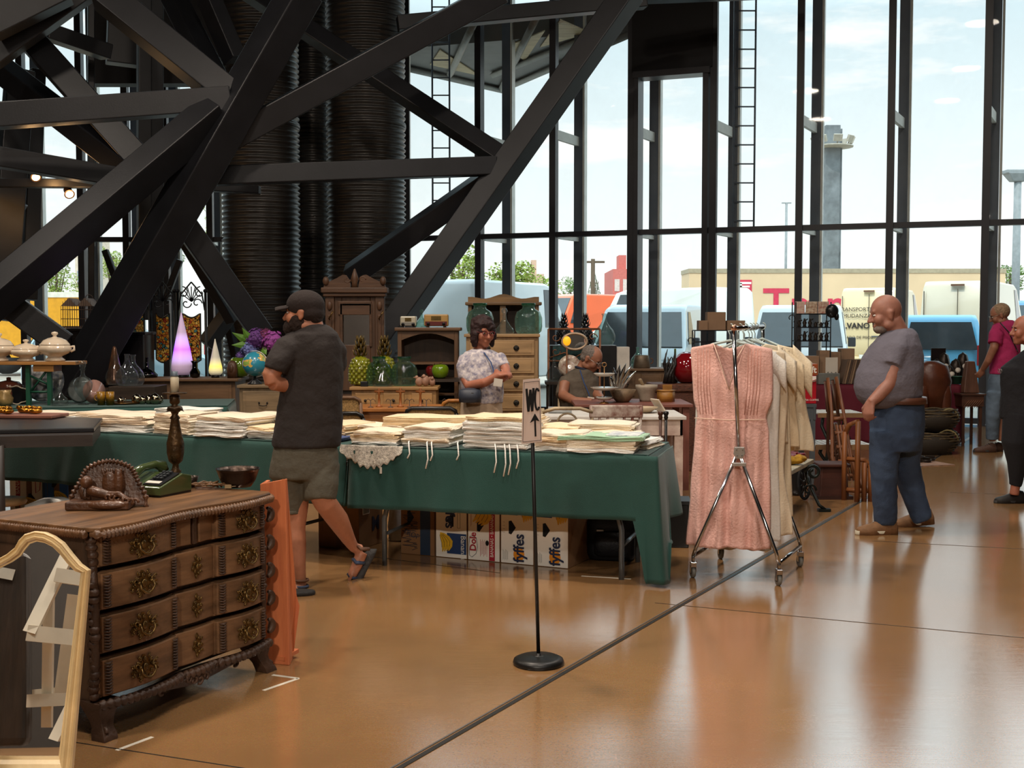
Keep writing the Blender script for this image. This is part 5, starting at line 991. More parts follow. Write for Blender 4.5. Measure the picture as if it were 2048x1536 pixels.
# ================================================================ furniture helpers
def wood(h, k='x', b=.2): return mat('wood_' + h + k, h, .5, 0, .26, 3, b, wood=k)
Mknob = mat('dark_iron_pull', '2d2822', .4, .6)
def chest(name, label, cat, px0, px1, ytop, Y, dep, rows, col, knob='bail', yaw=0, top_over=.02, legs=.08, panel=True, cols_=1, ztop=None):
    a, b = Q(px0, ytop, Y), Q(px1, ytop, Y); w = b.x - a.x; h = ztop or a.z; t = thing(name, label, cat, (a.x, Y, 0), yaw); m = wood(col); mz = wood(col, 'z')
    g = G(); g.bx(0, w, .01, dep, legs, h - .03); g.obj('body', mz, t, bev=.004); g = G(); g.bx(-top_over, w + top_over, -top_over, dep, h - .03, h); g.obj('top', m, t, bev=.006)
    for x in (.03, w - .03):
        for y in (.04, dep - .04): g = G(); g.box((x, y, legs / 2), (.05, .05, legs)); g.obj('leg', mz, t)
    avail = h - .05 - legs; tot = sum(rows); z = h - .05
    for r in rows:
        hh = avail * r / tot; cw = w / cols_
        for c in range(cols_):
            x0, x1 = c * cw + .035, (c + 1) * cw - .035; g = G(); g.bx(x0, x1, -.008, .01, z - hh + .015, z - .01); d = g.obj('drawer', m, t, bev=.005)
            if panel: g = G(); g.bx(x0 + .03, x1 - .03, -.012, -.008, z - hh + .04, z - .035); g.obj('raised_panel', m, d, bev=.004)
            for kx in ((.28, .72) if cw > .5 else (.5,)):
                xx = x0 + (x1 - x0) * kx; zz = z - hh / 2; g = G()
                if knob == 'bail': g.tube([(xx - .04, -.015, zz + .008), (xx - .035, -.03, zz - .012), (xx, -.032, zz - .018), (xx + .035, -.03, zz - .012), (xx + .04, -.015, zz + .008)], .0045, 6); g.ell((xx - .04, -.016, zz + .01), (.009, .006, .012), 8, 5); g.ell((xx + .04, -.016, zz + .01), (.009, .006, .012), 8, 5)
                elif knob == 'ring': g.lathe((xx, -.012, zz), [(0, 0), (.028, .0), (.028, .004), (0, .006)], 18, ax=(0, -1, 0)); g.tube(arc((xx, -.022, zz - .008), .017, 0, 2 * PI, 14), .003, 5)
                else: g.ell((xx, -.03, zz), (.014, .014, .014), 10, 8); g.tube([(xx, -.01, zz), (xx, -.03, zz)], .006, 6)
                g.obj('drawer_pull', Mknob, d)
        z -= hh
    return t, h, w
chest('carved_sideboard', 'brown carved sideboard with iron pulls under the purple cone lamp', 'sideboard', 284, 470, 757, 12.5, .5, (1.3, 1), '6f5238', top_over=.04)
chest('painted_chest', 'pale greenish chest of drawers beside the bearded man\'s arm', 'chest of drawers', 478, 640, 770, 11.7, .45, (1, 1, 1), '91795a')
tc_, zc_, wc_ = chest('pine_sideboard', 'low pine sideboard carrying the green glass jars', 'sideboard', 703, 872, 774, 11.5, .45, (.45, .8, 1), 'b58a56', cols_=3, panel=False, knob='ball')
tD, zD, wD = chest('tall_chest', 'tall honey-coloured chest of drawers with round ring pulls behind the woman', 'chest of drawers', 932, 1076, 668, 11.8, .42, (1, 1, 1, 1.1, 1.1, 1.1, 1.1), 'b39064', knob='ring')
chest('dark_sideboard', 'brown sideboard with carved drawer fronts behind the metallic flower', 'sideboard', 1222, 1330, 737, 13.6, .45, (1, 1, 1.2), '7a5c40', cols_=2)
# open bookcase
def bookcase(name, label, px0, px1, ytop, Y, dep, shelves, col, archtop=False, drawers=0, zbase=0):
    a, b = Q(px0, ytop, Y), Q(px1, ytop, Y); w = b.x - a.x; h = a.z; t = thing(name, label, 'bookcase', (a.x, Y, 0)); m = wood(col); mz = wood(col, 'z')
    for x in (0, w - .04): g = G(); g.bx(x, x + .04, 0, dep, zbase, h); g.obj('side_panel', mz, t, bev=.004)
    g = G(); g.bx(-.03, w + .03, -.03, dep, h - .035, h); g.obj('top', m, t, bev=.008); g = G(); g.bx(0, w, dep - .015, dep, zbase, h); g.obj('back_panel', wood('4a3524', 'z'), t)
    for z in shelves: g = G(); g.bx(.02, w - .02, .01, dep, z, z + .022); g.obj('shelf', m, t)
    if archtop:
        g = G(); g.prism([(.04, h - .03), (.04, h - .13)] + [(.04 + (w - .08) * k / 12, h - .13 + .07 * sin(PI * k / 12)) for k in range(1, 12)] + [(w - .04, h - .13), (w - .04, h - .03)], (0, .015, 0), (1, 0, 0), (0, 0, 1), .015); g.obj('arched_fascia', m, t)
    for k in range(drawers): g = G(); g.bx(.05, w - .05, -.005, .3, .52 - k * .25 + .01, .75 - k * .25); d = g.obj('drawer', m, t, bev=.005); g = G(); g.ell((w / 2, -.02, .63 - k * .25), .015); g.obj('knob', Mknob, d)
    return t, h
bookcase('low_bookcase', 'brown arched bookcase with two radios on top', 795, 916, 655, 12.3, .3, (.05, 1.12, .80, .96), '6d4e34', True, 3)
bookcase('open_hutch', 'tall brown open hutch standing behind the honey-coloured chest', 936, 1078, 604, 12.9, .3, (.05, .5, 1.0, 1.35), '7b5d3d', False, 0)
g = G(); hu = [o for o in bpy.data.objects if o.name == 'open_hutch'][0]; hw = Q(1078, 604, 12.9).x - Q(936, 604, 12.9).x; hz = Q(936, 604, 12.9).z; g.prism([(0, hz), (hw, hz)] + [(hw * (1 - k / 16), hz + .035 + .02 * cos(k * PI / 4) + .03 * sin(PI * k / 16)) for k in range(17)], (0, .01, 0), (1, 0, 0), (0, 0, 1), .02); g.bx(hw * .45, hw * .53, 0, .25, .4, hz); g.obj('wavy_cornice', wood('8a6a45'), hu)
# carved mirror stand (hall stand)
a, b = Q(650, 575, 13.2), Q(768, 575, 13.2); w = b.x - a.x; h = a.z; t = thing('carved_hall_stand', 'tall carved wooden hall stand with a mirror and broken pediment before the duct', 'hall stand', (a.x, 13.2, 0)); mW = wood('5c3f2a', 'z', .3); mX = wood('5c3f2a', 'x', .3)
for x in (0, w - .1): g = G(); g.bx(x, x + .1, 0, .12, 0, h - .06); g.bx(x - .01, x + .11, -.015, .13, .75, .82); g.bx(x + .03, x + .07, -.02, 0, .95, h - .3); g.ell((x + .05, -.01, h - .2), (.03, .02, .05)); g.obj('column', mW, t, bev=.006)
g = G(); g.bx(-.04, w + .04, -.05, .15, h - .06, h); g.bx(-.02, w + .02, -.03, .13, h - .1, h - .06); g.obj('cornice', mX, t, bev=.01)
g = G()
for sd in (-1, 1):
    p = [(0.045, .03), (.06, .09), (.09, .135), (.13, .14), (.2, .10), (.27, .07), (w / 2, .05), (w / 2 + .02, 0), (.045, 0)]; p = [(w / 2 + sd * x, h + z) for x, z in p]; p = p if sd < 0 else p[::-1]; g.prism(p, (0, .03, 0), (1, 0, 0), (0, 0, 1), .03); g.tube(arc((w / 2 + sd * .085, .01, h + .085), .04, 0, 5 * sd, 12, r2=.012), .014, 6); g.ell((w / 2 + sd * (w / 2 - .01), .0, h + .07), (.035, .03, .05))
g.lathe((w / 2, .02, h), [(.04, 0), (.03, .05), (.045, .09), (.03, .14), (.01, .2), (0, .21)], 14); g.obj('pediment', mX, t)
g = G(); mz0, mz1 = Q(683, 690, 13.2).z, Q(683, 612, 13.2).z; mx0, mx1 = Q(683, 600, 13.2).x - a.x, Q(740, 600, 13.2).x - a.x
g.bx(.1, mx0, .02, .1, .8, h - .1); g.bx(mx1, w - .1, .02, .1, .8, h - .1); g.bx(mx0, mx1, .02, .1, mz1, h - .1); g.bx(mx0, mx1, .02, .1, .8, mz0); g.obj('back_panel', mW, t, bev=.006)
g = G(); g.bx(mx0, mx1, .05, .07, mz0, mz1); g.obj('mirror_glass', mm, t)
g = G(); g.bx(mx0 - .02, mx0 + .01, .0, .03, mz0 - .02, mz1 + .03); g.bx(mx1 - .01, mx1 + .02, .0, .03, mz0 - .02, mz1 + .03); g.bx(mx0, mx1, .0, .03, mz1, mz1 + .03); g.bx(.14, w - .14, 0, .03, h - .3, h - .15); g.obj('moulding', mX, t, bev=.006)
for sd in (0, 1):
    for zz in (h - .35, 1.15): g = G(); x = .05 + sd * (w - .1); g.tube([(x, -.01, zz), (x, -.07, zz + .01), (x + .03, -.10, zz + .05), (x + .05, -.09, zz + .09)], .008, 6); g.obj('coat_hook', Mbrass, t)
g = G(); g.bx(.1, w - .1, -.2, .1, .72, .76); g.bx(.1, w - .1, -.1, .1, 0, .7); g.obj('lower_cupboard', mW, t, bev=.005)
# black cabinets at the back
def blackbox(nm, label, px0, px1, ytop, Y, dep=.5): a, b = Q(px0, ytop, Y), Q(px1, ytop, Y); t = thing(nm, label, 'cabinet', (a.x, Y, 0)); g = G(); w = b.x - a.x; g.bx(0, w, 0, dep, 0, a.z - .03); g.obj('body', mat('black_lacquer', '121012', .3, 0, .1), t, bev=.005); g = G(); g.bx(-.03, w + .03, -.03, dep, a.z - .03, a.z); g.obj('top', MATS['black_lacquer'], t, bev=.005); g = G(); g.bx(.03, w / 2 - .01, -.012, 0, .1, a.z - .1); g.obj('door', MATS['black_lacquer'], t); g = G(); g.bx(w / 2 + .01, w - .03, -.012, 0, .1, a.z - .1); g.obj('door', MATS['black_lacquer'], t); return a.z
zb1 = blackbox('black_cabinet', 'black cabinet carrying the birdcage', 106, 182, 656, 13.0); blackbox('black_cabinet', 'tall black cabinet in front of the first stained glass panel', 188, 286, 664, 12.9, .4)
chest('low_brown_chest', 'low brown carved chest behind the clear glass flagons', 'chest', 172, 282, 778, 12.2, .3, (1, 1), '4b3524', panel=False)
# birdcage
a, b = Q(122, 655, 13.1), Q(186, 655, 13.1); w = b.x - a.x; t = thing('bird_cage', 'large wire bird cage with a pair of peaked roofs on the black cabinet', 'bird cage', (a.x, 13.1, zb1)); g = G(); z1 = Q(122, 612, 13.1).z - zb1; z2 = Q(122, 596, 13.1).z - zb1; Mwire = mat('rust_wire', '5d4a40', .6, .4)
for k in range(15):
    x = w * k / 14; zt_ = z1 + (z2 - z1) * abs(sin(2 * PI * k / 14)) ** .7
    for y in (0, .28): g.tube([(x, y, 0), (x, y, zt_)], .0025, 4)
for k in range(7):
    for x in (0, w): g.tube([(x, .28 * k / 6, 0), (x, .28 * k / 6, z1)], .0025, 4)
for z in (.0, .1, .2): g.tube([(0, 0, z), (w, 0, z), (w, .28, z), (0, .28, z)], .004, 5, closed=True)
g.obj('wire_mesh', Mwire, t); g = G()
for s in (0, 1):
    x0, x1 = s * w / 2, (s + 1) * w / 2; g.add([(x0, 0, z1), ((x0 + x1) / 2, 0, z2), (x1, 0, z1), (x0, .28, z1), ((x0 + x1) / 2, .28, z2), (x1, .28, z1)], [(0, 3, 4, 1), (1, 4, 5, 2), (0, 1, 2), (3, 5, 4)])
g.obj('roof_sheet', mat('cage_tin', '8b7566', .6, .2, .2, 6), t); g = G(); g.bx(0, w, 0, .28, -.0, .02); g.obj('floor_tray', Mwire, t); g = G(); g.tube(arc((w * .75, .14, z2), .04, 0, PI, 8), .004, 5); g.obj('ring_handle', Mwire, t)
# stained glass screen
Mlead = mat('lead_black', '141210', .5, .3)
def stained():
    m = bpy.data.materials.new('stained_glass'); m.use_nodes = True; t = m.node_tree; b = t.nodes['Principled BSDF']; n = t.nodes.new; l = t.links.new
    tcn = n('ShaderNodeTexCoord'); v = n('ShaderNodeTexVoronoi'); v.inputs['Scale'].default_value = 34; l(tcn.outputs['Object'], v.inputs['Vector'])
    r = n('ShaderNodeValToRGB'); r.color_ramp.interpolation = 'CONSTANT'; e = r.color_ramp.elements; e[0].color = lin('d79a3a'); e[1].position = .35; e[1].color = lin('c9702c')
    for p, c in ((.55, 'e3b65a'), (.7, 'a8402a'), (.82, 'd79a3a'), (.9, '4f7d78')): k = e.new(p); k.color = lin(c)
    s = n('ShaderNodeSeparateColor'); l(v.outputs['Color'], s.inputs[0]); l(s.outputs[0], r.inputs[0])
    v2 = n('ShaderNodeTexVoronoi'); v2.feature = 'DISTANCE_TO_EDGE'; v2.inputs['Scale'].default_value = 34; l(tcn.outputs['Object'], v2.inputs['Vector'])
    r2 = n('ShaderNodeValToRGB'); r2.color_ramp.elements[0].position = .05; r2.color_ramp.elements[1].position = .08; l(v2.outputs['Distance'], r2.inputs[0])
    mx_ = n('ShaderNodeMixRGB'); mx_.blend_type = 'MULTIPLY'; mx_.inputs[0].default_value = 1; l(r.outputs[0], mx_.inputs[1]); l(r2.outputs[0], mx_.inputs[2]); l(mx_.outputs[0], b.inputs['Base Color']); b.inputs['Roughness'].default_value = .2; b.inputs['Transmission Weight'].default_value = .45; return m
Mst = stained(); SG = thing('folding_screen', 'wrought-iron folding screen with amber stained glass panels behind the purple lamp', 'screen', (Q(250, 600, 13.5).x, 13.5, 0))
for k, (x0, x1, y0, y1) in enumerate(((247, 290, 630, 740), (312, 340, 632, 718), (366, 402, 632, 720))):
    a, b = Q(x0, y0, 13.5 + .05 * k), Q(x1, y1, 13.5 + .05 * k); g = G(); w = b.x - a.x; n_ = 10
    pl = [(0, b.z + .03)] + [(w * i / n_, b.z - .04 * sin(PI * i / n_)) for i in range(n_ + 1)] + [(w, b.z + .03)] + [(w * (1 - i / n_), a.z + .03 - .05 * sin(PI * i / n_)) for i in range(n_ + 1)]
    g.prism(pl, (a.x, a.y, 0), (1, 0, 0), (0, 0, 1), .01); g.obj('glass_panel', Mst, SG, world=True); g = G()
    g.tube([V((a.x + p[0], a.y - .005, p[1])) for p in pl], .010, 5, closed=True); zt_ = Q(x0, 585, 13.5).z
    for xx in (a.x - .06, b.x + .06): g.tube([(xx, a.y, 0), (xx, a.y, zt_)], .016, 6); g.ell((xx, a.y, zt_ + .02), .025)
    cx = (a.x + b.x) / 2
    for s in (-1, 1):
        g.tube(arc((cx + s * .1, a.y, zt_ + .0), .07, PI / 2, PI / 2 + s * 5.5, 14, r2=.015), .007, 5); g.tube(arc((cx + s * .06, a.y, zt_ - .12), .06, 0, s * 5.5, 14, r2=.012), .007, 5); g.tube([(cx + s * (w / 2 + .05), a.y, zt_ - .2), (cx + s * .12, a.y, zt_ - .02), (cx, a.y, zt_ + .12)], .009, 5); g.tube(arc((cx + s * .08, a.y, .45), .06, 0, 5, 12, r2=.01), .007, 5)
    for q in range(7): an = PI * (q + .5) / 7; g.tube([(cx, a.y, zt_ - .1), (cx + cos(an) * .1, a.y, zt_ - .05 + sin(an) * .12)], .006, 5)
    g.obj('iron_scrollwork', Mlead, SG, world=True)
# ================================================================ glass and ceramics helpers
Gclear = glassmat('clear_glass', 'e8eeec', .6, .03, 1.5, 1.5, .14); Ggreen = glassmat('green_glass', '4fb38c', .25, .03, 1.5, 1.5, .3); Ggreen2 = glassmat('pale_green_glass', 'a4dcc6', .5, .03, 1.5, 1.5, .26); Gdark = glassmat('dark_glass', '1c1c16', .02, .03, 1.5)
def lat(name, label, cat, loc, prof, m, s=1, n=24, part='vessel', group=None, **k):
    t = thing(name, label, cat, tuple(loc), group=group); g = G(); g.lathe((0, 0, 0), [(r * s, h * s) for r, h in prof], n, **k); g.obj(part, m, t); return t
def on(px, Y, z): return V((Q(px, 600, Y).x, Y, z))
JAR = [(0, .004), (.13, .004), (.155, .03), (.165, .09), (.165, .19), (.14, .26), (.075, .30), (.072, .335), (.085, .34), (.085, .36), (.07, .362)]
DEMI = [(0, .004), (.10, .004), (.13, .05), (.135, .11), (.11, .18), (.05, .25), (.028, .29), (.026, .36), (.034, .365), (.034, .38), (.024, .381)]
DEC = [(0, .004), (.10, .004), (.115, .02), (.09, .07), (.04, .14), (.022, .18), (.02, .215), (.03, .22), (.012, .225), (.032, .255), (.034, .275), (.018, .298), (0, .30)]
for px, lb in ((960, 'round green glass jar on the tall chest above the woman'), (1057, 'round green glass jar at the far end of the tall chest')):
    t = lat('glass_jar', lb, 'jar', on(px, 11.98, zD + .001), JAR, Ggreen2, .83); g = G(); g.lathe((0, 0, 0), [(r * .84, h * .84) for r, h in JAR[-4:]], 24); g.obj('rim', Ggreen, t)
lat('glass_decanter', 'cut glass decanter with round stopper between the jars on the tall chest', 'decanter', on(1009, 11.95, zD + .001), DEC, Gclear, .85, jit=lambda a, h: 1 + .03 * cos(12 * a))
zC = Q(703, 774, 11.5).z
for px, lb in ((757, 'round green glass jar on the pine sideboard beside the pineapple'), (808, 'round green glass jar nearer the bookcase end of the pine sideboard')):
    t = lat('glass_jar', lb, 'jar', on(px, 11.72, zC + .001), JAR, Ggreen2, .78); g = G(); g.lathe((0, 0, 0), [(r * .79, h * .79) for r, h in JAR[-4:]], 24); g.obj('rim', Ggreen, t)
lat('glass_decanter', 'ship-shaped cut glass decanter between the jars on the pine sideboard', 'decanter', on(765, 11.58, zC + .001), DEC, Gclear, .9, jit=lambda a, h: 1 + .03 * cos(12 * a))
t = thing('black_box', 'tiny black box beside the pineapple vase', 'box', tuple(on(727, 11.56, zC))); g = G(); g.bx(-.035, .035, 0, .05, 0, .05); g.obj('box', Mbk, t, bev=.004)
def pineapple(px, Y, z, h, lb, mb, mt):
    t = thing('pineapple_vase', lb, 'ornament', tuple(on(px, Y, z))); g = G(); hb = h * .58; r = hb * .36; g.lathe((0, 0, 0), [(r * .5, 0), (r * .85, hb * .08), (r, hb * .3), (r * 1.0, hb * .6), (r * .8, hb * .88), (r * .4, hb), (0, hb * 1.01)], 20)
    for i in range(9):
        for j in range(12):
            zz = hb * (.1 + .85 * i / 9); a = 2 * PI * (j + .5 * (i % 2)) / 12; q = r * (.86 if i == 0 else 1.0 if i < 6 else .93 - .1 * (i - 6)); g.ell((cos(a) * q, sin(a) * q, zz), (r * .17, r * .17, r * .17), 6, 4)
    g.obj('fruit_body', mb, t); g = G()
    for i in range(4):
        for j in range(7):
            a = 2 * PI * (j + .5 * i) / 7; ro = r * (.75 - .12 * i); z0 = hb + (h - hb) * i * .22; z1_ = z0 + (h - hb) * .32; g.tube([(cos(a) * r * .15, sin(a) * r * .15, z0 - .01), (cos(a) * ro * .8, sin(a) * ro * .8, z0 + .25 * (z1_ - z0)), (cos(a) * ro, sin(a) * ro, z1_)], [r * .12, r * .16, .002], 6, flat=.5)
    g.obj('leaf_crown', mt, t)
Mpy = mat('glazed_yellow_green', '8a8a1e', .15, 0, .25, 20, coat=.6); Mpb = mat('bronze_leaf', '6b5524', .3, .5, .3, 20)
pineapple(720, 11.75, zC, .50, 'large yellow-green ceramic pineapple vase beside the bearded man', Mpy, Mpb); pineapple(768, 11.88, zC, .50, 'yellow-green ceramic pineapple vase standing behind the glass jars', Mpy, Mpb)
Mblkp = mat('black_leaf', '15171a', .3)
def apple(px, Y, z, r, lb, m):
    t = lat('ceramic_apple', lb, 'ornament', on(px, Y, z), [(0, .1), (.5, .02), (.8, .25), (1, .8), (1.0, 1.2), (.8, 1.55), (.4, 1.68), (.12, 1.55), (0, 1.52)], m, r, part='apple'); g = G(); g.tube([(0, 0, r * 1.5), (0, 0, r * 1.75), (r * .2, 0, r * 1.95)], r * .07, 6); g.obj('stem', Mpb, t)
apple(880, 11.3 + .62, Q(793, 757, 11.92).z, .085, 'glossy green ceramic apple in front of the bookcase', mat('apple_green', '6d8c14', .12, coat=.8)); apple(866, 12.06, Q(793, 757, 11.92).z, .075, 'dark red ceramic apple half hidden behind the green apple', mat('apple_red', '6a1214', .12, coat=.8))
t = thing('side_table', 'dark narrow table carrying the ceramic apples', 'table', tuple(V((Q(850, 600, 11.95).x, 11.82, 0)))); zz = Q(793, 757, 11.92).z; g = G(); g.bx(.0, .38, 0, .36, zz - .03, zz - .001); g.obj('tabletop', wood('3b2c20'), t)
for x in (.03, .35):
    for y in (.03, .33): g = G(); g.tube([(x, y, 0), (x, y, zz - .03)], .018, 8); g.obj('leg', wood('3b2c20', 'z'), t)
# figurines
for i, (px, sx_) in enumerate(((838, 1), (851, 1.15), (864, .9))):
    t = thing('clay_figurine', 'small pinkish clay bird figurine in the group before the bookcase', 'figurine', tuple(on(px, 11.62, zC + .001)), i * .8, group='clay figurines on the pine sideboard'); g = G(); g.ell((0, 0, .045 * sx_), (.04 * sx_, .03, .045 * sx_), 12, 8); g.ell((-.025, 0, .085 * sx_), (.018, .017, .02), 10, 8); g.tube([(-.04, 0, .088 * sx_), (-.06, 0, .082 * sx_)], [.006, .002], 6); g.tube([(.03, 0, .05), (.06, 0, .09)], [.018, .006], 6); g.obj('figurine', mat('pink_clay', 'b58a72', .5, 0, .25, 30), t)
# radios and decanter on the bookcase
zE = Q(793, 655, 12.3).z
def radio(px, Y, w, h, lb, m1, m2): 
    t = thing('table_radio', lb, 'radio', tuple(on(px, Y, zE + .001))); g = G(); g.bx(-w / 2, w / 2, 0, .14, .012, h); g.obj('case', m1, t, bev=.012); g = G(); g.bx(-w / 2 + .012, w / 2 - .012, -.004, .0, .02, h * .45); f = g.obj('front_panel', m2, t)
    for x in (-w * .32, w * .32): g = G(); g.lathe((x, -.002, h * .26), [(0, .02), (.016, .02), (.018, 0)], 14, ax=(0, -1, 0)); g.obj('dial_knob', Mbk, t)
    g = G(); g.bx(-w * .2, w * .2, -.005, 0, h * .55, h * .85); g.obj('grille', Mpb, t)
    for x in (-w * .35, w * .35): g = G(); g.box((x, .07, .006), (.03, .1, .012)); g.obj('foot', Mbk, t)
radio(816, 12.4, .165, .115, 'small silver and cream radio with round dial on the bookcase', mat('cream_enamel', 'b8b09a', .3), mat('silver_face', '8e8b84', .3, .5)); radio(872, 12.4, .25, .135, 'tan and dark red valve radio on the bookcase', mat('tan_case', 'b08a4c', .4), mat('oxblood', '5d1a18', .35))
lat('glass_decanter', 'green-tinted decanter between the radios', 'decanter', on(843, 12.46, zE + .001), DEC, Ggreen2, .62)
# sideboard ornaments
zA = Q(284, 757, 12.5).z; zBp = Q(478, 770, 11.7).z
def cone(px, Y, z, h, r, lb, m, core=None, flare=.0):
    t = thing('cone_lamp', lb, 'lamp', tuple(on(px, Y, z))); g = G(); g.lathe((0, 0, .03), [(r * .72, 0), (r * .96, h * .05), (r, h * .12), (r * .93, h * .22), (r * .72, h * .42), (r * .4, h * .7), (r * .1, h * .95), (.004, h)], 24, jit=lambda a, hh: 1 + .06 * cos(3 * a)); g.obj('shade', m, t); g = G(); g.lathe((0, 0, 0), [(r * .6, 0), (r * .6, .03)], 20); g.obj('base', Mbk, t); return t
def glow(name, c1, c2, zlo, zmid, st):
    m = bpy.data.materials.new(name); m.use_nodes = True; t = m.node_tree; b = t.nodes['Principled BSDF']; n = t.nodes.new; l = t.links.new
    tcn = n('ShaderNodeTexCoord'); s = n('ShaderNodeSeparateXYZ'); l(tcn.outputs['Object'], s.inputs[0]); r = n('ShaderNodeValToRGB'); e = r.color_ramp.elements
    mr = n('ShaderNodeMapRange'); mr.inputs[1].default_value = zlo; mr.inputs[2].default_value = zlo + 2 * (zmid - zlo); l(s.outputs[2], mr.inputs[0]); l(mr.outputs[0], r.inputs[0])
    e[0].position = 0; e[0].color = lin(c2); e[1].position = .5; e[1].color = lin(c1); k = e.new(1.0); k.color = lin(c2)
    b.inputs['Base Color'].default_value = lin(c2); l(r.outputs[0], b.inputs['Emission Color']); r2 = n('ShaderNodeValToRGB'); r2.color_ramp.elements[0].color = (.08, .08, .08, 1); r2.color_ramp.elements[1].position = .5; k2 = r2.color_ramp.elements.new(1); k2.color = (.15, .15, .15, 1); l(mr.outputs[0], r2.inputs[0])
    mu = n('ShaderNodeMath'); mu.operation = 'MULTIPLY'; mu.inputs[1].default_value = st; l(r2.outputs[0], mu.inputs[0]); l(mu.outputs[0], b.inputs['Emission Strength']); b.inputs['Roughness'].default_value = .35; return m
cone(362, 12.75, zA, .66, .115, 'tall lit purple and white glass cone lamp on the carved sideboard', glow('purple_glow', '7a10f0', 'c3aac9', .12, .30, 2.6)); cone(429, 12.7, zA, .38, .072, 'smaller pale cone lamp with a yellow glow beside the purple one', glow('yellow_glow', 'e8d21a', 'cfc8b4', .02, .12, 1.2))
GV = thing('flower_vase', 'round green vase full of purple and blue hydrangeas beside the globe', 'vase', tuple(on(478, 12.75, zA))); g = G(); g.lathe((0, 0, 0), [(.05, 0), (.10, .02), (.125, .09), (.12, .16), (.08, .21), (.05, .22), (.05, .21)], 28, ); g.obj('vase', mat('green_glaze', '4f6a12', .12, 0, .1, coat=.7), GV)
rn = random.Random(8)
for (px, py, r, c) in ((512, 678, .115, '6d3f88'), (545, 684, .125, 'a24aa0'), (500, 698, .10, '7d86c8'), (530, 672, .08, '7b2e5c'), (480, 712, .05, '6a4f98'), (560, 700, .09, '9a4498')):
    c0 = Q(px, py, 12.72) - GV.location; g = G()
    for k in range(150):
        a, q = rn.uniform(0, 2 * PI), math.acos(rn.uniform(-1, 1)); d = V((sin(q) * cos(a), sin(q) * sin(a), cos(q))); x, y, _ = frame_of(d); p = c0 + d * r * rn.uniform(.88, 1.02); s = r * .15
        g.add([p + x * s, p + y * s, p - x * s, p - y * s, p + d * s * .4], [(0, 1, 4), (1, 2, 4), (2, 3, 4), (3, 0, 4)])
    g.ell(c0, r * .85, 12, 8); g.obj('flower_head', mat('petal_' + c, c, .7, 0, .25, 40), GV); g = G(); g.tube([(0, 0, .15), c0 * .6 + V((0, 0, .05)), c0], .006, 6); g.obj('flower_stem', mat('stem_green', '4a6a2c', .6), GV)
for (px, py, dx, dz) in ((484, 676, -.10, .06), (495, 672, -.05, .09), (485, 690, -.11, .0), (528, 700, .03, -.05)):
    c0 = Q(px, py, 12.66) - GV.location; g = G(); e_ = V((dx, -.03, dz)); s = V((-dz, 0, dx)).normalized() * .04; g.add([c0 - e_ * .6, c0 + s, c0 + e_, c0 - s, c0 + V((0, -.01, 0))], [(0, 1, 4), (1, 2, 4), (2, 3, 4), (3, 0, 4)]); g.obj('leaf', mat('leaf_bright', '5d8a2e', .5), GV)
t = thing('table_globe', 'small blue and yellow globe on a dark stand by the bearded man\'s elbow', 'globe', tuple(on(508, 11.85, zBp))); 
def globemat():
    m = bpy.data.materials.new('globe_map'); m.use_nodes = True; t = m.node_tree; b = t.nodes['Principled BSDF']; n = t.nodes.new; l = t.links.new; tcn = n('ShaderNodeTexCoord'); a = n('ShaderNodeTexNoise'); a.inputs['Scale'].default_value = 9; a.inputs['Detail'].default_value = 3; l(tcn.outputs['Object'], a.inputs['Vector']); r = n('ShaderNodeValToRGB'); r.color_ramp.interpolation = 'CONSTANT'; e = r.color_ramp.elements; e[0].color = lin('2f88a0'); e[1].position = .54; e[1].color = lin('d9b25c'); k = e.new(.6); k.color = lin('8fae52'); l(a.outputs[0], r.inputs[0]); l(r.outputs[0], b.inputs['Base Color']); b.inputs['Roughness'].default_value = .25; b.inputs['Coat Weight'].default_value = .5; return m
g = G(); g.ell((0, 0, .20), .122, 28, 18); g.obj('sphere', globemat(), t); g = G(); g.lathe((0, 0, 0), [(.075, 0), (.07, .012), (.02, .05), (.012, .085), (0, .09)], 20); g.obj('stand', Mbk, t); g = G(); g.tube(arc((0, 0, .20), .13, -PI / 2, PI / 2 + .3, 14), .005, 6); g.obj('meridian_arm', mat('white_plastic_arm', 'c9c9c4', .4), t)
t = lat('wood_carving', 'small arched dark wooden carving in front of the green vase', 'carving', on(463, 12.6, zA), [(.05, 0), (.055, .08), (.045, .15), (.02, .18), (0, .185)], wood('4b2d1a', 'z'), 1, sq=3); g = G(); g.ell((0, -.045, .1), (.025, .02, .045)); g.obj('carved_figure', wood('4b2d1a', 'z'), t)
t = lat('dark_vase', 'small black lustre vase beside the purple lamp', 'vase', on(388, 12.66, zA), [(.02, 0), (.05, .01), (.055, .06), (.03, .10), (.028, .15), (.045, .18), (.04, .18)], Gdark)
t = thing('brass_ornament', 'small shiny brass ornament on the pale chest by the globe', 'ornament', tuple(on(546, 11.8, zBp))); g = G()
for k in range(5): g.ell((-.03 + k * .015, 0, .02 + .012 * (k % 2)), .014, 8, 6)
g.bx(-.045, .045, -.02, .02, 0, .008); g.obj('ornament', mat('shiny_brass', 'b98a3c', .2, .9), t)
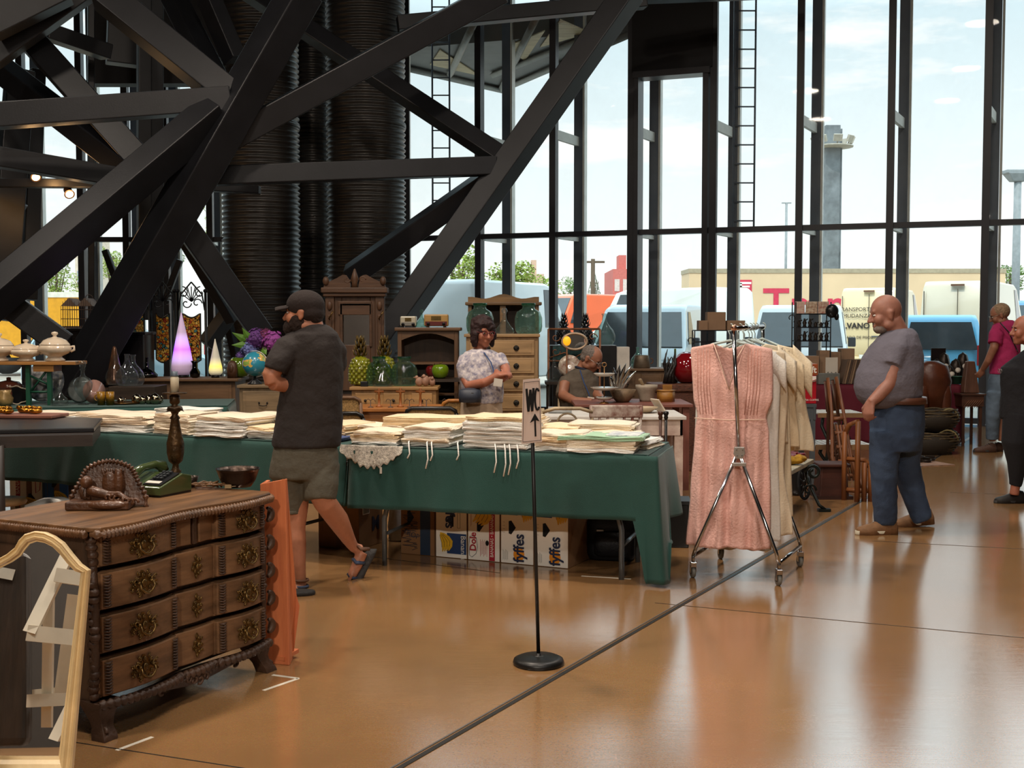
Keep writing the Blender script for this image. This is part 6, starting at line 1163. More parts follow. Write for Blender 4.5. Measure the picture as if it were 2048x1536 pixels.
# ================================================================ green table with glass and pewter
zg = .80; p0_, p1_ = V((Q(-150, 600, 10.35).x, 10.35, 0)), V((Q(452, 600, 10.75).x, 10.75, 0)); co3, u3, v3 = cloth(None, p0_, p1_, 1.0, zg, .6, seed=7); tag(co3, 'dark green cloth on the far table carrying glass and pewter', 'tablecloth')
t = thing('folding_table', 'far table frame hidden under the green cloth with the glassware', 'table', tuple(p0_), math.atan2(u3.y, u3.x)); g = G(); g.bx(.03, (p1_ - p0_).length - .03, 0.03, .97, zg - .03, zg - .003); g.obj('tabletop', mat('grey_board', 'a8a8a4'), t)
for x in (.2, (p1_ - p0_).length - .2):
    for y in (.15, .9): g = G(); g.tube([(x, y, 0), (x, y, zg - .03)], .017, 8); g.obj('leg', mat('grey_tube', '6d7478'), t)
# beer-bench with tureens
BZ = 1.20; bY = 10.75; a, b = on(-60, bY, BZ), on(150, bY, BZ); t = thing('wooden_bench', 'narrow plank bench with green folding legs standing on the far table', 'bench', (a.x, bY, zg + .006)); w = b.x - a.x; hb = BZ - zg - .006; g = G(); g.bx(0, w, -.02, .28, hb - .03, hb); g.obj('plank', wood('a8763f'), t, bev=.004); Mgl = mat('green_bench_leg', '1f4f3c', .4)
for x in (w * .42, w * .52):
    pass
for x in (on(50, bY, 0).x - a.x, on(93, bY, 0).x - a.x): g = G(); g.bx(x - .018, x + .018, .02, .06, 0, hb - .03); g.obj('leg', Mgl, t)
g = G(); x0, x1 = on(50, bY, 0).x - a.x, on(93, bY, 0).x - a.x; g.tube([(x0, .04, .1), (x1, .04, hb - .05)], .01, 4); g.tube([(x0, .04, hb - .12), (x1, .04, .18)], .01, 4); g.tube([(x0, .04, .12), (x1, .04, .12)], .01, 4); g.obj('brace', Mgl, t); g = G(); g.bx(x0 + .06, x1 + .05, 0, .2, hb - .09, hb - .03); g.obj('under_block', wood('a8763f'), t)
g = G(); g.bx(.1, .14, .1, .2, 0, hb - .03); g.obj('leg', Mgl, t)
Mpor = mat('cream_porcelain', 'd8c6ae', .1, 0, .03, 4, coat=.8)
def tureen(px, s, lb, knobby=True, flat=1):
    t = thing('soup_tureen', lb, 'tureen', tuple(on(px, bY + .1, BZ + .002))); g = G(); P_ = [(0, .002), (.085, .0), (.088, .012), (.06, .035), (.065, .045), (.12, .07), (.145, .10), (.143, .125), (.13, .14), (.12, .142)]; g.lathe((0, 0, 0), [(r * s, h * s * flat) for r, h in P_], 32, jit=lambda a, h: 1 + .02 * cos(8 * a)); g.obj('bowl', Mpor, t)
    g = G(); P_ = [(.132, .142), (.128, .15), (.10, .185), (.055, .205), (.02, .212), (.014, .225), (.03, .24), (.026, .255), (0, .262)]; g.lathe((0, 0, 0), [(r * s, h * s * flat) for r, h in P_], 32, jit=lambda a, h: 1 + .02 * cos(8 * a)); g.obj('lid', Mpor, t)
    for sd in (-1, 1): g = G(); g.tube([(sd * .135 * s, 0, .125 * s * flat), (sd * .17 * s, 0, .13 * s * flat), (sd * .172 * s, 0, .10 * s * flat), (sd * .14 * s, 0, .085 * s * flat)], .011 * s, 8); g.obj('handle', Mpor, t)
tureen(108, 1.02, 'largest cream lidded tureen with a tall knob, nearest the bench end'); tureen(50, .92, 'lower cream tureen with a pointed lid in the middle of the bench', flat=.82); tureen(-4, .98, 'cream tureen cut by the edge of the view')
for px in (80, 142): t = thing('white_card', 'small white card lying at the foot of a tureen', 'card', tuple(on(px, bY + .02, BZ + .001)), group='white cards on the bench'); g = G(); g.box((0, 0, .002), (.1, .07, .003)); g.obj('card', mat('card_white', 'cfc8bc'), t)
zg2 = zg + .007
DECT = [(0, .002), (.055, .0), (.056, .008), (.012, .02), (.014, .05), (.05, .09), (.085, .16), (.09, .21), (.07, .25), (.035, .27), (.018, .29), (.016, .33), (.026, .345), (.016, .355), (.03, .375), (.028, .41), (.01, .425), (0, .43)]
lat('footed_decanter', 'tall footed glass decanter with a faceted stopper on the far green table', 'decanter', on(163, 10.85, zg2), DECT, Gclear, .93, jit=lambda a, h: 1 + .04 * cos(6 * a))
lat('small_decanter', 'squat cut glass decanter in front of the patterned dish', 'decanter', on(115, 10.72, zg2), [(0, .002), (.07, .002), (.078, .02), (.07, .06), (.03, .10), (.018, .13), (.02, .16), (.03, .165)], Gclear, 1.0, jit=lambda a, h: 1 + .03 * cos(14 * a))
lat('glass_dish', 'round frosted glass dish on edge behind the footed decanter', 'dish', on(158, 11.0, zg2 + .125), [(0, 0), (.10, .0), (.12, .012), (.10, .02), (0, .02)], mat('frosted_glass', '9fa6a4', .25, trans=.5), 1, ax=(0, -1, .15))
lat('patterned_dish', 'white dish with blue-grey scrolls standing behind the bench legs', 'dish', on(88, 11.1, zg2 + .19), [(0, .01), (.12, .008), (.18, .03), (.185, .034), (.12, .018), (0, .018)], mat('scroll_china', 'd3d1cb', .2, 0, .3, 22, col2='5d6a80', coat=.5), 1, ax=(0, -1, .2), n=32)
lat('enamel_pot', 'brown enamel pot with a lid under the bench', 'pot', on(14, 10.98, zg2), [(.06, 0), (.12, .01), (.13, .10), (.125, .15), (.13, .155), (.09, .20), (.02, .215), (.02, .24), (0, .245)], mat('brown_enamel', '6d3a2c', .2, coat=.6))
lat('gilt_jug', 'squat cream and gold jug at the edge of the view', 'jug', on(5, 10.7, zg2), [(.05, 0), (.07, .03), (.075, .07), (.05, .11), (.06, .14), (.055, .14)], mat('gilt_cream', 'a88a58', .3, .2, .3, 20))
t = thing('black_tray', 'black tray with a scalloped white rim standing under the bench', 'tray', tuple(on(26, 10.88, zg2))); g = G(); g.box((0, 0, .08), (.26, .012, .15)); g.obj('plate', Mbk, t, bev=.01); g = G(); g.tube([(.13 * cos(a) * (1 + .06 * cos(9 * a)), -.01, .085 + .08 * sin(a) * (1 + .06 * cos(9 * a))) for a in [2 * PI * k / 48 for k in range(48)]], .006, 6, closed=True); g.obj('rim', Mpor, t)
t = thing('pink_plate', 'pink-brown oval plate on edge beside the footed decanter', 'plate', tuple(on(184, 10.98, zg2))); g = G(); g.lathe((0, 0, .11), [(0, 0), (.08, 0), (.11, .012), (0, .014)], 24, ax=(.7, -.7, .1)); g.obj('plate', mat('pinkish_china', 'a67f74', .2, coat=.5), t)
for px in (199, 217):
    t = thing('mug', 'yellow printed mug in the pair on the far green table', 'mug', tuple(on(px, 10.8, zg2)), group='yellow printed mugs'); g = G(); g.lathe((0, 0, 0), [(0, .006), (.03, .006), (.034, 0), (.036, .12), (.033, .12), (.031, .01), (0, .01)], 20); g.obj('cup', mat('mug_yellow', 'a8781c', .3, 0, .25, 25, col2='5c4316'), t); g = G(); g.tube(arc((-.036, .01, .065), .028, PI / 2, PI * 1.5, 8), .006, 6); g.obj('handle', MATS['mug_yellow'], t)
Mpew = mat('polished_pewter', 'b8a488', .12, 1, .2, 20); 
for px, r in ((238, .032), (270, .045), (282, .036), (295, .042), (307, .048), (316, .022)):
    t = thing('metal_pot', 'small shiny silver and gold pot in the row along the far green table', 'pot', tuple(on(px, 10.95 + .03 * sin(px), zg2)), group='shiny metal pots on the far green table'); g = G(); g.lathe((0, 0, 0), [(r * .6, 0), (r, r * .6), (r, r * 1.2), (r * .6, r * 1.8), (r * .2, r * 2), (0, r * 2.2)], 18); g.obj('body', Mpew, t); g = G(); g.tube(arc((r, 0, r), r * .5, -PI / 2, PI / 2, 8), r * .12, 6); g.obj('handle', Mpew, t)
t = thing('metal_tray', 'dark gilt tray under the shiny pots', 'tray', tuple(on(245, 10.98, zg2))); g = G(); g.lathe((0, 0, 0), [(.0, 0), (.15, .0), (.17, .015), (.0, .006)], 30); g.obj('tray', mat('gilt_dark', '6b4f2a', .3, .8), t)
for px, s, lb in ((230, .95, 'clear glass flagon nearer the footed decanter'), (252, 1.0, 'clear glass flagon in the middle of the trio'), (264, .98, 'clear glass flagon nearest the dark flask')): lat('glass_flagon', lb, 'flagon', on(px, 11.75 + (px % 3) * .08, Q(230, 772, 11.7).z), DEMI, Gclear, s * .82)
zl = Q(230, 772, 11.7).z; t = thing('display_plinth', 'dark wooden plinth under the glass flagons', 'plinth', tuple(V((Q(212, 600, 11.6).x, 11.62, 0)))); g = G(); g.bx(0, .45, 0, .42, 0, zl - .002); g.obj('plinth', wood('35271c'), t, bev=.005)
lat('spiral_cone_vase', 'tall ribbed brown glass cone behind the flagons', 'vase', on(227, 11.95, zl), [(.085, 0), (.08, .05), (.05, .22), (.02, .36), (.012, .38), (0, .385)], mat('amber_lustre', '6a4a36', .15, .5, .3, 12), 1, jit=lambda a, h: 1 + .05 * sin(8 * a + h * 60))
lat('dark_flask', 'dark flat-bottomed flask at the end of the carved sideboard', 'flask', on(292, 12.72, zA), [(0, .002), (.105, .002), (.11, .03), (.07, .07), (.02, .10), (.014, .2), (.018, .21)], Gdark)
# black-topped table at the near edge with tray of gilt ornaments
a, b = P(205, 836, .88), P(188, 856, .88); t = thing('black_topped_table', 'black-topped dark table cutting in over the linens at the edge of the view', 'table', (-4.2, 7.35, 0)); cA, cB, cC, cD = V((b.x, b.y, .88)), V((a.x, a.y, .88)), V((-4.4, a.y + .55, .88)), V((-4.2, b.y - .35, .88))
g = G(); g.prism([(0, 0), (1, 0), (1, 1)], (0, 0, -9), (1, 0, 0), (0, 1, 0), .001) if False else None
vs = [cA, cB, cC, cD]; g.add([p + V((0, 0, -.028)) for p in vs] + vs, [(3, 2, 1, 0), (4, 5, 6, 7), (0, 1, 5, 4), (1, 2, 6, 5), (2, 3, 7, 6), (3, 0, 4, 7)]); g.obj('top', mat('black_lacquer', '121012'), t, world=True, bev=.006)
vs = [p * .97 + V((-.12, .25 if i in (0, 3) else .2, 0)) * .3 for i, p in enumerate(vs)]; g = G(); g.add([V((p.x, p.y, .78)) for p in vs] + [V((p.x, p.y, .852)) for p in vs], [(3, 2, 1, 0), (4, 5, 6, 7), (0, 1, 5, 4), (1, 2, 6, 5), (2, 3, 7, 6), (3, 0, 4, 7)]); g.obj('apron', wood('2b211b'), t, world=True)
g = G(); q = P(4, 1150); g.tube([(q.x, q.y, 0), (q.x, q.y, .8)], .03, 8); g.obj('leg', wood('2b211b', 'z'), t, world=True); g = G(); g.tube([(q.x - .5, q.y + .7, 0), (q.x - .5, q.y + .7, .8)], .03, 8); g.obj('leg', wood('2b211b', 'z'), t, world=True)
tY = cB.y + .18; t = thing('wooden_tray', 'reddish wooden tray with beaded edge on the black-topped table', 'tray', (Q(60, 600, tY).x, tY - .12, .881), -.1); g = G(); g.box((0, 0, .012), (.52, .26, .024)); g.obj('tray', wood('8b5a4a'), t, bev=.006)
rn = random.Random(4)
for k in range(7):
    px = 6 + k * 13; t = thing('gilt_ornament', 'crumpled golden ornament in the heap on the wooden tray', 'ornament', (Q(px, 600, tY).x, tY - .11 + rn.uniform(-.06, .06), .906), rn.uniform(0, 3), group='golden ornaments on the wooden tray'); g = G(); g.ell((0, 0, .02), (.045, .022, .02), 10, 6); g.ell((.02, .01, .04), (.022, .016, .016), 10, 6); g.tube(arc((-.01, 0, .03), .022, 0, 4, 9, r2=.008), .008, 6); g.obj('ornament', mat('gold_leaf', 'c0832c', .25, .9, .3, 30), t)
# ================================================================ behind the nearer linen table: pine table, cane chairs
zP = Q(700, 816, 10.3).z; a, b = on(690, 10.3, zP), on(945, 10.3, zP); t = thing('pine_table', 'long orange pine table standing behind the linen piles', 'table', (a.x, 10.3, 0)); w = b.x - a.x; g = G(); g.bx(0, w, 0, .5, zP - .035, zP); g.obj('tabletop', wood('b87436'), t, bev=.006); g = G(); g.bx(.04, w - .04, .03, .47, zP - .12, zP - .035); g.obj('apron', wood('a06a3c'), t)
for x in (.06, w - .06):
    for y in (.06, .44): g = G(); g.tube([(x, y, 0), (x, y, zP - .1)], [.018, .028], 8); g.obj('leg', wood('a06a3c', 'z'), t)
for px in (757, 800, 840):
    t = thing('wooden_peg_stand', 'turned wooden cross-handled stand on the pine table', 'stand', tuple(on(px, 10.42, zP)), group='wooden cross-handled stands on the pine table'); g = G(); g.lathe((0, 0, 0), [(.03, 0), (.028, .01), (.01, .02), (.012, .06), (.008, .1), (.014, .12), (.008, .14), (.012, .16), (0, .17)], 12); g.tube([(-.04, 0, .135), (.04, 0, .135)], .009, 8); g.obj('stand', wood('9c5a24', 'z'), t)
for px in (740, 780, 818, 852, 893):
    t = thing('wire_hook_stand', 'small dark wire hook stand on the pine table', 'stand', tuple(on(px, 10.36, zP)), group='wire hook stands on the pine table'); g = G(); g.lathe((0, 0, 0), [(.025, 0), (.022, .006), (.004, .01), (.004, .06), (0, .065)], 10); 
    for s in (-1, 1): g.tube([(0, 0, .06), (s * .02, 0, .075), (s * .035, 0, .065), (s * .04, 0, .05)], .0028, 5)
    g.obj('wire', Mwire, t)
Mcane = mat('woven_cane', 'b08a52', .7, 0, .35, 90, .4, 200)
def cane_chair(px, Y, w, ztop, lb, m, yaw=0):
    t = thing('cane_chair', lb, 'chair', tuple(on(px, Y, 0)), yaw)
    for s in (-1, 1): g = G(); g.tube([(s * w / 2, 0, 0), (s * w / 2, .0, .45), (s * w / 2, -.03, ztop - .04)], .016, 8); g.obj('rear_leg', m, t); g = G(); g.tube([(s * w / 2, .40, 0), (s * w / 2, .40, .44)], .016, 8); g.obj('front_leg', m, t)
    g = G(); g.tube([(-w / 2, -.028, ztop - .06), (-w / 2 + .01, -.03, ztop - .02), (-w / 2 + .05, -.03, ztop), (w / 2 - .05, -.03, ztop), (w / 2 - .01, -.03, ztop - .02), (w / 2, -.028, ztop - .06)], .016, 8); g.tube([(-w / 2, -.028, ztop - .06), (-w / 2, -.02, ztop - .3), (w / 2, -.02, ztop - .3), (w / 2, -.028, ztop - .06)], .012, 8); g.obj('back_frame', m, t)
    g = G(); g.bx(-w / 2 + .015, w / 2 - .015, -.03, -.024, ztop - .3, ztop - .01); g.obj('cane_panel', Mcane, t); g = G(); g.bx(-w / 2, w / 2, 0, .42, .43, .47); g.obj('seat', m, t, bev=.01); return t
Mblkw = mat('black_wood', '16120f', .35); cane_chair(862, 9.45, .40, Q(862, 816, 9.45).z, 'black-framed cane chair seen over the humped linen pile', Mblkw, .0)
cane_chair(917, 9.75, .26 + .0, Q(917, 801, 9.75).z, 'orange wooden cane chair beside the woman', wood('b8742c', 'z'), 0); cane_chair(694, 9.9, .16 + .06, Q(697, 795, 9.9).z, 'cane chair half hidden behind the bearded man', wood('6d4a2a', 'z'), 0); cane_chair(700, 9.35, .2, Q(697, 826, 9.35).z, 'low-backed cane chair behind the lace-edged pile', Mblkw, 0)
# ================================================================ distressed table and its chairs
Mdist = mat('distressed_white_paint', 'd6c4b6', .6, 0, .35, 5, .2, 40, col2='a68a7e'); Mdist2 = mat('flaking_white_rust', 'd9cfc2', .6, 0, .4, 9, .2, 40, col2='6b3626')
HT = .77; a, b = on(1085, 9.95, HT), on(1375, 9.95, HT); t = thing('painted_table', 'long table with flaking pink-white paint behind the linens', 'table', (a.x, 9.95, 0)); w = b.x - a.x; g = G(); g.bx(0, w, 0, .75, HT - .03, HT); g.obj('tabletop', mat('chalk_white_paint', 'd9d3ca', .6, 0, .08, 6), t, bev=.005); g = G(); g.bx(.03, w - .03, .02, .04, HT - .16, HT - .03); g.bx(.03, w - .03, .71, .73, HT - .16, HT - .03); g.bx(w - .05, w - .03, .02, .73, HT - .16, HT - .03); g.obj('apron', Mdist, t)
for x in (.06, w - .06):
    for y in (.06, .69): g = G(); g.box((x, y, (HT - .16) / 2), (.07, .07, HT - .16)); g.obj('leg', Mdist, t)
def bistro(px, Y, ztop, lb, kind):
    t = thing('bistro_chair', lb, 'chair', tuple(on(px, Y, 0))); w = .38; m = Mdist2 if kind else mat('weathered_cream', 'c9b28e', .6, 0, .3, 9)
    for s in (-1, 1): g = G(); g.tube([(s * w * .46, 0, 0), (s * w * .46, 0, .45), (s * w * .52, -.05, ztop)], .014, 8); g.obj('rear_leg', m, t); g = G(); g.tube([(s * w * .46, .36, 0), (s * w * .46, .36, .44)], .014, 8); g.obj('front_leg', m, t)
    g = G(); g.lathe((0, .18, .44), [(0, 0), (.2, 0), (.2, .03), (0, .03)], 24, sq=4); g.obj('seat', m, t)
    if kind:
        g = G(); g.box((0, -.05, ztop - .04), (w * 1.12, .02, .10)); g.obj('top_rail', m, t, bev=.01)
        for k in range(5): g = G(); g.tube([(-.13 + k * .065, 0, .46), (-.13 + k * .065, -.045, ztop - .08)], .011, 8); g.obj('spindle', m, t)
    else:
        g = G(); g.tube([(-w * .52, -.05, ztop - .03), (-.1, -.055, ztop), (.1, -.055, ztop), (w * .52, -.05, ztop - .03)], .014, 8); g.obj('top_rail', m, t); g = G(); g.tube([(-.085, 0, .46), (-.08, -.03, ztop - .12)] + arc((0, -.04, ztop - .12), .08, PI, 0, 8) + [(.08, -.03, ztop - .12), (.085, 0, .46)], .008, 8); g.obj('back_hoop', m, t)
bistro(1135, 9.5, Q(1135, 816, 9.5).z, 'cream hoop-backed chair in front of the painted table', 0); bistro(1232, 9.5, Q(1232, 812, 9.5).z, 'spindle-backed chair with flaking red and white paint', 1)
t = thing('paper_roll', 'silvery rolled sheet on the painted table beside the seated man', 'roll', tuple(on(1097, 10.3, HT + .03)), 0); g = G(); g.tube([(0, 0, 0), (.2, -.02, -.0)], .028, 14); g.obj('roll', mat('silver_paper', 'bfc4c6', .35, .3), t)
# second table behind, with crockery
IT = .80; a, b = on(1150, 11.0, IT), on(1388, 11.0, IT); t = thing('brown_table', 'reddish-brown table behind the painted one carrying bowls', 'table', (a.x, 11.0, 0)); w = b.x - a.x; g = G(); g.bx(0, w, 0, .8, IT - .03, IT); g.obj('tabletop', wood('8a5346'), t, bev=.005)
for x in (.06, w - .06):
    for y in (.06, .74): g = G(); g.box((x, y, (IT - .03) / 2), (.06, .06, IT - .03)); g.obj('leg', wood('8a5346', 'z'), t)
CKS = thing('cake_stand', 'three-tier white cake stand with a gilt stem before the seated man', 'cake stand', tuple(on(1209, 11.1, IT))); Mp2 = mat('white_china', 'cfc5b8', .2, coat=.5)
for z, r in ((.03, .08), (.12, .13), (.25, .1)): g = G(); g.lathe((0, 0, z), [(.02, 0), (r * .7, .005), (r, .03), (r * .98, .032), (r * .6, .012), (0, .01)], 28); g.obj('tier_plate', Mp2, CKS)
g = G(); g.tube([(0, 0, 0), (0, 0, .34)], .005, 8); g.tube(arc((0, 0, .36), .02, 0, 2 * PI, 12), .004, 6); g.lathe((0, 0, 0), [(.05, 0), (.03, .015), (0, .02)], 16); g.obj('stem', mat('gilt_stem', 'a87a48', .3, .7), CKS)
lat('wooden_bowl', 'cracked brown wooden bowl on the brown table', 'bowl', on(1246, 11.3, IT), [(0, .002), (.06, .002), (.085, .03), (.13, .12), (.125, .12), (.07, .03), (0, .02)], mat('cracked_wood', '8d7458', .6, 0, .4, 8, .5, 30), 1, n=20); t = lat('stone_mortar', 'white stone mortar with a spout beside the wooden bowl', 'mortar', on(1294, 11.4, IT), [(0, .002), (.06, .0), (.065, .02), (.085, .1), (.1, .125), (.1, .15), (.085, .15), (.06, .06), (0, .05)], mat('pale_stone', 'a89b88', .7, 0, .15, 12), 1.05); g = G(); g.cap((-.02, 0, .13), (-.06, .0, .2), .012, .02); g.obj('pestle', wood('a08460', 'z'), t)
t = lat('shallow_bowl', 'wide pale wooden bowl lying on the painted table', 'bowl', on(1288, 10.35, HT), [(0, .002), (.06, .002), (.13, .05), (.125, .052), (.05, .012), (0, .012)], wood('cdb595'), 1)
t = thing('salt_box', 'small orange wooden box with a pitched back on the brown table', 'box', tuple(on(1333, 11.35, IT))); g = G(); g.lathe((0, 0, 0), [(.0, 0), (.085, 0), (.085, .1), (0, .1)], 6); g.obj('body', wood('b07a34'), t); g = G(); g.lathe((0, 0, .1), [(.09, 0), (.09, .012), (0, .014)], 6); g.box((.02, .05, .12), (.09, .012, .08)); g.obj('lid', wood('b07a34'), t)
t = thing('hand_mirror', 'white-framed tablet-like mirror propped on the painted table', 'mirror', tuple(on(1318, 10.45, HT)), .4); g = G(); g.box((0, 0, .055), (.012, .14, .14), ry=-.6); g.obj('frame', mat('cream_frame', 'd8c8b4', .5), t)
# metallic tulip sculpture
t = thing('metal_flower_sculpture', 'polished chrome flower-like sculpture beside the seated man', 'sculpture', tuple(on(1232, 11.45, IT))); g = G(); rn = random.Random(2)
for dx, dz, w_ in ((-.02, .30, .03), (.04, .33, .03), (.10, .34, .03), (.16, .33, .03), (.20, .27, .028), (-.06, .22, .03)):
    g.loft([[V((dx * u + w_ * sin(PI * min(1, u * .9 + .1)) * cos(a) * (1 - u * .1), w_ * .35 * sin(a), .02 + dz * u + .03 * sin(u * 3))) for a in [2 * PI * k / 10 for k in range(10)]] for u in (0, .15, .35, .55, .75, .9, 1.0)])
g.obj('petals', mat('polished_chrome', 'd9dcde', .06, 1, .0), t)
# walking canes
for px, c, lb in ((1321, '4a2a1c', 'brown knobbed walking cane leaning at the linen table end'), (1332, '1c1a1a', 'black walking cane with a ball top beside the brown one')):
    a = Q(px, 826, 8.35); t = thing('walking_cane', lb, 'cane', (a.x, 8.35, 0)); g = G(); g.tube([(-.0, .0, 0), (0, 0, a.z)], .010, 10); g.lathe((0, 0, a.z - .05), [(.01, 0), (.016, .02), (.012, .03), (.02, .045), (.018, .06), (0, .065)], 12); g.obj('shaft', mat('cane_' + c, c, .3), t)
# things behind the seated man
a, b = Q(1097, 658, 12.7), Q(1200, 658, 12.7); t = thing('iron_headboard', 'rusty scrolled iron headboard with an oval mirror behind the seated man', 'mirror', (a.x, 12.7, 0)); w = b.x - a.x; Mru = mat('rusted_iron', '8a5a3c', .6, .4, .3, 12); g = G(); zt_ = a.z; zb_ = Q(1097, 722, 12.7).z
for x in (0, w): g.tube([(x, 0, 0), (x, 0, zt_)], .012, 6)
g.tube([(0, 0, zt_), (w, 0, zt_)], .012, 6); g.tube([(0, 0, zb_), (w, 0, zb_)], .01, 6)
for s in (-1, 1):
    for q in (0, 1): g.tube(arc((w / 2 + s * w * .36, 0, zb_ + .1 + q * .15), .05, 0, 5.5 * s, 14, r2=.012), .006, 5)
    g.tube([(w / 2 + s * w * .5, 0, zb_ + .03), (w / 2 + s * .1, 0, zb_ + .09), (w / 2, 0, zb_ + .03)], .008, 6)
g.obj('iron_frame', Mru, t); cx, cz = Q(1149, 683, 12.7).x - a.x, Q(1149, 683, 12.7).z; g = G(); g.tube([(cx + .13 * cos(q), -.01, cz + .085 * sin(q)) for q in [2 * PI * k / 30 for k in range(30)]], .014, 8, closed=True); g.obj('oval_rim', mat('pale_rim', 'b39a80', .4, .3), t); g = G(); disk(g, cx, cz, .125, -.003, .004, 1, .66, 30); g.obj('mirror_glass', mm, t)
lo_ = thing('orange_lamp_reflection', 'glowing orange oval standing in for a lamp reflected in the oval mirror', 'lamp', tuple(on(1134, 12.55, 0))); g = G(); g.ell((0, 0, Q(1134, 682, 12.55).z), (.042, .03, .05)); g.obj('shade', mat('orange_glow', 'f2a01e', .4, emit=1.1), lo_); g = G(); g.tube([(0, 0, 0), (0, 0, Q(1134, 695, 12.55).z)], .008, 6); g.lathe((0, 0, 0), [(.1, 0), (.09, .02), (0, .03)], 16); g.obj('stem', Mru, lo_)  # glowing oval added in place of the lamp reflection in the oval mirror
for px, lb in ((1128, 'black pineapple vase behind the iron headboard, nearer the chest'), (1171, 'black pineapple vase behind the iron headboard, nearer the demijohn')): pineapple(px, 13.3, 1.30, .36, lb, Mblkp, Mblkp)
t = thing('black_shelf_unit', 'black shelf unit behind the iron headboard', 'shelf', tuple(on(1100, 13.15, 0))); w = on(1205, 13.15, 0).x - on(1100, 13.15, 0).x; g = G(); g.bx(0, w, 0, .4, 1.27, 1.298); g.bx(0, w, 0, .4, .9, .92); g.bx(0, .03, 0, .4, 0, 1.27); g.bx(w - .03, w, 0, .4, 0, 1.27); g.bx(0, w, .38, .4, 0, 1.27); g.obj('frame', Mblkw, t)
t = thing('leafy_picture', 'dark teal leafy picture standing behind the seated man', 'picture', tuple(on(1106, 12.95, 0))); z0, z1_ = Q(1106, 725, 12.95).z, Q(1106, 692, 12.95).z; g = G(); w = on(1166, 12.95, 0).x - on(1106, 12.95, 0).x; g.bx(0, w, 0, .02, z0, z1_); g.obj('canvas', mat('teal_leaves', '1f4a48', .6, 0, .4, 30, col2='0d1a1c'), t); g = G(); g.bx(0, w, .03, .2, 0, z0); g.obj('stand', Mblkw, t)
t = lat('glass_demijohn', 'large pale glass demijohn in front of the blue minibus', 'demijohn', on(1209, 13.1, Q(1209, 690, 13.1).z), DEMI, glassmat('hazy_glass', 'c9dfd6', .5, haze=.2), .9); t = lat('glass_demijohn', 'small green glass demijohn on the dark sideboard', 'demijohn', on(1276, 13.9, Q(1222, 737, 13.6).z), [(r, h * 1.0) for r, h in DEMI], Ggreen2, .62)
t = thing('black_speaker_box', 'black box stack with white papers under the pale demijohn', 'box', tuple(on(1198, 12.95, 0))); z0 = Q(1209, 690, 13.1).z; g = G(); w = on(1234, 12.95, 0).x - on(1198, 12.95, 0).x; g.bx(0, w, 0, .3, 0, z0 - .002); g.obj('case', Mbk, t, bev=.005); g = G(); g.bx(w, w + .14, .02, .25, z0 - .3, z0 - .02); g.obj('papers', mat('card_white', 'cfc8bc'), t)
t = lat('tin_bucket', 'upturned grey-brown tin bucket on the dark sideboard', 'bucket', on(1284, 13.7, Q(1222, 737, 13.6).z + .002), [(.10, 0), (.105, .005), (.085, .15), (.08, .155), (0, .155)], mat('zinc_brown', '7a6a58', .5, .5, .3, 8), .95); g = G(); g.tube(arc((.1, 0, .08), .03, -PI / 2, PI / 2, 8), .006, 6); g.obj('handle', Mru, t)
lat('painted_plate', 'round painted plate propped beside the seated man', 'plate', on(1139, 12.6, Q(1139, 733, 12.6).z), [(0, .01), (.07, .008), (.115, .02), (.12, .024), (.07, .016), (0, .016)], mat('flower_china', 'cfc6b4', .25, 0, .35, 18, col2='7a4a3a', coat=.5), 1, ax=(.1, -1, .1), n=30)
lat('glass_carafe', 'clear glass carafe between the tall chest and the seated man', 'carafe', on(1108, 12.5, Q(1108, 762, 12.5).z), DEMI, Gclear, .6)
t = thing('small_stool', 'low dark stool carrying the carafe and plate', 'stool', tuple(on(1120, 12.42, 0))); z0 = Q(1108, 762, 12.5).z; g = G(); g.bx(-.15, .18, -.08, .28, z0 - .03, z0 - .002); g.obj('seat', wood('3b2c20'), t)
for x, y in ((-.12, -.05), (.15, -.05), (-.12, .25), (.15, .25)): g = G(); g.tube([(x, y, 0), (x, y, z0 - .03)], .014, 6); g.obj('leg', wood('3b2c20', 'z'), t)
# wicker trunk with red vase
zw = Q(1310, 768, 12.5).z; a, b = on(1308, 12.45, 0), on(1398, 12.45, 0); t = thing('wicker_hamper', 'reddish-brown wicker trunk behind the painted table', 'trunk', (a.x, 12.45, 0)); w = b.x - a.x; Mwk = mat('dark_wicker', '6b3c26', .6, 0, .4, 30, .8, 50, stretch=(1, 1, 4)); g = G(); g.bx(0, w, 0, .5, 0, zw - .08); g.obj('basket_body', Mwk, t, bev=.01); g = G(); g.bx(-.02, w + .02, -.02, .52, zw - .08, zw); g.obj('lid', Mwk, t, bev=.015)
t = lat('red_vase', 'large glossy dark red round vase behind the pink dress', 'vase', on(1374, 12.7, zw), [(.05, 0), (.10, .02), (.155, .10), (.165, .17), (.14, .25), (.08, .31), (.04, .33), (.035, .32)], mat('oxblood_glaze', '7a0f18', .08, 0, .05, 2, coat=1), 1.0)
t = thing('root_sculpture', 'twisted black root sculpture beside the red vase', 'sculpture', tuple(on(1340, 12.62, zw))); g = G(); rn = random.Random(9)
for k in range(7): a = k * .9; g.tube([(cos(a) * .05, sin(a) * .04, 0), (cos(a + .5) * .03, sin(a) * .03, .1), (cos(a + 1.6) * .06, sin(a) * .03, .2), (cos(a + 2.2) * .05 + .01, 0, .28 + .04 * (k % 3))], [.025, .022, .014, .004], 8)
g.obj('roots', mat('black_root', '1f1815', .4, 0, .3, 20, .5, 40), t); lat('green_bottle', 'slim olive green bottle behind the root sculpture', 'bottle', on(1351, 12.86, zw), [(.03, 0), (.032, .2), (.012, .27), (.012, .36), (.0, .36)], mat('olive_bottle', '6f8a1c', .1, trans=.4), 1)
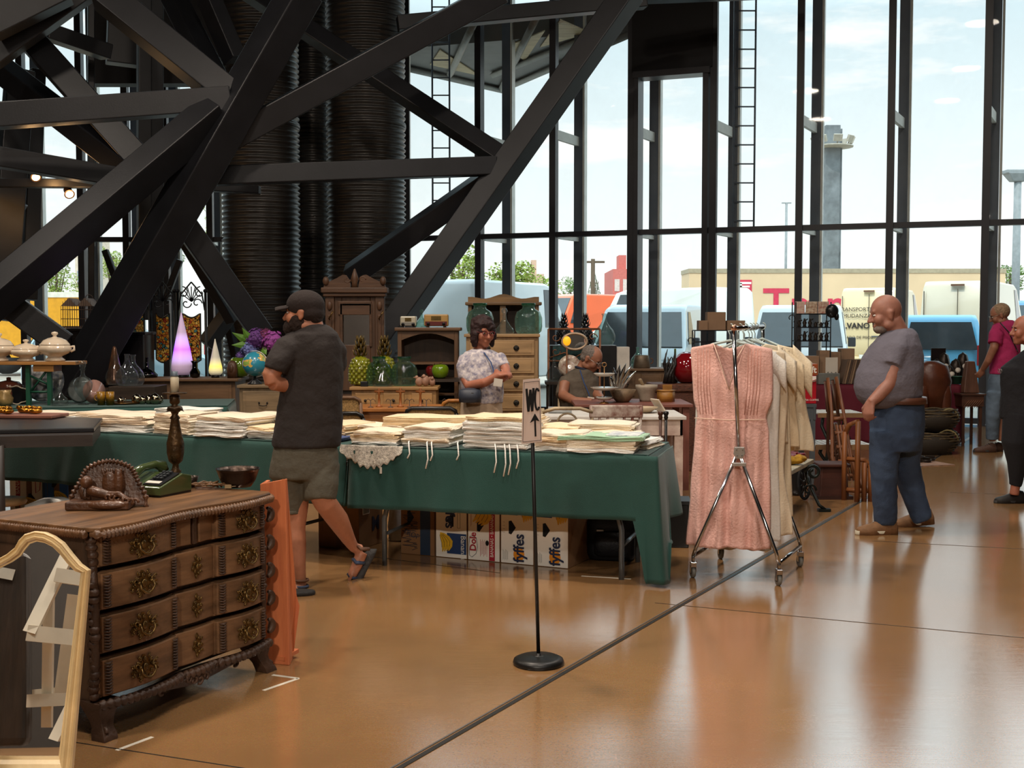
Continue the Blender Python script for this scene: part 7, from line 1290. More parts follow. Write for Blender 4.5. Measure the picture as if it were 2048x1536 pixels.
# ================================================================ right-hand stalls
JZ = .76; a, b = on(1395, 15.2, JZ), on(1925, 15.2, JZ); co4, u4, v4 = cloth(None, (a.x, a.y, 0), (b.x, b.y, 0), .75, JZ, .74, seed=2, mt=mat('maroon_cloth', '5e1224', .8, 0, .12, 3, .2, 100)); tag(co4, 'maroon cloth hanging to the floor over the long far stall', 'tablecloth')
t = thing('stall_table', 'long far stall table under the maroon cloth', 'table', (a.x, a.y, 0)); g = G(); g.bx(.03, b.x - a.x - .03, .04, .72, JZ - .03, JZ - .004); g.obj('tabletop', wood('8a6a4a'), t)
for x in (.1, b.x - a.x - .1):
    for y in (.1, .65): g = G(); g.box((x, y, .36), (.05, .05, .72)); g.obj('leg', wood('8a6a4a', 'z'), t)
jz = JZ + .008; Mcard = mat('brown_cardboard', '9a7b60', .8, 0, .08, 5); Mcard2 = mat('pale_card', 'cfc6b8', .8, 0, .05, 5)
def bxt(name, lb, cat, px0, px1, ytop, ybot, Y, dep=.2, m=Mcard, part='panel', z0=None, bev=.004, yaw=0):
    a = Q(px0, ybot, Y); b = Q(px1, ytop, Y); t = thing(name, lb, cat, (a.x, Y, a.z if z0 is None else z0), yaw); g = G(); g.bx(0, b.x - a.x, 0, dep, 0, b.z - t.location.z); g.obj(part, m, t, bev=bev); return t
for x0, x1, yt, Y, lb in ((1600, 1640, 712, 15.5, 'low cardboard box beside the orange carton'), (1641, 1664, 701, 15.62, 'cardboard box behind the spotted card'), (1664, 1683, 704, 15.75, 'taller cardboard box behind the spotted card'), (1684, 1711, 697, 15.9, 'raised cardboard box near the leaning records'), (1415, 1452, 624, 15.75, 'tall cardboard box on top of the wire shelf behind the rail'), (1398, 1416, 641, 15.7, 'small open cardboard box beside the tall one on the wire shelf'), (1455, 1491, 641, 15.72, 'flat cardboard box behind the hanger hooks')):
    z0 = jz if yt > 680 else Q(1400, 661, 15.7).z; t = thing('cardboard_box', lb, 'box', (Q(x0, 600, Y).x, Y, z0)); g = G(); g.bx(0, Q(x1, 600, Y).x - Q(x0, 600, Y).x, 0, .18, 0, Q(x0, yt, Y).z - z0); g.obj('box_board', Mcard, t, bev=.004)
t = bxt('spotted_card', 'white card with dark marks leaning on the far stall boxes', 'card', 1651, 1676, 715, 742, 15.4, .01, Mcard2, z0=jz); g = G(); rn = random.Random(3)
for k in range(9): g.box((.03 + .05 * (k % 3), -.003, .04 + .05 * (k // 3)), (.02, .004, .006), ry=rn.uniform(-1, 1))
g.obj('printed_mark', Mblkh, t)
bxt('metal_footlocker', 'grey metal trunk at the front of the far stall', 'trunk', 1637, 1680, 747, 771, 15.22, .15, mat('grey_tin', '7d7f7a', .5, .4), z0=jz)
for k in range(9): t = thing('record_sleeve', 'worn record sleeve in the leaning row on the far stall', 'record', (Q(1686 + k * 4, 600, 15.3).x, 15.25, jz), group='record sleeves leaning on the far stall'); g = G(); g.box((.035, .14, .155), (.02, .28, .31), ry=.22); g.obj('sleeve', mat(('paper_brown', 'paper_tan', 'paper_dark')[k % 3], ('6d5644', '8d735a', '4a3a30')[k % 3], .8), t)
def wirerack(px0, px1, ytop, Y, lb, shelves):
    a, b = on(px0, Y, jz), on(px1, Y, jz); t = thing('wire_shelf', lb, 'rack', (a.x, Y, jz)); w = b.x - a.x; h = Q(px0, ytop, Y).z - jz
    for x in (0, w):
        for y in (0, .2): g = G(); g.tube([(x, y, 0), (x, y, h)], .008, 5); g.obj('upright', Mblack, t)
    for yy in shelves:
        z = Q(px0, yy, Y).z - jz; g = G(); g.tube([(0, 0, z), (w, 0, z), (w, .2, z), (0, .2, z)], .007, 5, closed=True)
        for k in range(1, 9): g.tube([(w * k / 9, 0, z), (w * k / 9, .2, z)], .003, 4)
        g.obj('shelf_grid', Mblack, t)
    g = G(); g.tube(arc((-.06, 0, h * .8), .06, -1, 4, 12, r2=.02), .006, 5); g.obj('scroll', Mblack, t); return t, a.x, w
t, rx_, rw = wirerack(1592, 1662, 604, 15.5, 'tall black wire display shelf with small iron things in front of the cream van', (628, 655, 682))
for px, w_, c, lb in ((1590, 20, 'c48d86', 'pinkish patterned picture card on top of the wire shelf'), (1611, 24, '8d5c3c', 'brown picture card in the middle on top of the wire shelf'), (1636, 22, '9a4a3c', 'reddish picture card at the end on top of the wire shelf')): t = bxt('picture_card', lb, 'card', px, px + w_, 603, 628, 15.5, .01, mat('card_' + c, c, .6, 0, .4, 30, col2='d9cdb8'))
rn = random.Random(12)
for row, yy in ((0, 655), (1, 682)):
    for k in range(6):
        px = 1594 + k * 11; t = thing('iron_figurine', 'small dark cast figurine standing on the wire shelf', 'figurine', tuple(Q(px + 4, yy, 15.58)), group='small cast figurines on the wire shelf'); h = rn.uniform(.06, .14); g = G(); g.lathe((0, 0, .008), [(.03, 0), (.02, h * .2), (.03, h * .5), (.012, h * .8), (.018, h * .9), (0, h)], 8); g.tube([(0, 0, h * .7), (.04, 0, h)], .007, 5); g.obj('figurine', mat('cast_iron_brown', '3a3029', .4, .5, .3, 30), t)
t = thing('black_hat', 'black cap hooked on the corner of the wire shelf', 'cap', tuple(Q(1664, 625, 15.4))); g = G(); g.ell((0, 0, .02), (.085, .06, .09)); g.ell((.06, 0, -.05), (.03, .04, .05)); g.obj('cap', Mbk, t)
wirerack(1390, 1478, 661, 15.7, 'low wire shelf holding cardboard boxes behind the pink dress', (661, 684, 705))
bxt('display_easel', 'black easel-backed frame on the far stall near the blue car', 'frame', 1862, 1892, 696, 730, 15.6, .02, Mblkw, z0=jz + .13)
t = bxt('dark_plinth', 'dark low block under the black frame on the far stall', 'box', 1856, 1900, 733, 770, 15.5, .25, Mblkw, z0=jz)
for k, px in enumerate((1848, 1876, 1890, 1902, 1914, 1928, 1944)):
    t = thing('mantel_clock', 'dark carved mantel clock in the clutter on the far stall', 'clock', tuple(on(px, 15.45 + .07 * (k % 3), jz)), group='dark clocks and ironware on the far stall'); g = G(); h = .2 + .08 * (k % 3); g.lathe((0, 0, 0), [(.09, 0), (.07, .03), (.05, .1), (.075, h * .7), (.05, h), (0, h + .04)], 10, jit=lambda a, hh: 1 + .15 * cos(4 * a)); g.obj('case', mat('cast_iron_brown', '3a3029'), t)
    g = G(); g.lathe((0, -.075, h * .6), [(0, 0), (.035, 0), (.035, .01), (0, .012)], 14, ax=(0, -1, 0)); g.obj('dial', Mcard2, t)
lat('green_tin', 'round green tin at the front of the far stall', 'tin', on(1918, 15.28, jz), [(.065, 0), (.065, .09), (.07, .09), (.07, .10), (0, .10)], mat('dull_green_tin', '2f5a48', .4, .3), 1)
t = thing('tapered_case', 'tall tapered brown metronome-like case on the little cabinet', 'case', tuple(on(1946, 15.1, Q(1946, 786, 15.1).z))); g = G(); g.box((0, .06, .2), (.2, .16, .4), taper=.5); g.obj('case', wood('6d4a38', 'z'), t, bev=.01)
z0 = Q(1946, 786, 15.1).z; t = thing('small_cabinet', 'little brown cabinet with herringbone front beside the maroon cloth', 'cabinet', tuple(on(1928, 14.95, 0))); g = G(); w = on(1972, 14.95, 0).x - on(1928, 14.95, 0).x; g.bx(0, w, 0, .35, .5, z0 - .02); g.obj('body', wood('5a3a2a'), t); g = G(); g.bx(-.02, w + .02, -.02, .36, z0 - .02, z0 - .002); g.obj('top', wood('5a3a2a'), t)
for x in (.03, w - .03):
    for y in (.03, .32): g = G(); g.box((x, y, .25), (.03, .03, .5)); g.obj('leg', wood('5a3a2a', 'z'), t)
g = G()
for k in range(7): g.box((.05 + k * .028, -.004, z0 - .13), (.006, .006, .12), ry=.7)
g.obj('herringbone_slat', wood('8a6248'), t)
# leather saddle and baskets
t = thing('leather_saddle', 'brown leather saddle hanging beside the heavy man\'s back', 'saddle', tuple(on(1866, 14.7, 0))); g = G(); zt_ = Q(1866, 722, 14.7).z
g.loft([[V((.16 * k_ * cos(a) + dx, .10 * sin(a) * k_, z)) for a in [2 * PI * n / 20 for n in range(20)]] for z, k_, dx in ((zt_, .5, 0), (zt_ - .06, 1.1, .02), (zt_ - .25, 1.3, .04), (zt_ - .4, 1.0, .05), (zt_ - .6, .8, .06), (zt_ - .62, .4, .06))]); g.obj('seat', mat('saddle_leather', '5a2f1c', .35, 0, .25, 5, .2, 30), t)
for dx in (-.12, .16): g = G(); g.loft([[V((dx + (.05 + .02 * sin(u * 9)) * cos(a), .03 * sin(a) - .06, zt_ - .3 - u)) for a in [2 * PI * n / 10 for n in range(10)]] for u in [k * .1 for k in range(8)]]); g.obj('stirrup_strap', mat('saddle_leather', '5a2f1c'), t)
g = G(); g.tube([(0, .05, 0), (0, .05, zt_ - .5)], .03, 8); g.box((0, .05, .02), (.3, .2, .04)); g.obj('stand', Mblkw, t)
Mwk2 = mat('olive_wicker', '5c4c32', .7, 0, .35, 30, .6, 60)
def basket(px, Y, z, r, h, lb, dx=0):
    t = thing('wicker_basket', lb, 'basket', tuple(on(px, Y, z))); g = G(); n = int(h / .03)
    for k in range(n): rr = r * (.75 + .3 * sin(PI * (k + .5) / n * .8)); g.tube([(cos(a) * rr, sin(a) * rr * .8, h * (k + .5) / n + .006 * sin(a * 9 + k * PI)) for a in [2 * PI * q / 28 for q in range(28)]], .012, 5, closed=True)
    g.obj('weave', Mwk2, t); g = G(); g.lathe((0, 0, 0), [(r * .7, 0), (r * .95, h * .5), (r * .8, h * .9)], 24); g.obj('lining', mat('basket_dark', '2c241a', .8), t); g = G(); g.tube(arc((r * .5, -r * .5, h * .6), r * .35, 0, PI, 10), .012, 6); g.obj('handle', mat('pale_rope', '8a7b50', .7), t)
basket(1858, 14.2, 0, .36, .27, 'lower olive wicker basket on the floor beside the maroon cloth'); basket(1868, 14.22, .272, .30, .26, 'upper wicker basket stacked on the lower one')
t = thing('floor_rug', 'small pinkish rug with dark ironware on the floor behind the heavy man', 'rug', tuple(P(1848, 928)), .3); g = G(); g.box((0, 0, .004), (.5, .4, .008)); g.obj('rug', mat('pink_rug', 'b08a74', .9, 0, .3, 9), t)
for k in range(4): t = thing('iron_trivet', 'small rusty iron piece lying on the pinkish rug', 'ironware', tuple(P(1836 + k * 8, 926 - 3 * (k % 2)) + V((0, 0, .009))), k, group='ironware on the pinkish rug'); g = G(); g.tube(arc((0, 0, .02), .05, 0, 5, 10, V((1, 0, 0)), V((0, 1, 0))), .012, 5); g.box((0, 0, .03), (.1, .03, .05)); g.obj('iron', mat('cast_iron_brown', '3a3029'), t)
# metal bench with coffee cartons
t = thing('work_table', 'grey metal work table holding the red coffee carton', 'table', tuple(on(1560, 11.45, 0))); w = on(1636, 11.45, 0).x - on(1560, 11.45, 0).x; Mgm = mat('grey_painted_metal', '5a6064', .5, .3); g = G(); g.bx(0, w, 0, .5, .74, .77); g.bx(0, w, .01, .03, .62, .74); g.bx(w - .03, w - .01, 0, .5, .62, .74); g.obj('tabletop', Mgm, t)
for x in (.03, w - .03):
    for y in (.03, .46): g = G(); g.box((x, y, .36), (.045, .045, .72)); g.obj('leg', Mgm, t)
t = bxt('coffee_carton', 'red and white carton with a sweeping wave on the work table', 'box', 1574, 1633, 751, 808, 11.5, .3, mat('carton_red', 'b41224', .4), z0=.772); w = on(1633, 11.5, 0).x - on(1574, 11.5, 0).x; h = Q(1574, 751, 11.5).z - .772
g = G(); g.prism([(w * .3, h * .98), (w * .98, h * .98), (w * .98, h * .80), (w * .75, h * .74), (w * .55, h * .5), (w * .4, h * .36), (w * .1, h * .3), (w * .1, h * .98)], (0, -.001, 0), (1, 0, 0), (0, 0, 1), .002); g.obj('white_field', Mwb, t); g = G(); g.tube([(w * .1, -.003, h * .42), (w * .45, -.003, h * .5), (w * .62, -.003, h * .72), (w * .98, -.003, h * .86)], .018, 6, flat=.12); g.obj('red_wave', MATS['carton_red'], t); text('lettering', 'EXTRA COFFEE', t, Mwb, .026, (w * .45, -.003, h * .1)); text('lettering', 'CAFES', t, MATS['carton_red'], .04, (w * .42, -.006, h * .52), (PI / 2, -PI / 2, 0))
t = bxt('orange_carton', 'orange printed carton on top of the red coffee carton', 'box', 1570, 1636, 728, 750.5, 11.5, .28, mat('carton_orange', 'a5512a', .45, 0, .15, 12), z0=.772 + h + .002); text('lettering', 'Krefft', t, Mwb, .085, (.10, -.003, .025), bold=.002); g = G(); g.tube([(.1, .1, .11), (.14, .1, .14), (.2, .1, .11)], .01, 6); g.obj('handle', Mbk, t)
# sledges
Wsl = wood('7a4a2c', 'z'); 
def stick(t, nm, pts, w, d=.03, m=None): g = G(); g.tube([V(p) for p in pts], w, 4, flat=d / w / 2 + .4); g.obj(nm, m or Wsl, t, world=True)
def sledge(lb, pxs, Y, Yt, yt, yb, m=None, ns=5):
    b0, b1 = P(pxs[2], yb), P(pxs[3], yb); t = thing('wooden_sledge', lb, 'sledge', (b0.x, b0.y, 0)); t0, t1 = Q(pxs[0], yt, Yt), Q(pxs[1], yt - 2, Yt)
    for a, b, c in ((b0, t0, -.05), (b1, t1, -.02)): stick(t, 'runner', [a + V((0, 0, .02)), a.lerp(b, .3) + V((c, .0, 0)), a.lerp(b, .7), b + V((0, -.01, 0)), b + V((.03, .06, -.08)), b + V((.05, .08, -.3))], .02, m=m)
    for k in range(ns): u = .14 + .62 * k / ns; stick(t, 'crossbar', [b0.lerp(t0, u), b1.lerp(t1, u)], .016, m=m)
    for k in range(3): u = (k + 1) / 4; stick(t, 'slat', [b0.lerp(b1, u).lerp(t0.lerp(t1, u), .1), b0.lerp(b1, u).lerp(t0.lerp(t1, u), .58)], .014, m=m)
sledge('tall dark wooden sledge leaning with its curled tips up', (1655, 1672, 1684, 1722), 10.6, 11.3, 757, 985, Wsl)
sledge('second dark sledge leaning behind the first', (1650, 1664, 1672, 1700), 11.0, 11.5, 762, 960, wood('5a3826', 'z'))
t = thing('wooden_gate', 'low brown slatted wooden sledge standing upright on the floor', 'sledge', tuple(P(1688, 1004))); m = wood('8a5228', 'z'); bs = [P(x, y) for x, y in ((1688, 1000), (1714, 1004), (1728, 1003), (1741, 1003), (1757, 1000))]
for p, h in zip(bs, (.60, .70, .34, .32, .34)): stick(t, 'slat', [p, p + V((0, .0, h))], .024, m=m)
stick(t, 'slat', [bs[0] + V((0, 0, .58)), bs[0] + V((.04, 0, .66)), bs[1] + V((0, 0, .70))], .022, m=m)
for z in (.09, .36): stick(t, 'rail', [bs[0] + V((0, .01, z)), bs[2] + V((0, .01, z)), bs[4] + V((0, .01, z if z < .2 else .2))], .018, m=m)
# garden bench with cast iron leg
t = thing('garden_bench', 'plank garden bench with a scrolled black cast-iron leg beside the clothes rail', 'bench', tuple(P(1648, 1023))); Mci = mat('green_black_iron', '1f2622', .4, .4); f = P(1648, 1023); pA, pB = Q(1628, 918, 10.2), Q(1570, 948, 8.9)
g = G(); up = V((0, 0, .035)); ac = (pB - pA).normalized().cross(V((0, 0, 1))) * .28; ac = ac if ac.x < 0 else -ac; q = [pA, pB, pB + ac, pA + ac]; g.add([p - up for p in q] + q, [(0, 1, 2, 3), (7, 6, 5, 4), (0, 4, 5, 1), (1, 5, 6, 2), (2, 6, 7, 3), (3, 7, 4, 0)]); g.obj('seat_plank', mat('pale_plank', 'b5a88c', .6, 0, .2, 5), t, world=True, bev=.005)
sc_ = Q(1626, 945, 9.9); g = G(); g.tube([f + V((.02, 0, .012)), f + V((-.04, 0, .05)), Q(1628, 990, 9.9), Q(1617, 965, 9.95), Q(1612, 945, 10.0)] , [.02, .022, .024, .026, .03], 8, flat=.6); g.box(f + V((-.0, 0, .012)), (.1, .06, .024)); g.tube(arc(sc_, .065, PI, -PI * 1.5, 18, r2=.02), .014, 7); g.tube(arc(sc_ + V((-.03, 0, -.15)), .06, 0, 4.5, 12, r2=.02), .01, 6); g.obj('cast_leg', Mci, t, world=True)
g = G(); fb = V((pB.x - .12, pB.y + .1, 0)); g.tube([fb, fb + V((.02, 0, pB.z - .03))], .02, 8); g.obj('cast_leg', Mci, t, world=True)
t = thing('yellow_pouch', 'crumpled mustard-yellow pouch on the garden bench', 'pouch', tuple(pA.lerp(pB, .45) + ac * .3 + V((0, 0, .002)))); g = G(); g.ell((0, 0, .035), (.11, .07, .035)); g.ell((.07, .0, .05), (.06, .05, .03)); g.obj('pouch', mat('mustard_cloth', 'b98a1e', .8, 0, .3, 14, .8, 30), t, disp=(.03, .04, 2), sub=2)
rn = random.Random(6)
for k in range(6): t = thing('red_bobbin', 'small dark red and pink bobbin in the heap on the garden bench', 'bobbin', tuple(pA.lerp(pB, .12 + .05 * k) + ac * rn.uniform(.2, .7) + V((0, 0, .002))), rn.uniform(0, 3), group='red bobbins on the garden bench'); g = G(); g.lathe((0, 0, 0), [(.03, 0), (.034, .01), (.018, .02), (.022, .05), (.034, .06), (.03, .07)], 12); g.obj('bobbin', mat('red_lacquer', '7d1a26', .35, 0, .3, 30), t)
# iron garden tables with pierced white tops, cart wheel, little chest
def pierced(px0, px1, py, Y, lb, dep=.5):
    z = Q(px0, py, Y).z; a, b = on(px0, Y, 0), on(px1, Y, 0); t = thing('garden_table', lb, 'table', tuple(a)); w = b.x - a.x; g = G(); n = 9
    for i in range(n + 1): g.bx(w * i / n - .012, w * i / n + .012, 0, dep, z - .015, z)
    for j in range(7): g.bx(-.012, w + .012, dep * j / 6 - .012, dep * j / 6 + .012, z - .014, z + .001)
    g.obj('pierced_top_mesh', mat('white_cast_iron', 'dcdcd6', .5), t)
    g = G(); g.bx(-.01, w + .01, -.015, -.005, z - .05, z); g.obj('rim', mat('wood_rim', '8a6a48', .6), t)
    for s in (.12, w - .12): g = G(); g.tube([(s, .1, 0), (s + .03, .12, z * .4), (s - .03, .2, z * .7), (s, dep * .5, z - .02)], .02, 6); g.obj('leg', Mci, t)
pierced(1640, 1728, 826, 13.2, 'white pierced-top iron table behind the sledges'); pierced(1636, 1745, 889, 11.75, 'lower white pierced-top table under the first one', .45)
t = thing('cart_wheel', 'small dark spoked wheel with rubber tyre behind the bench leg', 'wheel', tuple(P(1608, 1000) + V((0, .0, .15)))); g = G(); g.tube([(cos(a) * .05, sin(a) * .02, sin(a) * .135) for a in [2 * PI * k / 24 for k in range(24)]], .014, 8, closed=True); g.obj('tyre', Mtyre, t); g = G()
for k in range(9): a = 2 * PI * k / 9; g.tube([(0, 0, 0), (cos(a) * .05, sin(a) * .02, sin(a) * .13)], .005, 5)
g.ell((0, 0, 0), (.02, .02, .03)); g.obj('spoke', Mblkw, t)
t = thing('dark_drum_barrel', 'small dark rubber drum behind the bench leg', 'drum', tuple(P(1593, 990))); g = G(); g.lathe((0, 0, 0), [(.06, 0), (.075, .05), (.075, .25), (.06, .3), (0, .3)], 16); g.obj('drum', Mbk, t)
t = thing('small_chest', 'small dark reddish wooden chest on the floor behind the bench leg', 'chest', tuple(P(1640, 999))); g = G(); g.box((.13, .14, .15), (.26, .26, .26), taper=.85); g.obj('body', wood('4a2418'), t, bev=.01); g = G(); g.bx(-.01, .27, -.0, .28, .28, .31); g.obj('lid', wood('4a2418'), t, bev=.01); g = G(); g.bx(-.02, .29, -.01, .29, .0, .03); g.obj('base', wood('3a1c12'), t)
# ================================================================ people
def skinm(n, h): return mat(n, h, .5, 0, .08, 20, .12, 60, sss=.15)
def FM(c, yaw, pitch=0, roll=0, s=1): return Matrix.Translation(V(c)) @ Matrix.Rotation(yaw, 4, 'Z') @ Matrix.Rotation(pitch, 4, 'Y') @ Matrix.Rotation(roll, 4, 'X') @ Matrix.Scale(s, 4)
def head(g, c, yaw, pitch=0, s=1, heavy=1, roll=0):
    M = FM(c, yaw, pitch, roll, s); g.T = M
    g.ell((-.005, 0, .025), (.098, .077, .095), 24, 16); g.ell((.022, 0, -.045), (.066, .06 * heavy, .072)); g.ell((.062, 0, -.098), (.028, .03 * heavy, .024)); g.cap((.092, 0, .008), (.113, 0, -.034), .009, .0145); g.ell((.104, .012, -.038), .009, 8, 6); g.ell((.104, -.012, -.038), .009, 8, 6)
    g.cap((.082, -.034, .024), (.082, .034, .024), .012); g.cap((.088, -.02, -.066), (.088, .02, -.066), .0075); g.cap((.084, -.016, -.077), (.084, .016, -.077), .008)
    for sd in (-1, 1): g.ell((.058, sd * .038, -.03), (.034, .03 * heavy, .036)); g.ell((-.008, sd * .08, -.012), (.019, .009, .033)); g.ell((-.012, sd * .083, .008), (.02, .008, .016)); g.ell((.0, sd * .05 * heavy, -.07), (.045, .022, .03))
    g.T = None; return M
def eyes(par, M, dark='2a1a12', brow=True):
    for sd in (-1, 1):
        g = G(); g.T = M; g.ell((.0815, sd * .031, .0), (.011, .0135, .0065), 12, 8); e_ = g.obj('eye', mat('eye_white', 'd8d0c8', .2), par, world=True); g = G(); g.T = M; g.ell((.0912, sd * .031, .0), (.003, .0065, .006), 10, 6); g.obj('iris', mat('eye_' + dark, dark, .1), e_); e_.children
        o = g; 
        for ch in CH(e_): ch.data.transform(root_matrix(par).inverted())
        if brow: g = G(); g.T = M; g.tube([(.086, sd * .048, .016), (.094, sd * .034, .022), (.093, sd * .018, .018)], .0026, 6); g.obj('eyebrow', mat('brow_' + dark, dark, .9), par, world=True)
def hand(g, w, d, n, th=1, curl=.5, s=1, spread=.12):
    """w wrist, d finger direction, n palm normal, th side of the thumb"""
    w, d, n = V(w), V(d).normalized(), V(n).normalized(); n = (n - d * n.dot(d)).normalized(); x = d.cross(n).normalized() * th; L_ = .085 * s
    for k, (o, ln) in enumerate(((.030, .068), (.010, .076), (-.010, .070), (-.028, .054))):
        kn = w + d * L_ * (1 - .05 * abs(k - 1)) + x * o * s; g.cap(w + d * .012 + x * o * .6 * s, kn, .0165 * s, .0125 * s, 10); p = kn; a = curl * (.6 + .12 * k)
        for j in range(3): q = p + (d * cos(a) + n * sin(a)) * (ln * s * (.44, .32, .24)[j]) + x * (spread * .01 * (1.5 - k)); g.cap(p, q, (.0098 - .0009 * j) * s, (.0093 - .001 * j) * s, 10); p = q; a += curl * (1.0 - .1 * j)
    t0 = w + d * .02 * s + x * .022 * s; t1 = t0 + (d * .55 + x * .6 + n * .35).normalized() * .045 * s; t2 = t1 + (d * .9 + x * .1 + n * .4).normalized() * .032 * s; g.cap(t0, t1, .016 * s, .012 * s, 10); g.cap(t1, t2, .0115 * s, .009 * s, 10)
def rings(g, rows, Y, n=28, dy=0):
    """rows: (py, pxL, pxR, half depth, dy)"""
    rr = []
    for r in rows:
        py, l, rt, ry = r[:4]; d_ = r[4] if len(r) > 4 else 0; a, b = Q(l, py, Y + d_), Q(rt, py, Y + d_); c = (a + b) / 2; rx = (b - a).length / 2; rr.append([V((c.x + cos(t) * rx, c.y + sin(t) * ry, c.z)) for t in [2 * PI * k / n for k in range(n)]])
    g.loft(rr)
def limb(g, pts, Y, n=16, flat=1): g.tube([Q(p[0], p[1], Y + (p[3] if len(p) > 3 else 0)) for p in pts], [p[2] for p in pts], n, flat=flat)
def person(label, px, Y): return thing('person', label, 'person', (Q(px, 600, Y).x, Y, 0))
def fin(g, name, m, t, vox=.008, sm=5, **k): return g.obj(name, m, t, world=True, remesh=vox, sm=sm, **k)
def shirt(n, h, **k): return mat(n, h, .9, 0, .08, 8, .35, 60, sheen=.0, **k)
# --- bearded man in cap, walking away to the side
Y = 6.95; t = person('man in dark cap and charcoal T-shirt walking past the linen table', 610, Y); sk = skinm('skin_fair', 'b77c60'); hc = Q(607, 626, Y); yw = R(172)
g = G(); M = head(g, hc, yw, -.02, 1.0, 1.05); limb(g, [(622, 640, .062), (630, 672, .066)], Y)
limb(g, [(590, 690, .05), (562, 712, .058, -.1), (541, 752, .050, -.14), (545, 768, .044, -.14)], Y); limb(g, [(545, 765, .046, -.14), (575, 772, .04, -.06), (600, 770, .035, .10)], Y); limb(g, [(655, 690, .05), (664, 740, .05, .1), (630, 770, .045, .2), (590, 768, .035, .22)], Y)
hand(g, Q(600, 770, Y + .1), (1, .3, 0), (0, -1, 0), 1, .5); limb(g, [(615, 870, .10), (625, 780, .10), (632, 690, .09)], Y)
limb(g, [(590, 900, .085, .02), (594, 1010, .068, .02), (591, 1055, .058, .03), (592, 1085, .060, .03), (598, 1130, .040, .0), (602, 1162, .030, 0), (603, 1176, .032, 0)], Y)
limb(g, [(635, 900, .09, .0), (640, 985, .075, -.06), (650, 1005, .066, -.04), (676, 1040, .064, .1), (697, 1078, .042, .22), (708, 1095, .032, .26), (722, 1100, .034, .28)], Y); limb(g, [(724, 1104, .036, .28), (714, 1130, .034, .26), (702, 1154, .028, .24)], Y); limb(g, [(606, 1172, .032), (592, 1180, .028, -.02), (575, 1182, .022, -.03)], Y)
for k in range(4): g.cap(Q(704 - k * 3, 1150 + k * 4, Y + .2 + k * .02), Q(699 - k * 3, 1162 + k * 2, Y + .2 + k * .02), .010, .008)
fin(g, 'body', sk, t, .0075); eyes(t, M)
g = G(); rings(g, [(649, 614, 652, .06), (656, 598, 662, .09), (668, 572, 676, .12), (690, 560, 684, .135), (730, 562, 685, .135), (775, 562, 685, .135), (820, 553, 685, .14), (865, 546, 685, .155), (889, 543, 681, .165), (893, 546, 677, .16)], Y); limb(g, [(604, 682, .075), (574, 700, .080, -.08), (554, 728, .072, -.13), (549, 742, .066, -.14)], Y); limb(g, [(650, 680, .08), (668, 705, .08, .06), (668, 735, .075, .1)], Y)
fin(g, 'tshirt', shirt('charcoal_jersey', '2b2523'), t, .009, 4, disp=(.022, .11, 2))
g = G(); rings(g, [(876, 556, 670, .13), (900, 546, 676, .15), (930, 540, 677, .15), (955, 540, 672, .14)], Y); limb(g, [(583, 930, .118, .02), (582, 975, .105, .02), (586, 1022, .084, .03)], Y, 20); limb(g, [(640, 930, .115, 0), (641, 970, .105, -.03), (640, 1000, .090, -.05)], Y, 20)
so = fin(g, 'shorts', shirt('olive_grey_cotton', '5a564a'), t, .009, 4, disp=(.018, .09, 2)); g = G(); rings(g, [(1017, 562, 610, .09, .03), (1025, 563, 609, .088, .03)], Y); fin(g, 'hem', shirt('olive_grey_cotton', '5a564a'), t, .009, 2)
g = G(); g.T = M @ Matrix.Translation(V((0, 0, .0))); g.ell((.066, 0, -.085), (.052, .062, .056)); g.ell((.02, .052, -.06), (.05, .03, .055)); g.ell((.02, -.052, -.06), (.05, .03, .055)); g.ell((.07, 0, -.13), (.036, .042, .035)); g.T = None; fin(g, 'beard', mat('dark_beard', '2a1c15', .95, 0, .2, 60, .8, 90), t, .007, 3, disp=(.012, .015, 2))
g = G(); g.T = M; g.ell((-.075, 0, -.02), (.04, .068, .055)); g.T = None; fin(g, 'hair', mat('dark_beard', '2a1c15'), t, .008, 2)
g = G(); g.T = M; g.ell((-.012, 0, .045), (.113, .09, .09), 28, 18); g.ell((-.05, 0, .0), (.075, .086, .06), 24, 12); g.T = None; cp = fin(g, 'cap_crown', shirt('black_brown_cotton', '241a17'), t, .008, 4); g = G(); g.T = M
g.loft([[V((.07 + .095 * u * (1 - .18 * (k / 4 - 1) ** 2), .075 * (k / 4 - 1) * (1 - .15 * u), .048 - .012 * u - .02 * (k / 4 - 1) ** 2 + o)) for k in range(9)] + [V((.07 + .095 * u * (1 - .18 * (k / 4 - 1) ** 2), .075 * (k / 4 - 1) * (1 - .15 * u), .042 - .012 * u - .02 * (k / 4 - 1) ** 2 + o)) for k in range(8, -1, -1)] for u, o in ((0, 0), (.4, 0), (.8, -.002), (1, -.004))]); g.T = None; g.obj('cap_brim', shirt('black_brown_cotton', '241a17'), t, world=True)
Msole = mat('dark_sole', '2f2c2a', .7, 0, .1, 20, .5, 60); Mstrap = mat('blue_grey_strap', '3f4c66', .7); Mstrap2 = mat('brown_strap', '6b4a36', .7)
g = G(); g.loft([[c + V((cos(a) * w_, sin(a) * .5 * w_ * .6, 0)) * 1 for a in [2 * PI * k / 12 for k in range(12)]] for c, w_ in ((Q(746, 1098, Y + .30), .025), (Q(736, 1112, Y + .30), .042), (Q(724, 1136, Y + .28), .038), (Q(710, 1160, Y + .25), .046), (Q(697, 1174, Y + .22), .028))]); g.obj('sandal_sole', Msole, t, world=True)
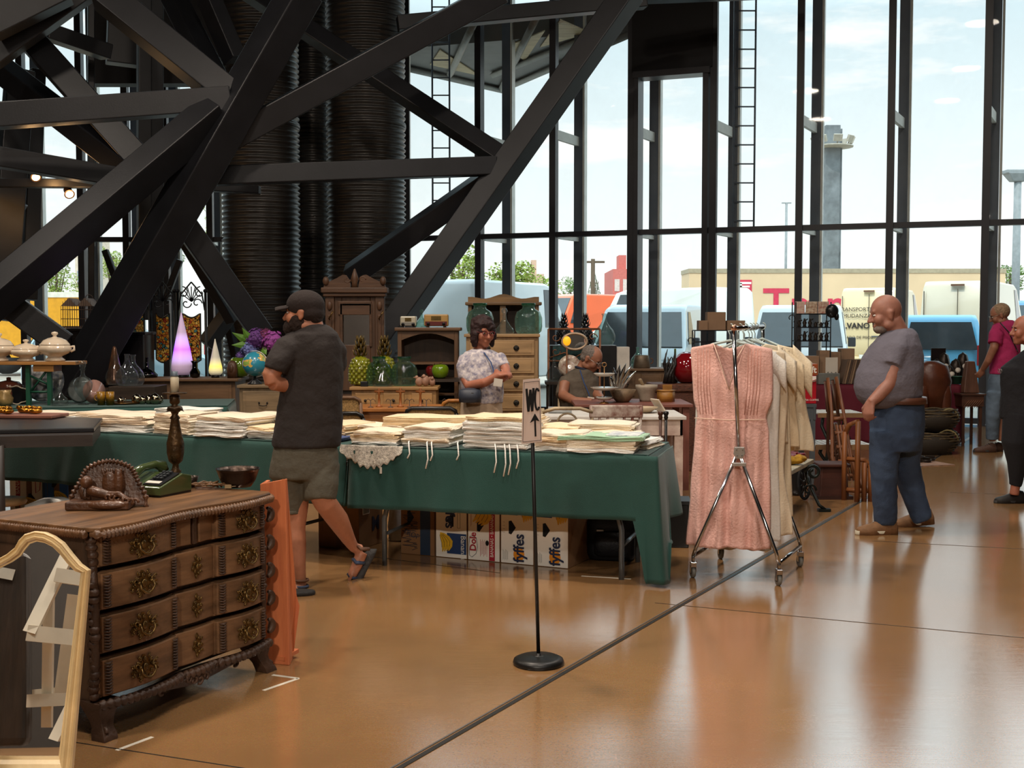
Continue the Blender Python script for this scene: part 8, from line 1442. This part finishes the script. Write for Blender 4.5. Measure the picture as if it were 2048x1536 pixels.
for a_, b_, m_ in (((716, 1092), (738, 1098), Mstrap2), ((706, 1118), (728, 1126), Mstrap), ((697, 1148), (716, 1156), Mstrap)): g = G(); q0, q1 = Q(*a_, Y + .24), Q(*b_, Y + .26); g.tube([q0, q0.lerp(q1, .5) + V((-.01, -.045, .0)), q1], .012, 8, flat=.8); g.obj('sandal_strap', m_, t, world=True)
g = G(); a = P(608, 1188); g.loft([[V((a.x + dx + cos(q) * w_, a.y - .02 + sin(q) * .05 * k_, z)) for q in [2 * PI * k / 14 for k in range(14)]] for dx, w_, k_, z in ((-.06, .125, 1, 0), (-.06, .13, 1.05, .012), (-.055, .12, .95, .026))]); g.obj('sandal_sole', Msole, t, world=True)
for py, m_ in ((1160, Mstrap2), (1172, Mstrap)): g = G(); c = Q(603, py, Y); g.tube([c + V((.038 * cos(q), .036 * sin(q), 0)) for q in [2 * PI * k / 14 for k in range(14)]], .008, 6, closed=True); g.obj('sandal_strap', m_, t, world=True)
# --- heavy man in grey T-shirt
Y = 8.75; t = person('heavy bald man in grey T-shirt and jeans looking down beside the sledges', 1790, Y); hc = Q(1772, 627, Y); sk = skinm('skin_ruddy', 'a2705e')
g = G(); M = head(g, hc, R(178), .16, 1.14, 1.12); limb(g, [(1782, 640, .078), (1797, 672, .085)], Y)
limb(g, [(1795, 690, .06, -.12), (1787, 740, .058, -.16), (1778, 768, .052, -.18), (1756, 792, .044, -.2), (1740, 806, .033, -.22)], Y); limb(g, [(1800, 700, .06, .14), (1790, 760, .05, .16), (1760, 800, .036, .12)], Y); hand(g, Q(1741, 803, Y - .22), (-.18, -.1, -1), (.6, .6, .1), -1, .75, 1.12)
limb(g, [(1795, 690, .14), (1790, 830, .14)], Y); limb(g, [(1780, 840, .08), (1769, 940, .07), (1771, 1050, .035, 0)], Y); limb(g, [(1810, 840, .08), (1812, 930, .07, .1), (1843, 1045, .03, .12)], Y); fin(g, 'body', sk, t, .0085); eyes(t, M, brow=False)
g = G(); g.T = M; g.ell((.045, 0, -.088), (.05, .056, .036)); g.ell((.02, 0, -.07), (.05, .064, .03)); g.ell((.078, 0, -.055), (.02, .03, .007)); g.T = None; fin(g, 'beard', mat('grey_stubble', '8d8078', .9, 0, .2, 60), t, .007, 2)
g = G(); rings(g, [(657, 1776, 1824, .08), (668, 1762, 1834, .13), (690, 1742, 1841, .18), (715, 1726, 1845, .20), (745, 1714, 1846, .215), (775, 1709, 1842, .22), (792, 1713, 1843, .215), (800, 1717, 1828, .20), (809, 1727, 1800, .17), (815, 1740, 1784, .13)], Y, 36); limb(g, [(1806, 680, .085, -.06), (1794, 700, .09, -.12), (1783, 733, .078, -.16)], Y); limb(g, [(1812, 680, .085, .06), (1800, 730, .08, .14)], Y)
fin(g, 'tshirt', shirt('grey_jersey', '6c6872'), t, .010, 4, disp=(.018, .13, 2))
Mdn = mat('blue_denim', '3c4d66', .85, 0, .25, 4, .3, 160, col2='2b3a52')
g = G(); rings(g, [(796, 1755, 1846, .17), (830, 1742, 1848, .19), (870, 1742, 1845, .19), (900, 1744, 1838, .17)], Y, 32); limb(g, [(1770, 860, .115, -.06), (1768, 930, .102, -.05), (1769, 1000, .088, -.03), (1771, 1042, .080, 0), (1770, 1050, .07, 0)], Y, 20); limb(g, [(1815, 860, .12, .07), (1812, 930, .10, .10), (1826, 985, .086, .12), (1842, 1030, .076, .12), (1846, 1040, .07, .12)], Y, 20); fin(g, 'jeans', Mdn, t, .010, 3, disp=(.020, .10, 2))
g = G(); rings(g, [(793, 1752, 1850, .205, 0), (806, 1749, 1851, .21, 0)], Y, 32); g.T = None; b_ = g.obj('belt', mat('brown_belt', '5a3626', .4), t, world=True)
Mtan = mat('tan_suede', '8d6746', .7, 0, .2, 12, .3, 80); Msl = mat('cream_sole', 'c9bfa8', .6)
def shoe(t, a, L_, yaw, mu=Mtan, ms=Msl, pitch=0, s=1):
    M = FM(a, yaw, pitch, 0, s); g = G(); g.T = M; g.loft([[V((x + 0, w_ * cos(q), .012 + .03 * (1 if sin(q) > 0 else 0) + max(0, sin(q)) * h_ - .012)) for q in [2 * PI * k / 16 for k in range(16)]] for x, w_, h_ in ((-.085, .02, .03), (-.07, .036, .075), (-.03, .04, .085), (.02, .042, .065), (.08, .048, .042), (.13, .046, .028), (.165, .034, .018), (.18, .012, .008))]); g.T = None; o = g.obj('shoe_upper', mu, t, world=True)
    g = G(); g.T = M; g.loft([[V((x, w_ * cos(q), z)) for q in [0]] for x, w_, z in ()]) if False else g.loft([[V((.048 + .142 * cos(q), (.044 + .008 * cos(q)) * sin(q), z)) for q in [2 * PI * k / 28 for k in range(28)]] for z in (0, .006, .026)]); g.T = None; g.obj('shoe_sole', ms, t, world=True); g = G(); g.T = M
    for k in range(4): g.tube([(.0 + k * .022, -.022, .10 - k * .011), (.006 + k * .022, 0, .107 - k * .011), (.0 + k * .022, .022, .10 - k * .011)], .003, 5)
    g.T = None; g.obj('shoe_lace', mat('dark_lace', '3a2c22', .8), t, world=True)
shoe(t, P(1768, 1068), .29, R(186), s=1.16); shoe(t, P(1842, 1052) + V((0, 0, .01)), .29, R(186), pitch=.08, s=1.16)
# --- woman in patterned blouse
Y = 9.6; t = person('woman with dark red bob and glasses in a patterned blouse, arms folded', 963, Y); hc = Q(966, 664, Y); sk = skinm('skin_warm', 'a96a52'); yw = R(-62)
g = G(); M = head(g, hc, yw, .12, .98); limb(g, [(962, 680, .052, .03), (960, 705, .058, .03)], Y); limb(g, [(935, 735, .045, -.02), (932, 758, .046, -.06), (938, 772, .042, -.10), (970, 765, .036, -.2), (1000, 748, .028, -.22)], Y); limb(g, [(1000, 715, .042, 0), (1012, 740, .04, -.08), (1012, 752, .036, -.14), (1004, 758, .028, -.2)], Y); hand(g, Q(996, 751, Y - .22), (1, -.1, .25), (0, .3, -1), 1, .9, .92); hand(g, Q(1010, 760, Y - .16), (-.7, -.5, .5), (0, 1, 0), -1, .9, .92); limb(g, [(965, 800, .12), (965, 730, .12)], Y)
for s_ in (-1, 1): limb(g, [(965 + s_ * 20, 840, .07), (965 + s_ * 20, 960, .05), (965 + s_ * 20, 1015, .035)], Y)
fin(g, 'body', sk, t, .008); eyes(t, M)
for s_ in (-1, 1): shoe(t, V((Q(965 + s_ * 20, 600, Y).x, Y, 0)), .25, R(-80), Mbk, Mbk, s=.9)
Mbl = mat('paisley_blouse', 'd6ccc8', .85, 0, .3, 34, .3, 60, col2='76748c')
g = G(); rings(g, [(698, 945, 978, .06), (705, 928, 996, .09), (725, 918, 1006, .12), (755, 918, 1006, .135, -.01), (785, 921, 1008, .14), (806, 923, 1006, .14)], Y, 30); limb(g, [(935, 715, .065), (928, 735, .065, -.03), (932, 755, .06, -.05)], Y); limb(g, [(995, 712, .06), (1006, 735, .055, -.05)], Y); fin(g, 'blouse', Mbl, t, .009, 4, disp=(.02, .09, 2))
g = G(); rings(g, [(800, 922, 1004, .13), (830, 920, 1006, .14), (860, 922, 1004, .13)], Y, 28); limb(g, [(943, 855, .09), (944, 930, .07), (945, 1000, .055)], Y); limb(g, [(985, 855, .09), (985, 930, .07), (985, 1000, .055)], Y); fin(g, 'trousers', shirt('beige_cotton', 'b79f86'), t, .010, 4)
Mhr = mat('dark_red_hair', '2e1413', .7, 0, .3, 50, .6, 90); g = G(); g.T = M; g.ell((-.018, 0, .042), (.112, .098, .10)); g.ell((-.04, 0, -.02), (.075, .092, .08)); g.ell((.055, 0, .07), (.05, .07, .035)); g.ell((.01, .08, -.035), (.05, .026, .085)); g.ell((.01, -.08, -.035), (.05, .026, .085)); g.ell((-.05, 0, -.07), (.06, .085, .07)); g.ell((.075, .02, .055), (.03, .05, .03)); g.T = None; fin(g, 'hair', Mhr, t, .008, 2, disp=(.035, .035, 2))
def specs(t, M, m):
    g = G(); g.T = M
    for s_ in (-1, 1): g.tube([(.105, s_ * .032 + .021 * cos(q), .0 + .018 * sin(q)) for q in [2 * PI * k / 16 for k in range(16)]], .003, 5, closed=True); g.tube([(.103, s_ * .053, .005), (.06, s_ * .082, .008), (-.01, s_ * .086, .005)], .0025, 5)
    g.tube([(.105, -.011, .003), (.108, 0, .006), (.105, .011, .003)], .0025, 5); g.T = None; g.obj('glasses_frame', m, t, world=True)
specs(t, M, mat('red_frame', '6b1f24', .3)); bg_ = thing('belt_bag', 'dark blue-grey belt bag worn at the woman\'s hip', 'bag', tuple(Q(940, 800, Y - .17))); g = G(); g.lathe((0, 0, -.02), [(.03, 0), (.085, .005), (.09, .05), (.085, .10), (.03, .115)], 24, sq=3.5); g.obj('pouch', mat('slate_leather', '2f3440', .5), bg_, bev=.0); g = G(); g.tube([(.03, -.085, .06), (-.05, -.08, .06)], .004, 5); g.obj('zip', mat('zip_grey', '8a8a8a', .3, .8), bg_)
def lanyard(t, pts, badge, Y): g = G(); g.tube([Q(*p, Y - d) for p, d in pts], .007, 5, flat=.4); g.obj('lanyard', mat('blue_ribbon', '2c4674', .7), t, world=True); g = G(); g.box(Q(*badge, Y - pts[-1][1] - .01), (.068, .004, .06), ry=.15); g.obj('badge', Mcard2, t, world=True)
lanyard(t, [((968, 705), .09), ((982, 725), .15), ((988, 745), .17), ((994, 762), .24)], (996, 765), Y)
# --- seated man
Y = 12.0; t = person('grey-haired man with glasses sitting and looking down at the brown table', 1155, Y); hc = Q(1183, 717, Y - .05); sk = skinm('skin_tan', '9c6a52'); yw = R(-28)
g = G(); M = head(g, hc, yw, .55, 1.08); limb(g, [(1172, 725, .06), (1160, 745, .066)], Y); limb(g, [(1130, 765, .055, -.1), (1126, 790, .052, -.18), (1150, 802, .042, -.35), (1185, 803, .032, -.42)], Y); limb(g, [(1180, 765, .05, .1), (1195, 790, .05, -.1), (1205, 800, .035, -.3)], Y); hand(g, Q(1190, 803, Y - .42), (1, -.2, .0), (0, 0, -1), 1, .3); limb(g, [(1158, 858, .10), (1158, 760, .10), (1162, 742, .07)], Y); limb(g, [(1155, 856, .09), (1165, 858, .075, -.42)], Y); limb(g, [(1165, 862, .06, -.44), (1165, 945, .04, -.46)], Y); fin(g, 'body', sk, t, .009); eyes(t, M)
shoe(t, V((Q(1165, 600, Y).x, Y - .46, 0)), .26, R(-90), Mbk, Mbk)
g = G(); rings(g, [(735, 1152, 1182, .07), (743, 1136, 1192, .11), (760, 1120, 1198, .14), (790, 1117, 1198, .15), (830, 1120, 1196, .155)], Y, 30); limb(g, [(1134, 760, .075), (1125, 780, .07, -.08), (1124, 792, .065, -.14)], Y); fin(g, 'polo_shirt', shirt('grey_olive_polo', '5e5448'), t, .010, 4, disp=(.022, .1, 2)); g = G(); c = Q(1166, 738, Y); g.tube([c + V((.072 * cos(q), .07 * sin(q) - .01, .02 * cos(q) * -1)) for q in [2 * PI * k / 16 for k in range(16)]], .014, 6, closed=True); g.obj('collar', mat('navy_collar', '1c2436', .8), t, world=True)
g = G(); limb(g, [(1150, 845, .13), (1160, 858, .11, -.3), (1165, 862, .08, -.46)], Y); limb(g, [(1165, 865, .075, -.46), (1165, 935, .055, -.46)], Y); fin(g, 'trousers', shirt('dark_trousers', '2a2a30'), t, .012, 3)
g = G(); g.T = M; g.ell((-.022, 0, .03), (.098, .084, .088)); g.ell((-.05, 0, -.02), (.055, .078, .05)); g.T = None; fin(g, 'hair', mat('grey_hair', '7d726a', .8, 0, .3, 60, .5, 90), t, .008, 2, disp=(.008, .02, 2)); specs(t, M, mat('wire_frame', '9a948c', .3, .7)); lanyard(t, [((1160, 740), .12), ((1168, 765), .17), ((1178, 788), .18), ((1180, 800), .2)], (1181, 800), Y)
t = thing('chair', 'cream chair back showing beside the seated man', 'chair', tuple(on(1122, 11.85, 0))); mc = mat('weathered_cream', 'c9b28e')
for x in (0, .42):
    for y, h in ((0, .45), (.38, .9)): g = G(); g.tube([(x, y, 0), (x, y, h)], .016, 6); g.obj('leg', mc, t)
g = G(); g.bx(-.02, .44, -.02, .4, .44, .47); g.obj('seat', mc, t); g = G(); g.bx(0, .42, .37, .39, .78, .9); g.obj('top_rail', mc, t)
# --- man in pink polo
Y = 15.4 - .9; Y = 14.3; t = person('man in magenta polo and jeans bending over the far stall', 2005, Y); hc = Q(1999, 630, Y); sk = skinm('skin_tan', '9c6a52'); k_ = 14.3 / 15.5
g = G(); M = head(g, hc, R(165), .35, 1.06); limb(g, [(2004, 640, .065), (2012, 655, .07)], Y); limb(g, [(1992, 672, .055, -.1), (1988, 695, .05, -.14), (1976, 722, .042, -.1), (1966, 738, .032, 0)], Y); hand(g, Q(1966, 738, Y), (-.4, .3, -.8), (0, 1, 0), 1, .6); limb(g, [(2010, 780, .13), (2012, 680, .13)], Y)
for px in (1985, 2003): limb(g, [(px + 10, 780, .08), (px, 830, .06), (px, 882, .04)], Y)
fin(g, 'body', sk, t, .009); eyes(t, M)
g = G(); rings(g, [(640, 1998, 2026, .08), (650, 1986, 2034, .14), (680, 1984, 2040, .17), (715, 1982, 2038, .18), (748, 1980, 2032, .17)], Y, 28); limb(g, [(1998, 656, .08, -.05), (1992, 672, .085, -.1), (1989, 688, .08, -.13)], Y); fin(g, 'polo_shirt', shirt('magenta_polo', 'a8285c'), t, .010, 4, disp=(.02, .1, 2)); g = G(); g.tube([Q(2000, 645, Y - .18), Q(2018, 665, Y - .2), Q(2034, 700, Y - .17), Q(2040, 720, Y)], .014, 6, flat=.5); g.obj('bag_strap', Mbk, t, world=True)
g = G(); rings(g, [(742, 1982, 2030, .15), (765, 1978, 2030, .17), (790, 1978, 2026, .15)], Y, 26); limb(g, [(1993, 785, .115, -.04), (1986, 830, .085, -.05), (1984, 878, .07, 0)], Y); limb(g, [(2010, 785, .11, .06), (2006, 830, .085, .1), (2004, 872, .07, .1)], Y); fin(g, 'jeans', mat('pale_denim', '66788a', .85, 0, .2, 4, .3, 160), t, .011, 3, disp=(.018, .1, 2))
g = G(); g.T = M; g.ell((-.028, 0, .035), (.102, .09, .095)); g.T = None; fin(g, 'hair', mat('sandy_grey_hair', 'a88a6c', .8, 0, .3, 60, .5, 90), t, .009, 2); specs(t, M, mat('wire_frame', '9a948c'))
for px, dy in ((1984, 0), (2004, .1)): shoe(t, V((Q(px, 600, Y).x, Y + dy, 0)), .28, R(178), mat('brown_shoe', '5a4034', .6), Msole)
# --- woman in black at the edge
Y = 10.2; t = person('woman in black top and leggings walking in at the edge of the view', 2045, Y); hc = Q(2050, 660, Y); sk = skinm('skin_warm', 'a96a52')
g = G(); M = head(g, hc, R(176), .0, 1.05); limb(g, [(2060, 680, .058), (2068, 706, .062)], Y); limb(g, [(2066, 730, .05, -.15), (2060, 765, .046, -.17), (2044, 795, .038, -.2), (2030, 812, .028, -.2)], Y) if False else limb(g, [(2072, 730, .05, -.15), (2076, 780, .045, -.17), (2064, 830, .03, -.2)], Y); hand(g, Q(2064, 832, Y - .2), (-.1, 0, -1), (0, 1, 0), 1, .5, .95); limb(g, [(2055, 830, .12), (2060, 730, .12)], Y); limb(g, [(2045, 840, .08), (2031, 885, .07, -.05), (2032, 965, .04, 0), (2028, 990, .04, 0)], Y); limb(g, [(2065, 840, .08), (2080, 900, .06, .1), (2096, 985, .04, .1)], Y); fin(g, 'body', sk, t, .009); eyes(t, M)
Mbt = shirt('black_jersey', '17161a'); g = G(); rings(g, [(700, 2050, 2086, .08), (712, 2032, 2098, .12), (735, 2003, 2108, .16), (755, 2001, 2110, .17), (790, 2004, 2108, .17), (836, 2001, 2108, .18), (839, 2006, 2104, .16)], Y, 30); limb(g, [(2062, 720, .08, -.08), (2068, 750, .075, -.14)], Y); fin(g, 'top', Mbt, t, .010, 4, disp=(.02, .1, 2))
g = G(); limb(g, [(2040, 830, .14, -.03), (2030, 885, .11, -.05), (2034, 925, .08, -.03), (2032, 965, .055, 0), (2030, 972, .05, 0)], Y); limb(g, [(2070, 830, .13, .06), (2080, 900, .09, .1), (2094, 975, .055, .1)], Y); fin(g, 'leggings', Mbt, t, .010, 3)
g = G(); g.T = M; g.ell((-.03, 0, .03), (.10, .088, .095)); g.T = None; fin(g, 'hair', mat('steel_grey_hair', '75706c', .8, 0, .3, 60, .5, 90), t, .009, 2, disp=(.012, .02, 2)); shoe(t, P(2030, 1006) + V((0, 0, 0)), .25, R(182), mat('black_trainer', '26221f', .6, 0, .2, 9), Msole, s=.98); shoe(t, V((Q(2096, 600, Y).x, Y + .1, 0)), .25, R(182), mat('black_trainer', '26221f'), Msole)
sp_o = thing('hanging_spectacles', 'pair of spectacles hanging at the chest of the woman in black', 'glasses', tuple(Q(2001, 742, Y - .0) + V((-.005, 0, 0)))); g = G()
for s_ in (-1, 1): g.tube([(.0 + .004 * s_, s_ * .03 + .02 * cos(q), .016 * sin(q)) for q in [2 * PI * k / 12 for k in range(12)]], .0025, 5, closed=True)
g.tube([(0, -.01, 0), (0, .01, 0)], .0025, 5); g.obj('frame', mat('wire_frame', '9a948c'), sp_o)
